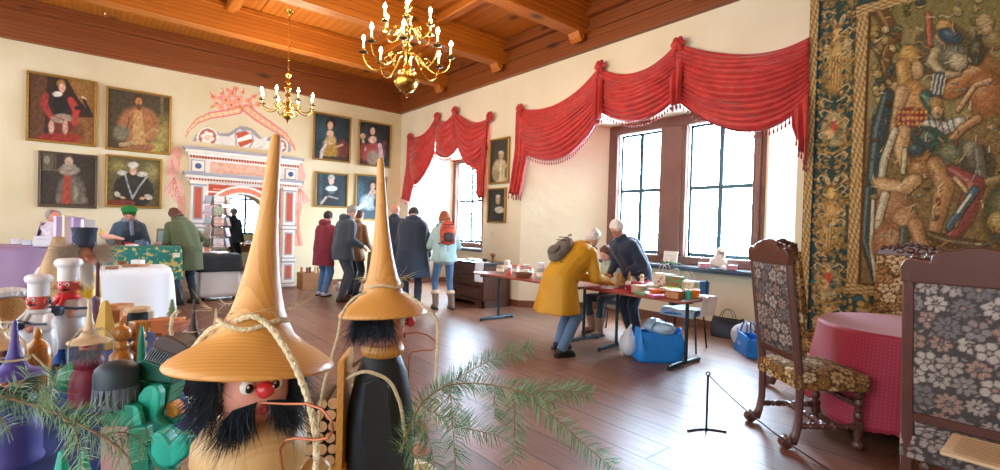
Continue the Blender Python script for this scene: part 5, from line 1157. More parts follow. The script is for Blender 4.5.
def cookie_bag(label,x,y,z,c,s=1,group=None,rib='#b02a30'):
    t=thing('cellophane_bag',label,'gift bag',(x,y,z),0,group); mb=MB(); mb.lathe([(0,0),(.045*s,.003),(.055*s,.03*s),(.05*s,.07*s),(.022*s,.10*s),(.014*s,.108*s)],None,14); mb.build('bag',cl('bag'+c,c,var=.5,scale=50),t)
    mb=MB(); n=14; mb.grid(lambda u,v:Vector(((.014+.03*v)*s*(1+.25*math.sin(u*2*PI*6))*math.cos(u*2*PI),(.014+.03*v)*s*(1+.25*math.sin(u*2*PI*6))*math.sin(u*2*PI),(.108+.05*v)*s)),28,4,True); mb.build('frill',cl('cello','#e6eaec',rough=.2),t,mods=solid(.001))
    mb=MB(); mb.tube([(.017*s*math.cos(a),.017*s*math.sin(a),.108*s) for a in [2*PI*i/10 for i in range(11)]],.005*s,6,False); mb.ball((.02*s,.012*s,.108*s),(.014*s,.006*s,.010*s)); mb.ball((.02*s,-.012*s,.108*s),(.014*s,.006*s,.010*s)); mb.build('ribbon',cl('rib'+rib,rib),t); return t
z=.741
HT=mat
jar('low jar with honey-coloured content and brown lid, at the far left table end',5.34,-.86,z,.05,.13,cl('honey','#c08a3a'),cl('lidbrown','#6b4a30'))
jar('tall jar with golden content and white cloth top behind the left table end',5.44,-1.0,z,.05,.19,cl('gold','#d0a050'),cl('lidwhite','#e6e2da'))
jar('jar of pale biscuits with a cork-brown lid left of the red lids',5.52,-1.2,z,.06,.12,cl('biscuit','#c8a878'),cl('cork','#a8845a'))
jar('first jar with a red lid from the left table end',5.66,-1.02,z,.055,.13,cl('jam1','#8a3a28'),cl('lidred','#c4241f'))
jar('second jar with a red lid, of orange content',5.82,-1.0,z,.055,.13,cl('jam2','#c07838'),cl('lidred','#c4241f'))
jar('third jar with a red lid, of pale content',5.98,-1.02,z,.055,.12,cl('jam3','#d8c8a0'),cl('lidred','#c4241f'))
jar('large clear jar with a silver lid in front of the raincoat',6.42,-1.22,z,.065,.16,cl('nuts','#a08468',var=.5,scale=60),cl('lidsilver','#b8bcc0',metal=.8,rough=.3))
jar('second clear jar with a silver lid beside the raincoat hem',6.56,-1.14,z,.055,.14,cl('nuts2','#b09878',var=.5,scale=60),cl('lidsilver','#b8bcc0'))
cookie_bag('white cellophane bag of biscuits behind the wicker tray',6.05,-1.16,z,'#d8cdb8',1.1,'cellophane gift bags')
cookie_bag('cream cellophane bag with a red ribbon above the wicker tray',6.2,-1.0,z,'#e2dccf',1.3,'cellophane gift bags')
cookie_bag('tall white cellophane bag next to the raincoat shoulder bag',6.55,-.92,z,'#e8e4dc',1.5,'cellophane gift bags')
cookie_bag('small cellophane bag with red sweets near the table front',5.86,-1.32,z,'#c05048',.8,'cellophane gift bags')
def basket(label,x,y,z,r,h,c,group=None,oval=1.3,rz=0):
    t=thing('wicker_basket',label,'basket',(x,y,z),rz,group); mb=MB(); n=24
    for k in range(8):
        zz=h*k/8+.006; rr=r*(.8+.2*k/8); mb.tube([((rr+.004*math.sin(i*PI+k*PI))*math.cos(2*PI*i/n)*oval,(rr+.004*math.sin(i*PI+k*PI))*math.sin(2*PI*i/n),zz) for i in range(n+1)],h/14,6,False)
    mb.tube([((r*1.03)*math.cos(2*PI*i/n)*oval,(r*1.03)*math.sin(2*PI*i/n),h) for i in range(n+1)],h/9,6,False); mb.lathe([(0,.002),(r*.8,.002),(r*.8,.01),(0,.01)],None,20,sx=oval); mb.build('woven_body',mat('wicker_'+c,c,rough=.7,var=.3,scale=40),t); return t
basket('shallow brown wicker tray in the middle of the left craft table',6.16,-1.30,z,.11,.06,'#7a4a2c')
def trinket(kind,label,x,y,z,c,group,rz=0,zscale=1):
    mb=MB()
    if kind=='angel': mb.lathe([(.03,0),(.024,.03),(.012,.075),(.008,.08)],None,12); mb.ball((0,0,.095),.017); mb.tube([(-.035,.012,.085),(0,.012,.07),(.035,.012,.085)],[.004,.012,.004],6,flat=.4)
    if kind=='tree':
        for k in range(4): mb.lathe([(.036-.008*k,.02+.025*k),(.006,.05+.026*k)],None,12)
        mb.tube([(0,0,0),(0,0,.03)],.008,8)
    if kind=='star': mb.prism([((.045 if k%2==0 else .018)*math.cos(k*PI/5+PI/2),(.045 if k%2==0 else .018)*math.sin(k*PI/5+PI/2)+.045) for k in range(10)],-.006,.006,EU(PI/2,0,0))
    if kind=='house': mb.box((0,0,.025),(.06,.045,.05)); mb.prism([(-.038,.05),(.038,.05),(0,.085)],-.028,.028,EU(PI/2,0,0))
    if kind=='candle': mb.lathe([(.022,0),(.022,.06),(.004,.062),(.003,.072)],None,14)
    if kind=='bowl': mb.lathe([(0,.0),(.03,.0),(.05,.03),(.055,.045),(.048,.045),(.028,.012),(0,.01)],None,18)
    if kind=='tin': mb.lathe([(0,0),(.05,0),(.052,.003),(.052,.04),(.054,.042),(.054,.055),(.05,.058),(0,.058)],None,22)
    if kind=='book': mb.box((0,0,.012),(.12,.16,.024),bev=.003)
    if kind=='box': mb.box((0,0,.03),(.12,.09,.06),bev=.004); mb.box((0,0,.063),(.124,.094,.012),bev=.003)
    if '#' in c and zscale!=1: mb.v=[v*zscale for v in mb.v]
    nm={'angel':'wooden_angel','tree':'toy_tree','star':'straw_star','house':'toy_house','candle':'candle','bowl':'wooden_bowl','tin':'round_tin','book':'card_stack','box':'gift_box'}[kind]
    return simple(nm,label,nm.replace('_',' '),x,y,z,mb,cl(kind+c,c,var=.25),group,rz)
# goods behind and right of the raincoat
for (k,l,x,y,c) in [('angel','small wooden angel nearest the raincoat sleeve',7.36,-1.02,'#d8b890'),('angel','pale wooden angel second from the raincoat sleeve',7.46,-.96,'#e6d6c0'),('tree','beige wooden toy tree in front of the mint jacket',7.56,-1.0,'#b89468'),
 ('tree','taller beige toy tree before the seated person',7.64,-.92,'#a88858'),('star','straw star leaning among the toy trees',7.50,-.86,'#d8b060'),('house','small wooden house behind the toy trees',7.58,-.80,'#b08050'),
 ('book','flat stack of white cards on the red table runner',7.55,-1.18,'#e0ddd8'),('bowl','red wooden bowl in front of the blue jacket',7.86,-1.18,'#9a1f2c'),('box','red and green flat gift box behind the red bowl',7.92,-.86,'#a03a44'),
 ('tin','dark green tin beside the red gift box',8.10,-.78,'#4a5a3c'),('tin','white round tin under the floral bags',8.02,-1.02,'#d8d2c6'),('tin','beige tin at the near table edge',7.98,-1.22,'#bfa888'),
 ('book','green card stack at the near table edge',8.12,-1.30,'#6c8a5a'),('bowl','orange shallow bowl near the table edge',8.22,-1.24,'#d86a20'),('book','pink card stack near the table corner',8.30,-1.33,'#c8607a'),
 ('box','brown paper box in front of the floral bags',8.28,-1.12,'#a8845c'),('tin','lime green tub between the yellow-green and orange tubs on the craft table',8.36,-1.14,'#9ad020'),('tin','yellow-green tub left of the lime one',8.26,-1.02,'#c8d840'),
 ('tin','orange tub at the right table end',8.49,-1.0,'#f08010'),('candle','teal candle in front of the orange tub',8.54,-1.16,'#3aa890'),('box','dark red gift box behind the white table cards',7.74,-.92,'#b02438'),('tree','green toy tree among the gift boxes',8.0,-.72,'#5a8a48'),('candle','thick red candle behind the red bowl',7.8,-.78,'#c02828'),('angel','pale wooden angel in front of the blue jacket',7.72,-.78,'#e0c8a0'),('candle','white candle beside the thick red candle',7.72,-1.06,'#e8e2d4'),('box','wooden box at the right table end',8.44,-1.26,'#b07a48'),('star','small straw star on the wooden box side',8.2,-.9,'#d8b060')]:
    trinket(k,l,x,y,z,c,'small craft goods on the right table',R.uniform(-.5,.5),1.55 if k not in('book','box') else 1.25)
def gift_bag(label,x,y,z,w,h,d,c,c2,rz=0,group='floral paper gift bags'):
    t=thing('paper_gift_bag',label,'gift bag',(x,y,z),rz,group); mb=MB(); mb.box((0,0,h/2),(w,d,h),taper=1.06); b=mb.build('paper_bag',mat('print'+c,c,rough=.6,var=.5,scale=30),t,smooth=False)
    mb=MB()
    for i in range(10): 
        a=R.uniform(-w*.4,w*.4);zz=R.uniform(.1*h,.9*h); mb.ball((a,-d/2-.002,zz),(.014,.002,.012),None,6,4)
    mb.build('printed_flowers',mat('print'+c2,c2,rough=.6,var=.2),t)
    for s in(-1,1): mb=MB(); mb.tube([(w*.25*math.cos(a),s*d*.4,h+w*.5*math.sin(a)) for a in [PI*i/10 for i in range(11)]],.003,6); mb.build('handle',cl('handle','#e4e0d8'),t)
    return t
gift_bag('white gift bag with red flowers in the middle of the right craft table',8.06,-.84,z,.22,.21,.10,'#d6c8b8','#a83a34')
gift_bag('green and red gift bag right of the white one',8.24,-.92,z,.17,.20,.09,'#6c7c4c','#b02a2a',.2)
gift_bag('pale gift bag with a domed top of wrapped sweets at the right table end',8.38,-.88,z,.20,.16,.11,'#c8d0b0','#c84a6a',-.1)
mb=MB()
mb.grid(lambda u,v:Vector((u*.62+7.33-7.6,v*.34-.17+.006*math.sin(u*30),.002+.003*math.sin(v*9+u*7))),20,10); simple('table_runner','red cloth runner at the left end of the right craft table','table runner',7.62,-1.22,z+.002,mb,cl('runner','#a8202a',rough=.9),None,mods=solid(.003))
# white cloth hanging over the right table end
mb=MB(); mb.grid(lambda u,v:Vector(((v*.30 if v<.45 else .135+.02*math.sin(v*6+u*4)*.3),(u-.5)*.30+.02*math.sin(v*5),(.012+.006*math.sin(u*14) if v<.45 else .012-(v-.45)*.36)+.006*math.sin(u*17))),16,24)
simple('white_towel','white cloth hanging over the right end of the craft table','cloth',8.50,-.90,z,mb,cl('towel','#e8eaee',rough=.95),None,mods=solid(.004))
# sign on the window sill
M_sign=mat('card_white','#e9e7e2',rough=.7,var=.02); ink=mat('ink_grey','#70707a',rough=.8,var=0)
def strokes(name,w,rows,M,parent,mt,seed=1,h=.018):
    """faint unreadable handwriting: short broken strokes in rows"""
    r=random.Random(seed); mb=MB()
    for k,(z,L) in enumerate(rows):
        x=-L/2; pts=[]
        while x<L/2: pts.append((x,0,z+r.uniform(-h,h)*.5)); x+=h*.45
        mb.tube([M@Vector(q) for q in pts],.0018,5)
    return mb.build(name,mt,parent,recenter=False)
t=thing('card_sign','white card sign with grey lettering standing on the large window sill','sign',(7.02,1.0,.93))
mb=MB(); mb.box((0,0,.11),(.24,.008,.20),EU(-.15,0,0)); mb.box((0,.04,.06),(.03,.08,.01),EU(.6,0,0)); mb.build('card',M_sign,t,smooth=False)
strokes('lettering',.2,[(.135,.16),(.08,.19)],TR(0,-.004,0)@EU(-.15,0,0)@TR(0,-.007,0),t,ink)
mb=MB()
for k in range(26): a=R.uniform(-.16,.16); mb.ball((a,R.uniform(-.03,.03),R.uniform(.01,.05)),(.014,.012,.012),None,6,4)
mb.tube([(-.17,0,.02),(-.05,.01,.04),(.08,0,.03),(.18,.01,.02)],.012,6)
simple('berry_garland','small green garland with red berries before the card sign','garland',7.10,.90,.93,mb,mat('garland_mix','#4a6a3c',rough=.8,var=.9,scale=60))
# plush and packets on the sill
t=thing('plush_sheep','white plush sheep sitting on the right part of the window sill','plush toy',(7.80,.98,.93)); wool=mat('wool_white','#e0dad0',rough=1,var=.15,scale=50,bump=.8,bscale=70)
mb=MB(); mb.ball((0,0,.09),(.13,.09,.09)); mb.ball((.02,0,.17),(.075,.07,.08)); mb.ball((.05,-.03,.25),(.07,.06,.06)); mb.caps((.09,-.05,.03),(.15,-.09,.02),.03,.03); mb.caps((-.09,-.04,.03),(-.12,-.10,.02),.03,.03); mb.build('body',wool,t,mods=remesh(.01,2))
mb=MB(); mb.ball((.085,-.075,.24),(.036,.034,.03)); mb.caps((.085,-.075,.24),(.02,-.04,.28),.02,.012); mb.caps((.085,-.075,.24),(.11,.0,.28),.02,.012); mb.build('face',mat('felt_grey','#a59b92',rough=.9),t)
trinket('box','white paper packet left of the plush sheep',7.58,.98,.93,'#dfe2e6',None); trinket('box','small pink box lying on the sill left of the plush sheep',7.66,.88,.93,'#c08090',None,.3)
trinket('box','pink box right of the plush sheep at the sill end',8.02,.94,.93,'#b07a88',None,.2)
# bags on the floor
BG=Vector((8.15,-1.06,0))
def tote(label,x,y,w,h,d,rz,c,c2=None,slump=.1,name='tote_bag',cat='bag',seed=0,text_=None):
    t=thing(name,label,cat,(x,y,0),rz); mt=mat('fabric'+c,c,rough=.45,var=.18,scale=7,bump=.5,bscale=14)
    mb=MB()
    def fn(u,v):
        a=2*PI*u; e=.25; cx=math.copysign(abs(math.cos(a))**e,math.cos(a)); cy=math.copysign(abs(math.sin(a))**e,math.sin(a)); w2=w/2*(1-.06*v)+.012*math.sin(a*5+v*7+seed); d2=d/2*(1-.25*v*v)+.015*math.sin(a*3+v*5+seed)
        return Vector((cx*w2,cy*d2,h*v*(1-slump*abs(math.sin(a*1+seed))*v)+.004))
    mb.grid(fn,64,16,True); o=len(mb.v); mb.v+=[fn(i/64,0) for i in range(64)]; mb.f.append(list(range(o,o+64))[::-1]); mb.mi.append(0); mb.build('bag_body',mt,t,smooth='all',mods=solid(.004))
    hm=mat('strap'+(c2 or c),c2 or c,rough=.6,var=.1)
    for s in(-1,1):
        mb=MB(); mb.tube([(w*.22*math.cos(a)*1.1,s*d*.36-s*.03*math.sin(a),h*.78+.17*math.sin(a)) for a in [PI*i/14 for i in range(15)]],.010,6,flat=.35); mb.build('handle',hm,t)
    if text_:
        strokes('printed_mark',.2,[(h*.5,.15),(h*.4,.12)],TR(0,-d/2-.016,0),t,mat('print_pale','#d7e8f4',rough=.5,var=0),3,.04)
    return t
B1=tote('large bright blue woven carrier bag full of things in front of the craft table',BG.x,BG.y,.50,.36,.26,face(1,0),'#1585dc','#2a6fae',.12,name='carrier_bag')
mb=MB(); mb.ball((0,0,.0),(.20,.12,.08)); mb.ball((-.08,.02,.03),(.10,.09,.07)); mb.ball((.1,-.02,.02),(.1,.08,.06)); simple('plastic_bag','crumpled translucent plastic bag on top of the blue carrier bag','plastic bag',BG.x,BG.y,.36,mb,mat('poly_pale','#a9c8dc',rough=.25,var=.2,scale=20,bump=.8,bscale=20),None,mods=remesh(.012,2))
mb=MB(); mb.ball((0,0,.13),(.11,.10,.13)); mb.ball((0,0,.25),(.06,.05,.06)); mb.caps((0,0,.28),(.03,.0,.36),.03,.015); simple('plastic_bag','crumpled white plastic bag left of the blue carrier bag','plastic bag',BG.x-.30,BG.y-.14,.0,mb,mat('poly_white','#d6dde4',rough=.3,var=.1,scale=20,bump=.8,bscale=20),None,mods=remesh(.012,2))
tote('black shopping tote against the wall under the window',8.03,.84,.40,.28,.18,.1,'#23252b','#2a2c33',.1)
mb=MB(); mb.ball((0,0,.14),(.15,.09,.15)); mb.ball((.05,0,.24),(.10,.06,.08)); a=simple('plastic_bag','white carrier bag leaning between the black tote and the blue bag','plastic bag',8.40,.46,.0,mb,mat('poly_white2','#dde2ea',rough=.35,var=.1,scale=14,bump=.6,bscale=20),None,mods=remesh(.012,2))
tote('blue shopping bag leaning under the window, right of the white bag',8.62,.12,.44,.28,.18,-.85,'#1a80d8','#2a6fae',.25,name='carrier_bag',seed=2,text_=1)
# stool with cloth behind the craft table, and a folding chair
def seat_chair(label,x,y,rz,c='#2f5f8a'):
    t=thing('stacking_chair',label,'chair',(x,y,0),rz,'tube-framed chairs behind the craft tables'); ch=mat('tube_dark','#232c38',rough=.35,metal=.6)
    mb=MB(); mb.box((0,0,.45),(.42,.42,.035),bev=.015); mb.build('seat',mat('seat'+c,c,rough=.8,var=.15),t)
    for sx in(-1,1):
        for sy in(-1,1): mb=MB(); mb.tube([(sx*.17,sy*.16,.44),(sx*.21,sy*.21,.0)],.011,8); mb.build('leg',ch,t)
        mb=MB(); mb.tube([(sx*.18,.17,.44),(sx*.185,.21,.6),(sx*.18,.24,.84)],.011,8); mb.build('back_tube',ch,t)
    mb=MB(); mb.box((0,.235,.76),(.38,.02,.18),EU(-.1,0,0),bev=.008); mb.build('backrest',mat('seat'+c,c),t); return t
seat_chair('tube-framed chair under the person in the mint jacket',6.98,-.20,math.radians(120))
seat_chair('tube-framed chair with cloth on its seat right of the blue jacket',8.02,-.28,.2)
mb=MB(); mb.grid(lambda u,v:Vector(((u-.5)*.44,(v-.5)*.42,.01+.012*math.sin(u*9)*math.sin(v*8)-(.22*max(0,abs(v-.5)-.42)*5))),20,20); simple('folded_cloth','white cloth with blue print lying on the chair seat','cloth',8.02,-.28,.49,mb,mat('cloth_print','#b9cddd',rough=.9,var=.5,scale=12),None,mods=solid(.006))
# ---------------------------------------------------------------- chest of drawers by the first window
t=thing('chest_of_drawers','dark antique chest of three drawers by the pier between the windows','chest of drawers',(3.93,-.38,0)); CM=woodmat('chest_oak','#5a3424','#3a1f18',scale=5,rough=.35,axis='Z',dist=3,stretch=(.3,1,1.5),coat=.3)
mb=MB(); W,D,Hh=1.06,.62,.80; mb.box((0,0,.13+(Hh-.17)/2),(W-.04,D-.04,Hh-.17),bev=.01); mb.build('carcass',CM,t,smooth=False)
mb=MB(); mb.box((0,0,Hh-.02),(W+.04,D+.04,.04),bev=.012); mb.build('top',mat('chest_top','#3b4656',rough=.25,coat=.4),t,smooth=False)
mb=MB(); mb.prism([(-W/2,0),(-W/2+.13,0),(-W/2+.16,.05),(-W/2+.24,.09),(W/2-.24,.09),(W/2-.16,.05),(W/2-.13,0),(W/2,0),(W/2,.13),(-W/2,.13)],-D/2,-D/2+.03,EU(PI/2,0,0)@Matrix.Scale(-1,4,(0,0,1))); 
for s in(-1,1): mb.box((s*(W/2-.02),0,.065),(.04,D,.13)); mb.box((s*(W/2-.06),-D/2+.03,.03),(.12,.07,.06),bev=.01)
mb.build('bracket_base',CM,t,smooth=False)
for k in range(3):
    mb=MB(); zz=.15+k*.205; mb.box((0,-D/2+.0,zz+.1),(W-.12,.04,.185),bev=.012); mb.box((0,-D/2-.022,zz+.1),(W-.24,.012,.11),bev=.008); dr=mb.build('drawer',CM,t,smooth=False)
    for s in(-1,1): mb=MB(); mb.lathe([(.012,0),(.010,.01),(.018,.02),(.016,.03),(0,.034)],TR(s*.28,-D/2-.025,zz+.1)@EU(PI/2,0,0),12); mb.build('knob',M_brassd,dr,recenter=False)
    mb=MB(); mb.prism([(-.015,-.02),(.015,-.02),(.022,.01),(.0,.026),(-.022,.01)],0,.004,TR(0,-D/2-.028,zz+.1)@EU(PI/2,0,0)); mb.build('keyhole_plate',M_brass,dr,recenter=False)
mb=MB(); mb.grid(lambda u,v:Vector(((u-.5)*.24+.01*math.sin(v*6),-(.16 if v>.3 else v*.53),-(v-.3)*.5-.0 if v>.3 else .0)),12,20); simple('lace_runner','white cloth hanging over the front right of the dark chest','cloth',4.36,-.56,.81,mb,cl('towel','#e8eaee',rough=.95),None,mods=solid(.004))
trinket('book','white papers lying on the dark chest',3.62,-.38,.80,'#d8dce2',None); trinket('book','blue folder lying on the dark chest',3.84,-.45,.80,'#54708c',None,.4); trinket('bowl','dark small bowl on the dark chest',4.05,-.36,.80,'#4a3a34',None)
mb=MB(); mb.lathe([(.05,0),(.045,.02),(.02,.03),(.02,.08),(.05,.12),(.045,.15),(.0,.16)],None,14); simple('wooden_lantern','small brown lantern standing on the dark chest','lantern',4.22,-.30,.80,mb,cl('lantern','#8a5a34'))
mb=MB(); mb.box((0,0,.045),(.9,.12,.09),bev=.004); simple('book_row_box','long box of coloured leaflets on the first window sill','box',2.65,1.02,.93,mb,mat('leaflets','#7a5048',rough=.7,var=.9,scale=30))
# light switch plate on the pier
mb=MB(); 
for k in range(2): mb.box((0,-.006,k*.11),(.08,.012,.08),bev=.003)
mb.box((0,-.004,.055),(.05,.006,.06)); o=mb.build('switch_plate',mat('switch_cream','#ddd2b4',rough=.4,var=0),None); o.location=(3.78,-.006,1.16); tag(o,'pair of cream wall switch plates below the small portraits','switch')
# ---------------------------------------------------------------- stall below the right-hand portraits
def stall_table(label,c,w,d,h,rz,top,skirt,group=None,drop=.9,seed=1,leglen=None):
    t=thing('stall_table',label,'table',(c[0],c[1],0),rz,group); mb=MB(); mb.box((0,0,h-.02),(w,d,.03)); mb.build('tabletop',mat('board_pale','#b89468',var=.2),t,smooth=False)
    for sx in(-1,1):
        for sy in(-1,1): mb=MB(); mb.tube([(sx*(w/2-.06),sy*(d/2-.06),0),(sx*(w/2-.06),sy*(d/2-.06),h-.03)],.02,8); mb.build('leg',M_steel,t)
    return t
def drape(name,label,c,w,d,h,rz,mt,drop=.7,seed=1,fold=.02,z0=.0,fn=None,cols=False):
    """cloth over a rectangular table with hanging sides in folds"""
    mb=MB(); P=[]; n=160; per=2*(w+d)
    def edge(s):
        s=s%per
        if s<w: return (-w/2+s,-d/2,0,-1)
        s-=w
        if s<d: return (w/2,-d/2+s,1,0)
        s-=d
        if s<w: return (w/2-s,d/2,0,1)
        s-=w; return (-w/2,d/2-s,-1,0)
    rows=[0,.5,.9,1]+[1+k/10 for k in range(1,11)]; uv=[]
    for r in rows:
        for k in range(n):
            s=per*k/n; x,y,nx,ny=edge(s)
            if r<=1: p=(x*r,y*r,h+.006)
            else:
                t=r-1; f=fold*(.5+.5*math.sin(s*19+seed+1.8*math.sin(s*4)))*t**.5+.012*t; p=(x+nx*f+.01*nx,y+ny*f+.01*ny,h+.004-drop*t)
            mb.v.append(Vector(p)); uv.append((s*.5,r))
    for i in range(len(rows)-1):
        for k in range(n): mb.f.append([i*n+k,i*n+(k+1)%n,(i+1)*n+(k+1)%n,(i+1)*n+k][::-1])
    mb.mi=[0]*len(mb.f); o=mb.build(name,mt,None,recenter=False,smooth='all',mods=solid(.004)); o.location=(c[0],c[1],z0); o.rotation_euler=(0,0,rz); return tag(o,label,'tablecloth')
mauve=mat('cloth_mauve','#a08098',rough=.8,var=.15,scale=3); wht=mat('cloth_white','#dfe6ea',rough=.85,var=.06,scale=4); blk=mat('cloth_black','#2b333a',rough=.85,var=.1)
cst=ad(362,258,9.6); c0=(2.25,-1.25)
stall_table('table with grey-brown cloth in front of the bowed grey-haired person',c0,.9,.6,.86,math.radians(20),None,None)
drape('stall_cloth','grey-brown cloth over the table below the right-hand portraits',c0,.9,.6,.86,math.radians(20),mat('cloth_taupe','#8f8578',rough=.9,var=.15),.50)
for i,(l,dx,dy,c,k) in enumerate([('pink ornament box on the grey-brown stall','.1','-.2','#c85a8a','box'),('brown wooden crate on the grey-brown stall','-.1','.1','#7a5030','box'),('dark red candle on the grey-brown stall','.3','-.1','#8a2430','candle'),('green toy tree on the grey-brown stall','.0','-.1','#4a6a40','tree'),('white card stack on the grey-brown stall','.25','-.25','#d0d0c8','book'),('wooden angel on the grey-brown stall','-.25','-.15','#b08a58','angel')]):
    trinket(k,l,c0[0]+float(dx),c0[1]+float(dy),.868,c,None,i)
def crate(label,x,y,w,d,h,rz,c='#8a5c38',fill=None):
    t=thing('wooden_crate',label,'crate',(x,y,0),rz,'open wooden crates on the floor'); m_=mat('crate'+c,c,rough=.7,var=.25,scale=6); mb=MB()
    for s in(-1,1):
        for k in range(3): mb.box((0,s*d/2,h*(k+.5)/3),(w,.015,h/3-.008)); mb.box((s*w/2,0,h*(k+.5)/3),(.015,d,h/3-.008))
    mb.box((0,0,.01),(w,d,.015)); 
    for sx in(-1,1):
        for sy in(-1,1): mb.box((sx*(w/2-.02),sy*(d/2-.02),h/2),(.03,.03,h))
    mb.build('slatted_box',m_,t,smooth=False); return t
crate('wooden crate filled with figures on the floor right of the portal',.55,-2.28,.62,.36,.36,PI/2,'#9a6a40')
for i in range(7):
    mb=MB(); mb.caps((0,0,.03),(0,0,.09),.035,.028,10); mb.ball((0,0,.13),.03,None,10,8); mb.lathe([(.03,.15),(.028,.16),(.0,.175)],None,10); simple('wooden_figure',['wooden figure','red-brown wooden figure','dark wooden figure','pale wooden figure','tan wooden figure','tall wooden figure','small wooden figure'][i]+' standing in the crate by the portal, number %s from the left'%['one','two','three','four','five','six','seven'][i],'figurine',.50+.1*(i%2),-2.54+i*.085,.30,mb,cl('fig%d'%i,['#b8844c','#8f3a2c','#5a3c2a','#d0a878','#a87848','#6a6a5c','#c09058'][i]),'wooden figures in the crate')
p=at(364,300); crate('wooden crate on the floor in front of the grey-brown stall',2.9,-1.95,.42,.30,.28,.3,'#9a6238')
mb=MB(); mb.ball((0,0,.07),(.10,.07,.07)); mb.ball((.05,0,.15),(.05,.045,.05)); simple('white_plush','small white plush animal on the floor beside the maroon coat','plush toy',1.05,-1.95,.0,mb,wool,None,mods=remesh(.01,2))
# side room table seen through the doorway
t=thing('side_table','brown table in the side room beyond the doorway','table',(-4.6,-2.25,0)); mb=MB(); mb.box((0,0,.74),(.8,1.6,.05),bev=.01); mb.box((.3,0,.62),(.03,1.4,.2)); mb.build('tabletop',mat('side_oak','#9a6a44',var=.2),t,smooth=False)
for sx in(-1,1):
    for sy in(-1,1): mb=MB(); mb.box((sx*.33,sy*.7,.36),(.07,.07,.72)); mb.build('leg',mat('side_oak','#9a6a44'),t,smooth=False)
mb=MB(); mb.ball((0,0,.1),(.16,.3,.1)); mb.ball((.05,.2,.13),(.12,.16,.1)); simple('red_sack','red sack lying under the side room table','sack',-3.9,-2.5,0,mb,cloth('sack_red','#b8202c'),None,mods=remesh(.015,3))
trinket('box','pale box on the side room table',-4.5,-2.5,.765,'#b8c0c8',None)
# ---------------------------------------------------------------- stalls along the left
teal=mat('cloth_teal','#1f7a6c',rough=.8,var=.1)
def mk_teal():
    m,nt,b=newmat('teal_gold_print'); tc=N(nt,'ShaderNodeTexCoord'); v=N(nt,'ShaderNodeTexVoronoi',Scale=9); v.feature='DISTANCE_TO_EDGE'; nt.links.new(tc.outputs['Object'],v.inputs['Vector'])
    n=N(nt,'ShaderNodeTexNoise',Scale=16,Detail=2); nt.links.new(tc.outputs['Object'],n.inputs['Vector'])
    rp=N(nt,'ShaderNodeMapRange'); rp.inputs['From Min'].default_value=.57; rp.inputs['From Max'].default_value=.60; nt.links.new(n.outputs['Fac'],rp.inputs['Value'])
    mx=N(nt,'ShaderNodeMix',data_type='RGBA'); mx.inputs['A'].default_value=(*srgb('#1c7268'),1); mx.inputs['B'].default_value=(*srgb('#b8a860'),1); nt.links.new(rp.outputs[0],mx.inputs['Factor']); nt.links.new(mx.outputs['Result'],b.inputs['Base Color']); b.inputs['Roughness'].default_value=.8; return m
M_teal=mk_teal()
def twist(mb,pts,r,turns=18,n=3):
    """twisted cord"""
    pts=[Vector(p) for p in pts]; L=len(pts); K=max(2,int(turns*4/L)+1); fine=[]
    for i in range(L-1):
        p0=pts[max(0,i-1)];p1=pts[i];p2=pts[i+1];p3=pts[min(L-1,i+2)]
        for q in range(K): t=q/K; fine.append(.5*((2*p1)+(-p0+p2)*t+(2*p0-5*p1+4*p2-p3)*t*t+(-p0+3*p1-3*p2+p3)*t**3))
    fine.append(pts[-1]); M_=len(fine); t0=(fine[1]-fine[0]).normalized(); nx=t0.orthogonal().normalized(); fr=[]
    for i in range(M_):
        t=(fine[min(i+1,M_-1)]-fine[max(i-1,0)]).normalized(); nx=(nx-t*nx.dot(t)).normalized(); fr.append((t,nx.copy(),t.cross(nx)))
    for s in range(n):
        mb.tube([fine[i]+(fr[i][1]*math.cos(2*PI*(turns*i/M_+s/n))+fr[i][2]*math.sin(2*PI*(turns*i/M_+s/n)))*r*.5 for i in range(M_)],r*.62,5)
    return fine
# back row, counter height
TB=1.0
cA=(1.55,-7.05)
stall_table('long counter table under the mauve cloth at the far left',cA,1.6,.8,.98,PI/2,None,None)
drape('mauve_cloth','mauve satin cloth with a red band over the far left counter',cA,1.6,.8,.98,PI/2,mat('satin_mauve','#9a7fa0',rough=.45,var=.2,scale=3),.62)
o=drape('red_underlay','dark red cloth showing below the mauve satin cloth',cA,1.56,.76,.90,PI/2,mat('cloth_wine','#8a2a44',rough=.8,var=.1),.86)
cB=(1.75,-5.52)
stall_table('counter table under the teal and gold cloth in front of the green beret',cB,1.25,.62,.98,PI/2,None,None)
drape('teal_cloth','teal cloth printed with gold scrolls over the counter of the green beret',cB,1.25,.62,.98,PI/2,M_teal,.52,seed=4)
# card rack on black and white clothed table
q=ad(217,290,8.75); cC=(q.x,q.y)
stall_table('small table under black and white cloths beside the olive parka',cC,.5,.6,.80,0,None,None)
drape('white_skirt_cloth','white cloth hanging under the black one below the card rack',cC,.5,.6,.80,0,wht,.74,seed=6)
drape('black_top_cloth','black cloth laid over the table of the card rack',cC,.54,.64,.812,0,blk,.30,seed=7)
t=thing('card_rack','tall rotating wire rack full of greeting cards before the portal','display rack',(cC[0]-.02,cC[1]-.02,.825)); t.scale=(1.3,1.3,1); wire=mat('rack_wire','#b8b2b4',rough=.3,metal=.8)
mb=MB(); mb.tube([(0,0,0),(0,0,1.04)],.012,8); mb.lathe([(0,0),(.16,0),(.15,.02),(.02,.03)],None,20)
for k in range(5):
    for a in range(6): q=a*PI/3; mb.tube([(0,0,.10+k*.19),(.15*math.cos(q),.15*math.sin(q),.10+k*.19)],.004,5)
mb.build('wire_frame',wire,t)
cc=['#d8cfd4','#b8c4d0','#c9a8a0','#a8b0b8','#e2ddd8','#8f7f78','#c8b8c8','#9aa890']
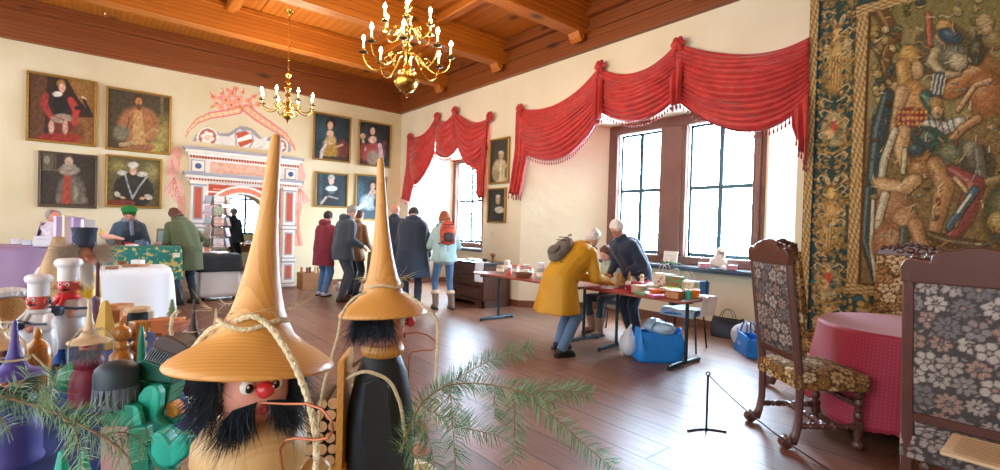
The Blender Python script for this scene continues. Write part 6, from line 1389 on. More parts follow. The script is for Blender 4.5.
for k in range(5):
    for a in range(6):
        q=a*PI/3+PI/6*0; mb=MB(); M=TR(.155*math.cos(q),.155*math.sin(q),.12+k*.19)@RZ(q+PI/2)@EU(-.18,0,0); mb.box((0,0,.075),(.125,.008,.155),M); cd_=mb.build('greeting_card',mat('card%d'%((k*5+a*3)%8),cc[(k*5+a*3)%8],rough=.5,var=.5,scale=24),t,smooth=False)
        mb=MB(); mb.tube([M@Vector((-.07,-.012,.03)),M@Vector((.07,-.012,.03))],.003,5); mb.build('card_rail',mat('rail_red','#a04a48',rough=.4),cd_,recenter=False)
# things on the counters
def put(kind,label,px,py,dd,zt,c,rz=0,grp=None):
    p=ad(px,py,dd); trinket(kind,label,p.x,p.y,zt,c,grp,rz)
put('box','white flat box on the mauve cloth',16,240,7.0,.995,'#dfe2ea'); put('box','second white box on the mauve cloth nearer the doll',27,240,6.8,.995,'#d4dae4')
mb=MB(); mb.box((0,0,.05),(.30,.22,.10),bev=.01); mb.box((0,0,.12),(.28,.2,.05),bev=.01); p=ad(45,240,6.6); simple('box_pile','pale flat carton beside the cloth doll','carton',p.x,p.y,.995,mb,mat('carton_pale','#cfcfd8',rough=.7))
# cloth granny doll
p=ad(52,240,6.7); t=thing('granny_doll','grey-haired cloth granny doll with pink kerchief on the mauve counter','doll',(p.x,p.y,.99),face(.85,-.4))
mb=MB(); mb.ball((0,0,.14),(.14,.13,.14)); mb.ball((0,0,.26),(.10,.10,.10)); mb.caps((0,.1,.26),(.14,.08,.16),.04,.03); mb.caps((0,-.1,.26),(.14,-.08,.16),.04,.03); mb.build('body',mat('doll_check','#c8c0cc',rough=.9,var=.6,scale=30),t,mods=remesh(.012,2))
mb=MB(); mb.ball((.04,0,.41),(.075,.07,.075)); mb.caps((.10,0,.41),(.17,0,.39),.022,.014); mb.caps((.09,0,.36),(.13,0,.35),.02,.012); mb.caps((0,0,.3),(.02,0,.36),.04,.04); mb.build('head',SK2,t,mods=remesh(.008,2))
mb=MB(); 
for i in range(40): a=R.uniform(.9,5.4); e=R.uniform(-.4,1.2); v=Vector((.02+.075*math.cos(a)*math.cos(e),.075*math.sin(a)*math.cos(e),.42+.08*math.sin(e))); mb.caps(v,v+Vector((R.uniform(-.03,.02),R.uniform(-.02,.02),-.05)),.022,.012,6)
mb.build('hair',HG,t,mods=remesh(.01,1))
mb=MB(); mb.ball((-.02,0,.45),(.07,.075,.06)); mb.ball((-.07,.03,.43),(.03,.03,.04)); mb.build('kerchief',mat('felt_pink','#c8587c',rough=.9,var=.2),t)
mb=MB(); mb.grid(lambda u,v:Vector((.02-.09*math.cos(u*PI-PI/2)*(.5+v),(.12+.04*v)*math.sin(u*PI-PI/2)*1.1,.33-.18*v)),20,10); mb.build('shawl',mat('shawl_ruby','#b8a8b4',rough=.9,var=.3),t,mods=solid(.01))
for i,(k,l,px,py,dd,c) in enumerate([('box','brown wooden tray on the teal counter',118,238,7.6,'#7a5040'),('box','blue and brown box on the teal counter by the green beret',140,240,7.7,'#5a6a8a'),('bowl','red bowl on the teal counter',128,241,7.5,'#c03030'),('book','white booklet on the teal counter edge',132,243,7.3,'#e0dcd8'),('candle','blue candle on the teal counter',147,240,7.6,'#4a6a9a'),('bowl','pink bowl at the right end of the teal counter',158,240,7.7,'#c08a8a')]): put(k,l,px,py,dd,.995,c,i*.4)
t=thing('framed_notice','small framed yellow notice standing behind the teal counter','framed notice',(ad(163,236,8.0).x,ad(163,236,8.0).y,.995),PI/2-.5); mb=MB(); mb.box((0,0,.13),(.20,.015,.26),EU(-.1,0,0)); mb.build('frame',mat('frame_olive','#6a6432',rough=.5),t,smooth=False); mb=MB(); mb.box((0,-.010,.13),(.15,.006,.20),EU(-.1,0,0)); mb.build('print',mat('print_dusk','#7a8a90',rough=.5,var=.4),t,smooth=False)
t=thing('baby_doll','small pink-faced baby doll in a yellow cap lying on the brown tray','doll',(ad(110,235,7.4).x,ad(110,235,7.4).y,1.06),.6); mb=MB(); mb.ball((0,0,.05),(.12,.07,.05)); mb.ball((-.12,0,.07),(.055,.05,.055)); mb.caps((0,.05,.06),(.06,.1,.04),.02,.018); mb.caps((.08,.03,.05),(.2,.05,.03),.03,.02); mb.build('body',mat('doll_pink','#e0a898',rough=.6,var=.15),t,mods=remesh(.008,2)); mb=MB(); mb.ball((-.15,0,.09),(.045,.05,.05)); mb.caps((-.17,0,.12),(-.2,.0,.18),.02,.008); mb.build('cap',mat('felt_yellow','#d8b848',rough=.9),t)
# white clothed table behind the figures
a=at(98,270,.80);b=at(172,268,.80); cD=((a.x+b.x)/2-.22,(a.y+b.y)/2-.28)
angD=math.atan2(b.y-a.y,b.x-a.x); LD_=(Vector(b)-Vector(a)).length+.5
stall_table('folding table under the white cloth left of the olive parka',cD,LD_,.7,.80,angD,None,None)
drape('white_tablecloth','plain white cloth hanging to the floor left of the olive parka',cD,LD_,.7,.80,angD,wht,.72,seed=9,fold=.07)
for i,(k,l,px,py,dd,c) in enumerate([('book','brown flat wooden board on the white tablecloth',130,270,6.0,'#9a6844'),('book','second brown board on the white tablecloth',140,267,6.1,'#b07a50'),('box','white box on the white tablecloth',138,265,6.2,'#e0e0e0'),('book','tan board nearest the left on the white tablecloth',112,272,5.7,'#8a5a3c'),('bowl','brown bowl on the white tablecloth',122,269,6.2,'#7a4a30')]): put(k,l,px,py,dd,.815,c,i*.5)
# black satchel pile near the olive parka: leaflet stand
put('box','cream leaflet box leaning by the black cloth',175,250,7.6,.82,'#c8c0a0',.4)
# ---------------------------------------------------------------- the figure stall in the foreground
TZ=.84; POLY=[(7.0,-7.3),(10.85,-7.3),(10.85,-5.32),(10.16,-5.27),(8.1,-5.60),(7.0,-5.75)]
t=thing('market_table','big market table carrying the wooden smoker figures in the foreground','table',(9,-6.4,0)); mb=MB(); mb.prism(POLY,TZ-.045,TZ-.012); WC(mb.build('tabletop',mat('board_pale','#b89468'),t,smooth=False,recenter=False))
for (x,y) in((7.1,-7.2),(10.75,-7.2),(10.7,-5.45),(7.1,-5.85),(9.0,-5.6)): mb=MB(); mb.box((x,y,.40),(.06,.06,.79)); WC(mb.build('leg',mat('board_pale','#b89468'),t,smooth=False,recenter=False))
def mk_leaf():
    m,nt,b=newmat('leaf_print'); tc=N(nt,'ShaderNodeTexCoord'); v=N(nt,'ShaderNodeTexVoronoi',Scale=14); nt.links.new(tc.outputs['Object'],v.inputs['Vector'])
    rp=N(nt,'ShaderNodeMapRange'); rp.inputs['From Min'].default_value=.26; rp.inputs['From Max'].default_value=.29; rp.inputs['To Min'].default_value=1; rp.inputs['To Max'].default_value=0; nt.links.new(v.outputs['Distance'],rp.inputs['Value'])
    g=N(nt,'ShaderNodeMix',data_type='RGBA'); g.inputs['A'].default_value=(*srgb('#5f8f48'),1); g.inputs['B'].default_value=(*srgb('#d8a848'),1); nt.links.new(v.outputs['Color'],g.inputs['Factor'])
    mx=N(nt,'ShaderNodeMix',data_type='RGBA'); mx.inputs['A'].default_value=(*srgb('#e8dcb8'),1); nt.links.new(g.outputs['Result'],mx.inputs['B']); nt.links.new(rp.outputs[0],mx.inputs['Factor']); nt.links.new(mx.outputs['Result'],b.inputs['Base Color']); b.inputs['Roughness'].default_value=.85; return m
M_leaf=mk_leaf()
mb=MB(); pp=[]; n_=len(POLY); cx=sum(p[0] for p in POLY)/n_; cy=sum(p[1] for p in POLY)/n_; ring=[]
for i in range(n_):
    a=Vector(POLY[i]);b=Vector(POLY[(i+1)%n_]); K=int((b-a).length/.03); d=(b-a).normalized(); nr=Vector((d.y,-d.x))
    for k in range(K): ring.append((a.lerp(b,k/K),nr))
n_=len(ring); mb.v=[Vector((p.x,p.y,TZ)) for p,_ in ring]
for j in range(1,9):
    tt=j/8
    for i,(p,nr) in enumerate(ring): f=.012+.04*tt*(.5+.5*math.sin(i*.45)); mb.v.append(Vector((p.x+nr.x*f,p.y+nr.y*f,TZ-.004-.62*tt)))
mb.f=[list(range(n_))]+[[j*n_+i,j*n_+(i+1)%n_,(j+1)*n_+(i+1)%n_,(j+1)*n_+i][::-1] for j in range(8) for i in range(n_)]; mb.mi=[0]*len(mb.f)
tag(mb.build('stall_tablecloth',M_leaf,None,smooth='all',mods=solid(.004)),'cream cloth with green leaf print covering the foreground figure table','tablecloth')
M_velvet=mat('velvet_blue','#1c3f9a',rough=.6,var=.4,scale=20,sheen=.6)
vel=MB(); vel.grid(lambda u,v:Vector((9.05+u*1.42,-6.55+v*.93-.06*math.sin(u*6),TZ+.014+.012*math.sin(u*30+2*math.sin(v*9))*math.sin(v*17+u*5)+.010*math.sin(u*11-v*20))),110,70); tag(vel.build('velvet_cloth',M_velvet,None,smooth='all',mods=solid(.003)),'crumpled royal blue velvet spread under the carved figures','cloth')
RZt=.945
mb=MB(); mb.box((9.30,-6.24,(TZ+.03+RZt)/2),(1.30,1.06,RZt-TZ-.03),bev=.01); o=mb.build('display_riser',mat('riser_blue','#25407e',rough=.8,var=.2),None,smooth=False); tag(o,'low riser box under the small figures on the blue velvet','display riser')
# woods and furs
W_hat=woodmat('turned_pine','#e8ac5c','#d0903f',scale=62,rough=.45,axis='Z',dist=1.2,off=(.07,.045,0),rot=(.16,-.10,0),coat=.1,bump=.02)
W_pale=woodmat('turned_lime','#dfbb84','#cfa468',scale=62,rough=.45,axis='Z',dist=1.2,off=(.06,-.03,.0),rot=(-.12,.1,0),bump=.02)
W_nat=woodmat('turned_maple','#e6cca4','#cfae80',scale=50,rough=.5,axis='Z',dist=1,off=(.05,.05,0),rot=(.1,.1,0),bump=.02)
W_hon=woodmat('turned_honey','#d8923c','#b06a24',scale=50,rough=.25,axis='Z',dist=1,off=(.05,.05,0),rot=(.1,.1,0),coat=.5,bump=.0)
W_face=mat('painted_face','#e09a86',rough=.5,var=.15,scale=30); W_blk=mat('painted_black','#1d242b',rough=.55,var=.3,scale=30); M_fur=mat('fur_black','#22303c',rough=.6,var=.3); M_furg=mat('fur_grey','#8f9298',rough=.7,var=.3)
M_rope=mat('sisal_rope','#ead7b0',rough=.95,var=.3,scale=120,bump=.6,bscale=300); M_cop=mat('copper_wire','#b06a4a',rough=.3,metal=.9,var=.1); M_nred=mat('nose_red','#d83038',rough=.25,var=.05,coat=.5)
def fur(mb,n,fn,L,r=.0007,droop=.5,seed=1,curl=.25):
    rr=random.Random(seed)
    for i in range(n):
        p,d=fn(rr); p=Vector(p); d=Vector(d).normalized(); l=L*rr.uniform(.55,1.15); jit=Vector((rr.gauss(0,curl),rr.gauss(0,curl),rr.gauss(0,curl))); pts=[p]
        for k in range(1,4):
            q=k/3; pts.append(p+(d+jit*q)*l*q+Vector((0,0,-droop*l*q*q)))
        mb.tube(pts,[r,r*.9,r*.7,r*.15],3,False)
def smoker(label,loc,rz,s,hat,body,furm=M_fur,br=.119,hz=1.0,prof=None,face_=True,nf=900,name='smoker_figure',tip=.70,bodyprof=None,beard=True,mf=None,group=None,hat_tilt=(0,0,0),chin=True,stache=True,hz0=.315):
    t=thing(name,label,'wooden figure',loc,rz,group,s); k=br/.119
    Z=lambda z:.371+(z-.371)*(tip-.371)/.329
    P=[(.0003,Z(.70)),(.0045,Z(.699)),(.0068,Z(.694)),(.0078,Z(.685)),(.0100,Z(.648)),(.0125,Z(.594)),(.0172,Z(.540)),(.0235,Z(.495)),(.030,Z(.462)),(.0355,Z(.441)),(.042,Z(.427)),(.055*k,Z(.411)),(.074*k,Z(.397)),(.096*k,Z(.385)),(.113*k,.3745),(.1185*k,.3690),(.119*k,.366),(.117*k,.3635),(.108*k,.364),(.08*k,.369),(.045,.374),(.0003,.376)]
    mb=MB(); mb.lathe(P[::-1],None,56,False); h=mb.build('hat',hat,t); h.rotation_euler=hat_tilt; h.location=Vector((0,0,.37))-Euler(hat_tilt).to_matrix()@Vector((0,0,.37))
    mb=MB(); mb.lathe(bodyprof or [(.0003,0),(.098,0),(.10,.01),(.092,.03),(.094,.10),(.090,.16),(.076,.196),(.062,.212),(.068,.224),(.0745,.245),(.073,.268),(.058,.288),(.035,.297),(.0003,.298)],None,48,False); mb.build('body',body,t)
    mb=MB(); mb.ball((0,0,.338),(.048,.047,.052),None,28,18); hd=mb.build('head',W_face,t)
    if face_:
        for q in(-1,1):
            mb=MB(); mb.m(0).ball((.0435,q*.0175,.354),(.0075,.0095,.0105),None,14,10); mb.m(1).ball((.0490,q*.0165,.353),(.0035,.0055,.0065),None,12,8); mb.m(0).ball((.0522,q*.0165-.002,.356),(.0012,.0016,.0018),None,6,4); mb.build('eye',[mat('eye_enamel','#f2efe8',rough=.2,var=0),mat('eye_pupil','#0c1014',rough=.15,var=0)],hd,recenter=False)
        mb=MB(); mb.ball((.060,0,.352),.0115,None,18,12); mb.build('nose',M_nred,hd,recenter=False)
        mb=MB(); mb.lathe([(.006,0),(.0075,.003),(.004,.0045),(.0,.003)],TR(.0465,0,.322)@EU(0,PI/2,0),14); mb.build('mouth',mat('mouth_red','#8a2a2a',rough=.5),hd,recenter=False)
    if nf:
        mb=MB()
        def side(rr):
            a=rr.uniform(1.05,2*PI-1.05); z=rr.uniform(hz0,.374); return (.047*math.cos(a),.047*math.sin(a),z),(math.cos(a),math.sin(a)*1.1,-.35)
        fur(mb,nf,side,.029,.0006/s**.5,.9,3,.45); mb.build('hair',furm,t)
        if beard:
            mb=MB()
            def bd(rr):
                a=rr.uniform(-1.25,1.25); z=rr.uniform(.298,.326)-.002*abs(a); return (.048*math.cos(a),.047*math.sin(a),z),(math.cos(a),math.sin(a)*.7,-.8)
            fur(mb,int(nf*.55),bd,.045,.0007/s**.5,.6,4); mb.build('beard',furm,t)
        if stache:
            mb=MB()
            def mo(rr):
                q=rr.choice([-1,1]); y=q*rr.uniform(.006,.034); return (.049-abs(y)*.25,y,.334-abs(y)*.25),(.30,q*.75,-.75)
            fur(mb,int(nf*.45),mo,.030,.0007/s**.5,.8,5,.38); mb.build('moustache',furm,t)
    return t
# S1: the big robber
b1=ad(253,362,.68); A1=face(.66,-.75); S1=smoker('largest wooden smoker with tall turned hat, black fur beard and red nose, nearest the camera',(b1.x,b1.y,TZ+.008),A1,1,W_hat,W_pale,nf=2300,br=.108,beard=False,hat_tilt=(0,0,0))
Mm=Matrix.Rotation(-A1,3,'Z'); hh_=[c for c in S1.children if c.name.startswith('hat')][0]
def tilt_hat(h,ang,right,back):
    """lean the hat: right = towards picture right, back = away from the viewer (radians)"""
    m_=Matrix.Rotation(-ang,3,'Z'); ax1=m_@IF; ax2=m_@IR
    q_=Matrix.Rotation(right,3,ax1)@Matrix.Rotation(-back,3,ax2)
    h.rotation_euler=q_.to_euler(); h.location=Vector((0,0,.372))-q_@Vector((0,0,.368))
tilt_hat(hh_,A1,math.radians(1.2),math.radians(7))
Q=Matrix.Rotation(-A1,4,'Z')
def L1(px,py,dd,base=b1,rot=Q,z0=TZ+.008): p=ad(px,py,dd); return rot@Vector((p.x-base.x,p.y-base.y,p.z-z0))
mb=MB(); twist(mb,[(.043*math.cos(a),.043*math.sin(a),(.433)+.004*math.sin(a*3)) for a in [2*PI*i/16 for i in range(17)]],.0035,30); 
twist(mb,[L1(236,321,.645),L1(252,316,.63),L1(268,325,.625),L1(281,342,.605),L1(293,362,.585),L1(303,385,.575),L1(311,410,.572),L1(316,440,.57),L1(316,475,.57),L1(314,510,.57)],.0042,34)
twist(mb,[L1(236,321,.65),L1(220,325,.66),L1(207,332,.68),L1(196,345,.71),L1(190,352,.74)],.0038,12)
fur(mb,60,lambda rr:((lambda a:((.052*math.cos(a),.052*math.sin(a),.452),(math.cos(a),math.sin(a),rr.uniform(-.5,1))))(rr.uniform(0,6.28))),.025,.0003,.1,9,.5)
mb.build('rope',M_rope,S1)
mb=MB(); pp=[L1(*q) for q in((262,403,.60),(285,404,.575),(307,404,.56),(322,409,.555),(331,420,.552),(333,430,.552),(328,438,.555),(315,440,.56),(298,438,.57),(286,440,.575),(280,449,.58),(281,462,.58),(285,480,.58))]
mb.tube(sum([[pp[i].lerp(pp[i+1],k/3) for k in range(3)] for i in range(len(pp)-1)],[])+[pp[-1]],.0017,8); mb.build('pipe_wire',M_cop,S1)
mb=MB(); mb.caps((.02,.085,.20),(.075,.075,.10),.022,.018); mb.build('arm',W_pale,S1); mb=MB(); mb.caps((.02,-.085,.20),(.075,-.075,.10),.022,.018); mb.build('arm',W_pale,S1)
# S2: black-coated woodcutter in profile
b2=ad(383,330,1.1); A2=face(.985,.14); z2=TZ+.008; S2=smoker('second tall smoker in black carved coat seen in profile, carrying firewood on its back',(b2.x,b2.y,z2),A2,1,W_hat,W_blk,br=.098,tip=.725,nf=1500,beard=False,stache=False,hz0=.334,
  bodyprof=[(.0003,0),(.074,0),(.078,.01),(.077,.06),(.075,.12),(.069,.18),(.057,.235),(.042,.272),(.030,.284),(.0003,.286)])
Q2=Matrix.Rotation(-A2,4,'Z'); L2=lambda px,py,dd:L1(px,py,dd,b2,Q2,z2)
mb=MB(); mb.lathe([(.0003,.272),(.034,.274),(.046,.282),(.049,.292),(.044,.303),(.02,.308),(.0003,.308)],None,36,False); mb.build('collar_ring',W_hat,S2)
mb=MB(); mb.prism([(-.03,.235),(.0,.25),(.022,.225),(.03,.15),(.04,.09),(.075,.105),(.078,.06),(.03,.04),(-.01,.06),(-.035,.12)],.055,.075,EU(PI/2,0,0)@Matrix.Scale(1,4)); mb.prism([(-.03,.235),(.0,.25),(.022,.225),(.03,.15),(.04,.09),(.075,.105),(.078,.06),(.03,.04),(-.01,.06),(-.035,.12)],-.075,-.055,EU(PI/2,0,0)); mb.build('carved_arms',W_blk,S2,mods=[('BEVEL',dict(width=.003,segments=2))])
for q in(-1,1): mb=MB(); mb.ball((.088,q*.065,.085),(.018,.014,.018),None,14,10); mb.build('hand',W_face,S2)
mb=MB(); mb.box((-.079,0,.16),(.014,.13,.24),bev=.002); mb.box((-.10,0,.045),(.07,.12,.012),bev=.002); pk=mb.build('carrying_frame',W_hat,S2)
rr=random.Random(5); bark=mat('log_bark','#6b5848',rough=.9,var=.4,scale=60,bump=.6,bscale=120); cutw=mat('log_cut','#cba070',rough=.7,var=.25,scale=50)
for k in range(6):
    for j in range(3):
        if k==5 and j==2: continue
        x=-.100-j*.0235+(k%2)*.006; zz=.065+k*.0245; r=.0115+rr.uniform(-.0015,.001); mb=MB(); mb.m(0).lathe([(r,-.055+rr.uniform(-.006,.006)),(r,.055)],TR(x,0,zz)@EU(PI/2,0,0),12,False); mb.m(1).lathe([(0,.0555),(r*1.0,.055)],TR(x,0,zz)@EU(PI/2,0,0),12,False); mb.lathe([(0,-.0565),(r*.98,-.056)],TR(x,0,zz)@EU(PI/2,0,0),12,False); mb.build('firewood_stick',[bark,cutw],S2)
mb=MB(); twist(mb,[(-.075,-.05,.235),(-.03,-.078,.262),(.02,-.084,.245),(.045,-.085,.20),(.055,-.08,.15),(.06,-.07,.11)],.0042,16); twist(mb,[(-.09,-.05,.05),(-.04,-.075,.035),(.0,-.08,.03)],.0035,8)
twist(mb,[(-.075,.05,.235),(-.03,.072,.262),(.02,.078,.245),(.045,.08,.20),(.055,.08,.15)],.0042,16); mb.build('pack_rope',M_rope,S2)
mb=MB(); twist(mb,[(.041*math.cos(a),.041*math.sin(a),.436+.004*math.sin(a*3)) for a in [2*PI*i/16 for i in range(17)]],.0035,24)
twist(mb,[L2(404,293,1.03),L2(418,302,1.01),L2(431,312,1.0),L2(437,325,1.0),L2(437,350,1.0),L2(436,380,1.0),L2(436,410,1.0),L2(434,425,1.0)],.0034,30)
twist(mb,[L2(366,292,1.05),L2(352,300,1.03),L2(342,315,1.01),L2(338,335,1.0),L2(331,360,.99),L2(324,385,.98),L2(320,410,.98),L2(318,440,.98),L2(317,475,.98)],.0034,36)
fur(mb,60,lambda rr:((lambda a:((.042*math.cos(a),.042*math.sin(a),.45),(math.cos(a),math.sin(a),rr.uniform(-.5,1))))(rr.uniform(0,6.28))),.025,.0004,.1,9,.5); mb.build('rope',M_rope,S2)
mb=MB(); pp=[(.052,0,.325),(.075,0,.328),(.10,0,.322),(.117,0,.309),(.122,0,.295),(.112,0,.287),(.09,0,.286),(.066,0,.283),(.06,0,.27),(.06,0,.22),(.062,0,.16)]; pp=[Vector(q) for q in pp]
mb.tube(sum([[pp[i].lerp(pp[i+1],k/3) for k in range(3)] for i in range(len(pp)-1)],[])+[pp[-1]],.0016,8); mb.build('pipe_wire',M_cop,S2)
tilt_hat([c for c in S2.children if c.name.startswith('hat')][0],A2,math.radians(-3.5),math.radians(4))
# small smokers
def mini(label,px,py_tip,dd,s,hat,body,ang,furm=M_fur,rope=True,nf=500,tip=.62,base=RZt,dz=0):
    p=ad(px,py_tip,dd); base=max(base,p.z-tip*s); sc_=s; t=smoker(label,(p.x,p.y,base+.002),ang,sc_,hat,body,furm,br=.105,tip=tip,nf=nf)
    if rope: mb=MB(); twist(mb,[(.047*math.cos(a),.047*math.sin(a),.436) for a in [2*PI*i/12 for i in range(13)]],.005,16); twist(mb,[(.045,-.03,.446),(.08,-.05,.41),(.105,-.06,.38),(.11,-.062,.33),(.11,-.062,.27)],.0045,14); twist(mb,[(-.02,.05,.446),(-.01,.09,.405),(.0,.115,.375),(.0,.118,.30)],.0045,14); mb.build('rope',M_rope,t)
    return t
p_mar=mat('painted_maroon','#7a1f30',rough=.5,var=.2); p_pur=woodmat('painted_purple','#5a4aa0','#443680',scale=60,rough=.5,axis='Z',dist=1,off=(.05,.05,0),bump=.02); p_pb=mat('painted_plum','#3f3a86',rough=.5,var=.2); p_grn=woodmat('painted_green','#148a68','#0c6a50',scale=50,rough=.42,axis='Z',dist=1,off=(.08,.05,0),bump=.03); p_tq=woodmat('painted_turquoise','#2fbfa2','#1a9c86',scale=50,rough=.42,axis='Z',dist=1,off=(.08,.05,0),bump=.03); p_brn=mat('painted_umber','#4a352f',rough=.55,var=.3,scale=20)
mini('little smoker with pale natural hat, grey-black fur and maroon coat',90,300,1.15,.40,W_nat,p_mar,face(.4,-.9),M_furg)
mini('little smoker with pointed purple hat at the left edge above the fir branch',15,321,.90,.44,p_pur,p_pb,face(.3,-.9),tip=.60)
mini('little smoker with pale hat cut by the left picture edge',-6,318,1.05,.50,W_nat,p_brn,face(.2,-.9))
mini('little dark smoker with thin brown spire hat behind the largest hat brim',194,300,1.55,.45,p_brn,p_brn,face(.0,-1),M_furg,rope=True,tip=.66,base=TZ)
mini('little smoker with pale spire hat, half hidden by the largest hat brim',216,312,1.75,.42,W_nat,p_brn,face(.0,-1),rope=False,base=TZ)
# chefs
def chef(label,px,py,dd,s,ang,red='#d8262a',noodles=False):
    p=ad(px,py,dd); top=p.z; H_=.345; s=(top-RZt)/H_ if s is None else s
    t=thing('chef_figure',label,'wooden figure',(p.x,p.y,RZt),ang,None,s); t.scale=(s*.82,s*.82,s); wt=mat('painted_white','#ebe8e6',rough=.4,var=.04,coat=.2)
    mb=MB(); mb.lathe([(.0003,.345),(.030,.344),(.040,.338),(.043,.330),(.040,.321),(.034,.317),(.0325,.312),(.0325,.275),(.0003,.275)][::-1],None,32,False); mb.build('chef_hat',wt,t)
    mb=MB(); mb.ball((0,0,.258),(.031,.031,.030),None,20,14); 
    for q in(-1,1): mb.ball((0,q*.033,.258),(.008,.006,.010),None,10,8)
    hd=mb.build('head',mat('painted_rosy','#d8584c',rough=.4,var=.1),t)
    for q in(-1,1): mb=MB(); mb.m(0).ball((.028,q*.011,.265),(.005,.006,.007),None,10,8); mb.m(1).ball((.032,q*.011,.265),(.003,.003,.004),None,8,6); mb.build('eye',[mat('eye_enamel','#f2efe8'),mat('eye_pupil','#0c1014')],hd,recenter=False)
    mb=MB(); mb.ball((.036,0,.256),.0075,None,10,8); mb.build('nose',M_nred,hd,recenter=False)
    mb=MB(); mb.caps((.031,0,.248),(.026,.016,.250),.004,.002); mb.caps((.031,0,.248),(.026,-.016,.250),.004,.002); mb.build('moustache',W_blk,hd,recenter=False)
    mb=MB(); fur(mb,160,lambda rr:((lambda a:((.028*math.cos(a),.030*math.sin(a),rr.uniform(.25,.272)),(math.cos(a),math.sin(a),-.3)))(rr.uniform(1.3,4.98))),.018,.0008,.6,3); mb.build('hair',mat('fur_brown','#7a6048',rough=.8,var=.3) if not noodles else M_fur,t)
    mb=MB(); mb.lathe([(.0003,.07),(.046,.07),(.058,.085),(.060,.12),(.054,.165),(.042,.20),(.028,.225),(.0003,.23)],None,36,False); mb.build('jacket',wt,t)
    mb=MB(); mb.tube([(.030*math.cos(a),.030*math.sin(a),.226) for a in [2*PI*i/20 for i in range(21)]],.0085,8,False); mb.caps((.03,-.01,.224),(.05,-.022,.205),.009,.006); mb.caps((.03,.0,.224),(.052,.0,.198),.009,.006); mb.build('neckerchief',mat('scarf'+red,red,rough=.5,var=.1),t)
    for q in(-1,1):
        mb=MB(); mb.caps((0,q*.046,.205),(.02,q*.066,.180),.019,.017); mb.caps((.02,q*.066,.180),(.055,q*.045,.178),.017,.013); ar=mb.build('arm',wt,t,mods=remesh(.004,2)); mb=MB(); mb.ball((.066,q*.042,.180),(.013,.012,.012),None,12,8); mb.build('hand',W_face,ar,recenter=False)
        mb=MB(); mb.lathe([(.0003,.005),(.020,.005),(.018,.075),(.0003,.075)],TR(0,q*.024,0),16,False); lg=mb.build('leg',mat('painted_blue','#2c5a9a',rough=.4,var=.1),t); mb=MB(); mb.ball((.014,q*.024,.010),(.034,.018,.012),None,14,8); mb.build('shoe',W_blk,lg,recenter=False)
    mb=MB(); mb.lathe([(.0003,0),(.030,0),(.034,.004),(.034,.024),(.030,.024),(.029,.006),(.0003,.006)],TR(.088,-.005,.180),24,False); mb.tube([(.085-.03,.012,.198),(.06,.055,.196),(.05,.095,.196)],.004,6); mb.build('frying_pan',mat('pan_slate','#3a4a60',rough=.4,metal=.3),t)
    if noodles:
        mb=MB(); rr=random.Random(2)
        for i in range(44): y=rr.uniform(-.02,.03); mb.tube([(.085+rr.uniform(-.02,.02),y,.202),(.105+rr.uniform(-.01,.01),y+rr.uniform(-.01,.01),.208),(.122,y,.185+rr.uniform(-.01,.02)),(.124,y+rr.uniform(-.004,.004),.14+rr.uniform(-.02,.02)),(.125,y*.6,.10+rr.uniform(-.02,.02))],.0013,4)
        mb.build('noodles',mat('noodle_white','#e8e0cc',rough=.7,var=.1),t)
    return t
chef('chef figure with tall white hat and red neckerchief, the right one of two',69,258,1.5,None,face(.25,-.95))
chef('chef figure with white hat and noodles hanging from its pan, the left one of two',39,274,1.38,None,face(-.1,-.95),'#c8c4c0',True)
# big nutcracker with fuzzy hair
p=ad(83,320,2.05); t=thing('nutcracker','big fuzzy-haired figure in dark top hat and yellow coat behind the chefs','wooden figure',(p.x,p.y,TZ+.008),face(.75,-.6),None,1.02); t.scale=(.86,.86,1.01)
mb=MB(); mb.lathe([(.0003,.44),(.050,.44),(.052,.445),(.047,.455),(.048,.50),(.052,.515),(.050,.52),(.0003,.52)],None,28,False); mb.build('top_hat',mat('hat_midnight','#2a3444',rough=.8,var=.2),t)
mb=MB(); mb.ball((0,0,.395),(.046,.046,.055),None,20,14); mb.caps((.04,0,.40),(.060,0,.39),.010,.009); mb.build('head',W_face,t)
mb=MB(); fur(mb,1800,lambda rr:((lambda a,z:((.045*math.cos(a),.045*math.sin(a),z),(math.cos(a),math.sin(a),.1)))(rr.uniform(.6,5.7),rr.uniform(.40,.445))),.06,.0011,.5,4,.5); mb.build('hair',mat('fur_tan','#b8a894',rough=.9,var=.3),t)
mb=MB(); fur(mb,260,lambda rr:((.045,rr.uniform(-.02,.02),rr.uniform(.355,.375)),(.6,0,-1)),.07,.001,.3,4,.2); mb.build('beard',mat('fur_white','#d8d4cc',rough=.9,var=.1),t)
mb=MB(); mb.lathe([(.0003,.10),(.062,.10),(.065,.12),(.052,.22),(.05,.28),(.045,.33),(.0003,.345)],None,28,False); mb.build('coat',mat('painted_yellow','#e0b41c',rough=.4,var=.1),t)
for q in(-1,1):
    mb=MB(); mb.lathe([(.0003,0),(.028,0),(.024,.105),(.0003,.105)],TR(0,q*.03,0),16,False); mb.build('leg',W_blk,t); mb=MB(); mb.caps((0,q*.048,.31),(.01,q*.056,.22),.018,.015); mb.caps((.01,q*.056,.22),(.05,q*.045,.17),.014,.012); mb.build('arm',mat('painted_yellow','#e0b41c'),t,mods=remesh(.005,2))
p=ad(58,290,2.35); mb=MB(); mb.grid(lambda u,v:Vector(((.02+.13*v)*math.cos(u*2*PI)*(1+.08*math.sin(u*2*PI*7)*v),(.02+.13*v)*math.sin(u*2*PI)*(1+.08*math.sin(u*2*PI*7)*v),.46*(1-v)+.01)),60,14,True); simple('burlap_cone','beige burlap draped into a cone behind the chef figures','cloth',p.x,p.y,TZ+.008,mb,mat('burlap','#c0a078',rough=.95,var=.2,scale=60,bump=.5,bscale=200),None,mods=solid(.004),smooth='all')
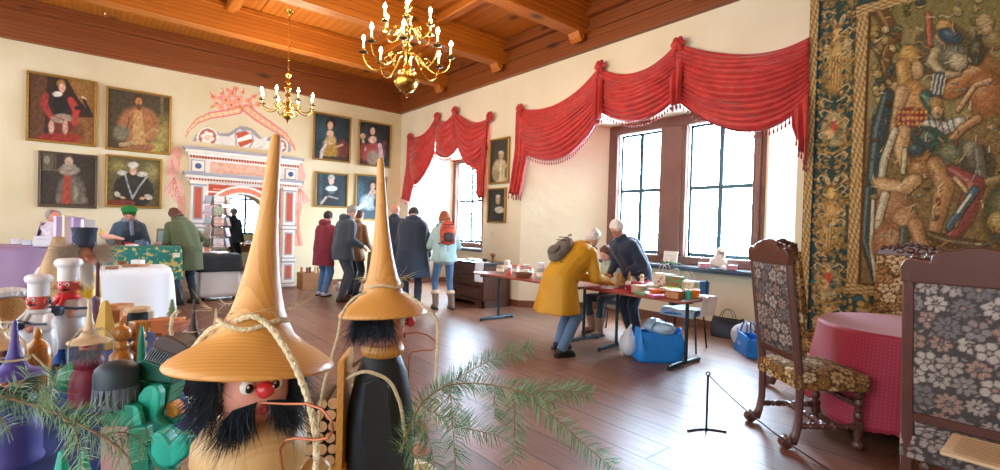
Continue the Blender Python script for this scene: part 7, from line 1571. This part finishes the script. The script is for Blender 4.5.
for i,(px,py,l,c,h) in enumerate([(61,216,'tall lilac carton left of the dark top hat','#b8a8d4',.52),(69,215,'tall cream carton next to the lilac one behind the top hat','#e0d0c0',.525),(78,217,'lilac carton just behind the dark top hat','#b4a4d8',.51),(88,219,'pale carton right behind the dark top hat','#d8d8e0',.50)]):
    p=ad(px,py,2.6); mb=MB(); mb.box((0,0,(p.z-TZ-.01)/2),(.045,.05,p.z-TZ-.01),bev=.002); simple('narrow_carton',l,'carton',p.x,p.y,TZ+.008,mb,mat('carton'+c,c,rough=.6,var=.1),'narrow cartons behind the top hat',.3)
# turned wooden pieces
def turnpiece(label,px,py,dd,prof,mt,base=RZt,name='turned_candlestick'):
    p=ad(px,py,dd); t_=p.z-base; mb=MB(); mx_=max(z for _,z in prof); mb.lathe([(r,z/mx_*t_) for r,z in prof],None,32,False); return simple(name,label,'turned wood',p.x,p.y,base+.002,mb,mt)
turnpiece('polished onion-shaped brown wooden jar between the purple hat and the chefs',38,329,1.15,[(.0003,0),(.030,0),(.032,.01),(.018,.02),(.014,.035),(.022,.05),(.027,.066),(.024,.082),(.012,.090),(.007,.093),(.009,.098),(.006,.104),(.0003,.106)],W_hon,name='turned_jar')
turnpiece('glossy honey-coloured turned candlestick of stacked balls',122,323,1.55,[(.0003,0),(.034,0),(.032,.035),(.018,.052),(.022,.062),(.019,.075),(.012,.082),(.024,.092),(.029,.108),(.024,.124),(.010,.133),(.006,.137),(.008,.142),(.0003,.145)],W_hon)
p=ad(139,321,1.6); t=thing('turned_post','honey-coloured turned post with square top beside the stacked-ball candlestick','turned wood',(p.x,p.y,RZt),.4); hh=p.z-RZt; mb=MB(); mb.box((0,0,hh-.018),(.042,.042,.036),bev=.003); mb.build('square_top',W_hon,t,smooth=False); mb=MB(); mb.lathe([(.0003,0),(.026,0),(.022,hh*.2),(.015,hh*.26),(.024,hh*.36),(.024,hh*.46),(.016,hh*.52),(.023,hh*.62),(.020,hh*.75),(.018,hh-.03)],None,28,False); mb.build('turned_shaft',W_hon,t)
p=ad(138,307,1.9); t=thing('thread_spool','dark thread spool with pale wooden rim behind the turned post','spool',(p.x,p.y,TZ+.008)); hh=p.z-TZ-.01; mb=MB(); mb.lathe([(.0003,0),(.042,0),(.042,.012),(.0003,.012)],None,28,False); mb.lathe([(.0003,hh-.014),(.040,hh-.014),(.042,hh-.008),(.040,hh),(.0003,hh)],None,28,False); mb.lathe([(.028,0),(.028,hh)],None,20,False); mb.build('spool_body',W_nat,t); mb=MB(); mb.lathe([(.03,.014),(.034,.03),(.034,hh-.03),(.03,hh-.016)],None,28,False); mb.build('thread',mat('thread_dark','#28343c',rough=.9,bump=.6,bscale=300),t)
turnpiece('purple wooden spoon-headed pestle before the white tablecloth',95,296,1.75,[(.0003,0),(.006,0),(.005,.10),(.004,.17),(.008,.18),(.015,.195),(.014,.21),(.0003,.22)],mat('painted_mauve','#6a5070',rough=.4),base=TZ,name='wooden_pestle')
turnpiece('slim dark red wooden rod standing before the white tablecloth',98,262,2.0,[(.0003,0),(.02,0),(.02,.01),(.007,.02),(.006,.30),(.009,.32),(.0003,.33)],mat('painted_oxblood','#5f2a34',rough=.35),base=TZ,name='wooden_rod')
mb=MB(); mb.lathe([(.0003,0),(.05,0),(.014,.16),(.008,.17),(.0003,.172)],None,6,False); p=ad(105,320,1.75); simple('yellow_cone','faceted yellow wooden cone right of the yellow coat','turned wood',p.x,p.y,RZt+.002,mb,mat('painted_ochre','#d8a83c',rough=.4))
mb=MB(); mb.box((0,0,.03),(.14,.06,.06),bev=.008); p=ad(112,330,1.9); simple('tan_block','tan wooden block behind the honey candlestick','wooden block',p.x,p.y,TZ+.06,mb,mat('block_tan','#b8824c',rough=.5,var=.2),None,.5)
mb=MB(); mb.ball((0,0,.0),(.04,.04,.04)); mb.tube([(.035*math.cos(a),.0,.035*math.sin(a)) for a in [PI*i/10 for i in range(11)]],.012,8); p=ad(74,350,1.3); simple('green_ring','small glossy green wooden ring behind the pale hat','wooden toy',p.x,p.y,RZt+.04,mb,mat('painted_emerald','#168a5c',rough=.3,coat=.3))
# brown plush boot with white cap at the left edge
p=ad(6,300,1.75); t=thing('plush_boot','brown fleece boot with white trim at the left picture edge','plush toy',(p.x,p.y,TZ+.008),face(.9,-.3),None,.72); fl_=mat('fleece_brown','#a8743c',rough=1,var=.2,scale=60,bump=.6,bscale=120)
mb=MB(); mb.ball((-.03,0,.30),(.10,.09,.12)); mb.caps((-.03,0,.3),(.06,0,.22),.07,.055); mb.ball((.08,0,.19),(.06,.05,.06)); mb.caps((-.03,0,.25),(-.03,0,.05),.09,.10); mb.build('boot',fl_,t,mods=remesh(.008,3)); mb=MB(); mb.lathe([(.06,0),(.095,.01),(.10,.03),(.085,.05),(.05,.06),(.0003,.062)],TR(-.03,0,.36)@EU(0,-.2,0),24); mb.build('trim',wool,t)
# green carved sitting figures
def bristle(t,mt,r,zt,hcap,hf,capm,M=Matrix.Identity(4),squash=1):
    mb=MB(); mb.lathe([(.0003,zt),(r*.6,zt-.001),(r*.92,zt-.006),(r,zt-.014),(r*1.0,zt-hcap),(.0003,zt-hcap)][::-1],M,36,False,1,squash); mb.build('cap',capm,t)
    mb=MB(); n=46
    for i in range(n):
        a=2*PI*i/n; w=r*.08; x,y=r*.97*math.cos(a),r*.97*math.sin(a)*squash; L=hf*(.85+.15*math.sin(i*7.3)); mb.box((0,0,-L/2),(r*.05,w*1.1,L),M@TR(x,y,zt-hcap)@RZ(a)@EU(.10*math.sin(i*3.1),.06*math.sin(i*1.7),0),bev=.0006)
    mb.lathe([(.0003,zt-hcap-hf*.9),(r*.85,zt-hcap-hf*.9),(r*.88,zt-hcap)],M,24,False,1,squash); mb.build('carved_hair',mt,t)
def slab_px(name,pts,dd,th,mt,parent,bev=.0025):
    """carved slab of real thickness standing across the view at distance dd"""
    mb=MB(); n=len(pts); v=[ad(x,y,dd) for x,y in pts]; mb.add(v+[p+IF*th for p in v],[list(range(n)),list(range(n,2*n))[::-1]]+[[k,k+n,(k+1)%n+n,(k+1)%n] for k in range(n)])
    o=mb.build(name,mt,parent,smooth=False,recenter=False,mods=[('BEVEL',dict(width=bev,segments=3))]); o.location-=parent.location; return o
slate=mat('painted_slate','#2c3c46',rough=.45,var=.4,scale=60); strd=mat('hair_slate','#66707a',rough=.5,var=.5,scale=70)
p=ad(117,361,.95); t=thing('seated_figure','green carved figure with dark dome cap and grooved black hair, seen from behind','wooden figure',(p.x,p.y,RZt),0); zt=p.z-RZt
mb=MB(); r=.037; mb.lathe([(.0003,zt),(r*.45,zt-.0015),(r*.75,zt-.006),(r*.93,zt-.013),(r,zt-.022),(r*1.01,zt-.047),(.0003,zt-.047)][::-1],None,36,False); mb.build('cap',slate,t)
mb=MB()
for i in range(40):
    a_=2*PI*i/40; L=.044*(.85+.15*math.sin(i*7.3)); mb.box((0,0,-L/2),(.003,.0052,L),TR(r*.96*math.cos(a_),r*.96*math.sin(a_),zt-.045)@RZ(a_)@EU(.12*math.sin(i*3.1),.08*math.sin(i*1.7),0),bev=.0008)
mb.lathe([(.0003,zt-.085),(r*.84,zt-.085),(r*.88,zt-.046)],None,24,False); mb.build('carved_hair',strd,t)
slab_px('jacket',[(101,409),(104,404),(132,405),(137,409),(136,428),(101,426)],.93,.055,p_grn,t,.004)
slab_px('thigh',[(128,429),(146,427),(148,440),(150,520),(131,520)],.905,.018,p_grn,t,.003); slab_px('arm',[(132,405),(138,408),(142,425),(138,430),(133,424)],.925,.012,p_tq,t)
slab_px('bench',[(100,428),(128,424),(129,436),(128,520),(100,520)],.935,.06,mat('bench_pink','#b88a84',rough=.6,var=.2),t)
c2=ad(158,385,1.0); z0=RZt; t=thing('seated_figure','green carved figure with tilted brown cap and striped grey hair leaning by the largest smoker','wooden figure',(c2.x,c2.y,z0),0)
slab_px('cap',[(151.5,345),(154,340),(158,337),(165,336.5),(173,338.5),(183,344),(189,349),(186,353),(175,355.5),(163,352),(153,348)],.985,.05,p_brn,t,.006)
hr=slab_px('carved_hair',[(151,348),(163,353),(173,356),(166,365),(162,368),(143,361)],.985,.05,mat('hair_ash','#b4bac4',rough=.5,var=.6,scale=60),t,.002)
mb=MB()
for k in range(9):
    u=(k+.5)/9; a_=ad(151+u*22,348.5+u*7.5,.984); b_=ad(143.5+u*20,361+u*6.5,.984); mb.tube([a_,a_.lerp(b_,.5)-IF*.0015,b_],[.0016,.0013,.0007],4)
mb.build('hair_grooves',W_blk,hr,recenter=False)
mb=MB(); twist(mb,[ad(*q) for q in((172,338,1.0),(171,330,1.0),(171.5,322,1.0),(173,315,1.0),(178,312,1.0))],.004,8); fur(mb,20,lambda rr:(tuple(ad(177,313,1.0)),(rr.gauss(0,1),rr.gauss(0,1),1)),.014,.0005,.1,2); WC(mb.build('wick',M_rope,t,recenter=False))
slab_px('shoulders',[(137,363),(143,360),(165,367),(173,373),(171,384),(136,380)],.98,.06,mat('painted_pine','#0c5a48',rough=.45,var=.3,scale=40),t,.003)
slab_px('jacket',[(136,381),(171,385),(166,405),(158,428),(150,520),(139,520)],.985,.05,p_grn,t,.003)
slab_px('arm',[(136,409),(137.5,396),(143,388.5),(149,385.5),(155,386),(159.4,393),(158.4,408.8),(155,419),(163,426),(172,432),(181,438),(178,443),(168,441),(150,428.5),(139.6,420)],.95,.02,p_tq,t,.004)
slab_px('boot',[(150,436),(155,432),(161,433),(166,439),(170,445),(174,438),(181,434),(187,439),(188,448),(186,457),(174,467),(164,469),(156,465),(149,454)],.895,.03,p_tq,t,.006)
slab_px('boot_welt',[(149,440),(147,452),(153,466),(164,473),(175,471),(164,466),(156,462),(151,452)],.90,.03,p_grn,t,.002)
slab_px('leg_block',[(154,466),(180,462),(186,520),(154,520)],.96,.04,mat('bench_oak','#b88a5c',rough=.6,var=.2),t)
slab_px('hand',[(165,404),(172,402),(179,407),(178,416),(172,419),(165,415)],.975,.022,W_hon,t,.003); slab_px('cuff',[(160,417),(170,417),(180,419),(176,424),(163,426)],.975,.02,p_grn,t)
turnpiece('green pointed peg standing left of the tilted brown cap',142,325,1.2,[(.0003,0),(.02,0),(.02,.02),(.012,.03),(.010,.10),(.008,.16),(.004,.2),(.0003,.21)],p_grn,name='green_peg')
# lower left: purple figure base, teal cones
mb=MB(); mb.lathe([(.0003,0),(.030,0),(.032,.02),(.045,.03),(.047,.05),(.0003,.052)],None,28,False); p=ad(18,452,.72); simple('purple_bell','purple turned bell-shaped figure base under the fir branch','turned wood',p.x,p.y,TZ+.03,mb,p_pb)
for i,(px,l) in enumerate([(62,'left turquoise cone tip below the fir branch'),(84,'right turquoise cone tip below the fir branch')]):
    p=ad(px,450,.66); mb=MB(); hh=p.z-TZ-.02; mb.lathe([(.0003,0),(.045,0),(.004,hh),(.0003,hh+.002)],None,7,False); simple('turquoise_cone',l,'turned wood',p.x,p.y,TZ+.018,mb,p_tq,'turquoise cones at the lower edge')
for i,(px,py,l,c) in enumerate([(185,455,'small honey wooden cube on the blue velvet beside the largest smoker','#b87838'),(196,462,'small brown wooden cube on the blue velvet nearest the smoker body','#8a5a34'),(178,466,'pale wooden bead on the blue velvet','#d8b888')]):
    p=at(px,py,TZ+.03); mb=MB(); mb.box((0,0,.012),(.022,.022,.024),bev=.003) if i<2 else mb.ball((0,0,.012),.013); simple('wooden_cube' if i<2 else 'wooden_bead',l,'wooden block',p.x,p.y,TZ+.03,mb,mat('cube'+c,c,rough=.5,var=.2))
fill=[(108,322,'#a8683c','box','brown carton on the figure table behind the yellow cone'),(118,316,'#c08a58','box','tan carton left of the thread spool'),(158,328,'#b8683c','bowl','terracotta bowl behind the tilted brown cap'),(168,332,'#c87848','box','orange-brown box behind the tilted brown cap'),(180,336,'#a86040','box','reddish box between the tilted cap and the dark spire hat'),(150,322,'#e0d8c8','candle','white candle left of the terracotta bowl'),
 (98,330,'#d8c0a0','angel','pale angel left of the honey candlestick'),(130,332,'#9a5a34','house','brown toy house before the thread spool'),(60,338,'#b08050','angel','tan angel between the chef figures and the pale hat'),(26,332,'#5a7a4a','tree','green toy tree left of the polished jar'),(12,318,'#6a9a4a','tree','light green toy tree by the plush boot'),(2,326,'#3f6a3c','tree','dark green toy tree at the left picture edge'),(172,322,'#7a9a70','tree','grey-green toy tree behind the terracotta bowl')]
for (px,py,c,k,l) in fill:
    p=at(px,py,TZ+.004) if px>95 else ad(px,py,1.9); trinket(k,l,p.x,p.y,TZ+.004,c,None,px*.1,1.0 if px>95 else 1.6)
# ---------------------------------------------------------------- fir branches
M_need=mat('fir_needles','#86a886',rough=.5,var=.35,scale=25); M_need2=mat('fir_needles_dark','#4d7846',rough=.5,var=.35,scale=25); M_twig=mat('fir_twig','#8a6a48',rough=.8,var=.3,scale=60)
def smooth_path(pts,K=10):
    pts=[Vector(p) for p in pts]; L=len(pts); o=[]
    for i in range(L-1):
        p0=pts[max(0,i-1)];p1=pts[i];p2=pts[i+1];p3=pts[min(L-1,i+2)]
        for q in range(K): t=q/K; o.append(.5*((2*p1)+(-p0+p2)*t+(2*p0-5*p1+4*p2-p3)*t*t+(-p0+3*p1-3*p2+p3)*t**3))
    o.append(pts[-1]); return o
def fir(label,paths,nm,Ln,seed,dens=900,flat=.55):
    rr=random.Random(seed); allp=[ (smooth_path([ad(*q) for q in P_]),r) for P_,r in paths]; base=allp[0][0][0]
    t=thing('fir_branch',label,'fir branch',base,0,'fresh fir branches'); tw=MB(); nd=MB()
    for path,r in allp:
        n=len(path); tw.tube(path,[r*(1-.65*i/n) for i in range(n)],6); cum=[0]
        for i in range(n-1): cum.append(cum[-1]+(path[i+1]-path[i]).length)
        L=cum[-1]; cnt=int(L*dens); i=0
        for k in range(cnt):
            s=L*k/cnt
            while i<n-2 and cum[i+1]<s: i+=1
            f=(s-cum[i])/max(1e-6,cum[i+1]-cum[i]); p=path[i].lerp(path[i+1],f); d=(path[i+1]-path[i]).normalized(); side=d.cross(_f).normalized(); nn=side.cross(d)
            a=rr.choice([0,PI])+rr.gauss(0,.55)if rr.random()<.8 else rr.uniform(0,2*PI); w=side*math.cos(a)+nn*math.sin(a)
            l=Ln*rr.uniform(.7,1.1)*(1-.35*max(0,s/L-.85)/.15); dd=(w*1.0+d*rr.uniform(.35,.75)).normalized(); e=p+dd*l+Vector((0,0,-.05*l)); m_=p+dd*l*.5+Vector((0,0,.03*l)); nd.m(0 if rr.random()<.6 else 1); q=dd.orthogonal().normalized()*.00058; q2=dd.cross(q).normalized()*.0003; o=len(nd.v)
            for c_,s_ in((p,.7),(m_,1),(e,.25)): nd.v+=[c_+q*s_,c_+q2*s_,c_-q*s_,c_-q2*s_]
            for b_ in(0,4):
                for z_ in range(4): nd.f.append([o+b_+z_,o+b_+(z_+1)%4,o+b_+4+(z_+1)%4,o+b_+4+z_]); nd.mi.append(nd.cur)
        for i_ in range(4): tw.ball(path[-1],r*1.2,None,6,4)
    WC(tw.build('twig',M_twig,t,recenter=False)); x=WC(nd.build('needles',nm,t,recenter=False)); x['kind']='stuff'
    return t
fir('fir branch fanning out over the floor right of the woodcutter smoker',[
 ([(400,452,.95),(408,432,.94),(421,405,.92),(437,391,.91),(455,384,.90),(485,384,.88),(515,390,.86),(540,398,.84),(553,404,.83)],.0024),
 ([(440,389,.90),(462,376,.92),(487,362,.95),(510,354,.98),(533,348,1.0)],.0013),([(515,390,.86),(545,391,.88),(570,391,.90),(592,393,.92)],.0013),
 ([(535,403,.85),(558,420,.84),(582,442,.83),(598,456,.82),(613,468,.82)],.0015),([(450,387,.89),(452,410,.86),(454,440,.83),(456,475,.80),(456,500,.79)],.0015),([(454,427,.85),(475,430,.86),(498,436,.87)],.001),
 ([(514,391,.86),(515,415,.84),(514,440,.83),(513,462,.82)],.0013),([(495,386,.88),(494,402,.87),(494,418,.86)],.001),([(412,420,.93),(425,430,.90),(432,450,.87),(436,480,.84)],.0013),([(421,405,.92),(440,415,.90),(470,420,.9)],.001),([(404,440,.94),(418,462,.9),(430,490,.86)],.0012)],[M_need2,M_need],.033,11,1150)
fir('fir branch lying across the lower left corner over the figures',[
 ([(-30,388,.60),(0,396,.60),(30,404,.59),(60,415,.58),(90,430,.56),(112,443,.55),(128,458,.54),(135,480,.53)],.0022),
 ([(35,405,.59),(48,398,.57),(55,382,.56),(57,368,.56)],.0013),([(70,419,.575),(92,415,.58),(112,412,.59)],.0012),([(60,415,.58),(75,430,.56),(80,455,.54),(82,480,.53)],.0012),([(100,436,.555),(118,432,.56),(134,436,.57),(146,446,.57)],.0012),([(10,399,.6),(20,385,.6),(30,372,.61)],.001),([(-20,391,.6),(-5,410,.58),(10,430,.57)],.0012)],[M_need,M_need2],.027,5,1150)
# ---------------------------------------------------------------- camera, sky and lights
cd=bpy.data.cameras.new('camera'); cam=bpy.data.objects.new('camera',cd); COL.objects.link(cam)
cd.sensor_width=36; cd.lens=FPX/1000*36; cd.clip_start=.05; cd.clip_end=200
rm=Matrix((CR,CU,-_f)).transposed().to_4x4(); cam.matrix_world=TR(CAM)@rm
sc.camera=cam
wd=bpy.data.worlds.new('sky'); sc.world=wd; wd.use_nodes=True; nt=wd.node_tree; bg=nt.nodes['Background']
tc=N(nt,'ShaderNodeTexCoord'); dp=N(nt,'ShaderNodeVectorMath',operation='DOT_PRODUCT'); dp.inputs[1].default_value=(-.2,.95,.1); nt.links.new(tc.outputs['Generated'],dp.inputs[0])
mr=N(nt,'ShaderNodeMapRange',interpolation_type='SMOOTHSTEP'); mr.inputs['From Min'].default_value=.1; mr.inputs['From Max'].default_value=.75; mr.inputs['To Min'].default_value=0; mr.inputs['To Max'].default_value=1; nt.links.new(dp.outputs['Value'],mr.inputs['Value'])
mx=N(nt,'ShaderNodeMix',data_type='RGBA'); mx.inputs['A'].default_value=(WF*.93,WF*.97,WF*1.03,1); mx.inputs['B'].default_value=(WB*.72,WB*.90,WB*1.12,1); nt.links.new(mr.outputs[0],mx.inputs['Factor']); nt.links.new(mx.outputs['Result'],bg.inputs['Color']); bg.inputs['Strength'].default_value=1
vs=sc.view_settings; vs.view_transform='Standard'; vs.look='None'; vs.gamma=1; vs.use_curve_mapping=False; vs.exposure=EXPO
sc.cycles.max_bounces=6; sc.cycles.diffuse_bounces=4; sc.cycles.glossy_bounces=3; sc.cycles.transparent_max_bounces=8; sc.cycles.sample_clamp_indirect=6; sc.cycles.use_denoising=True
sc.cycles.caustics_reflective=False; sc.cycles.caustics_refractive=False
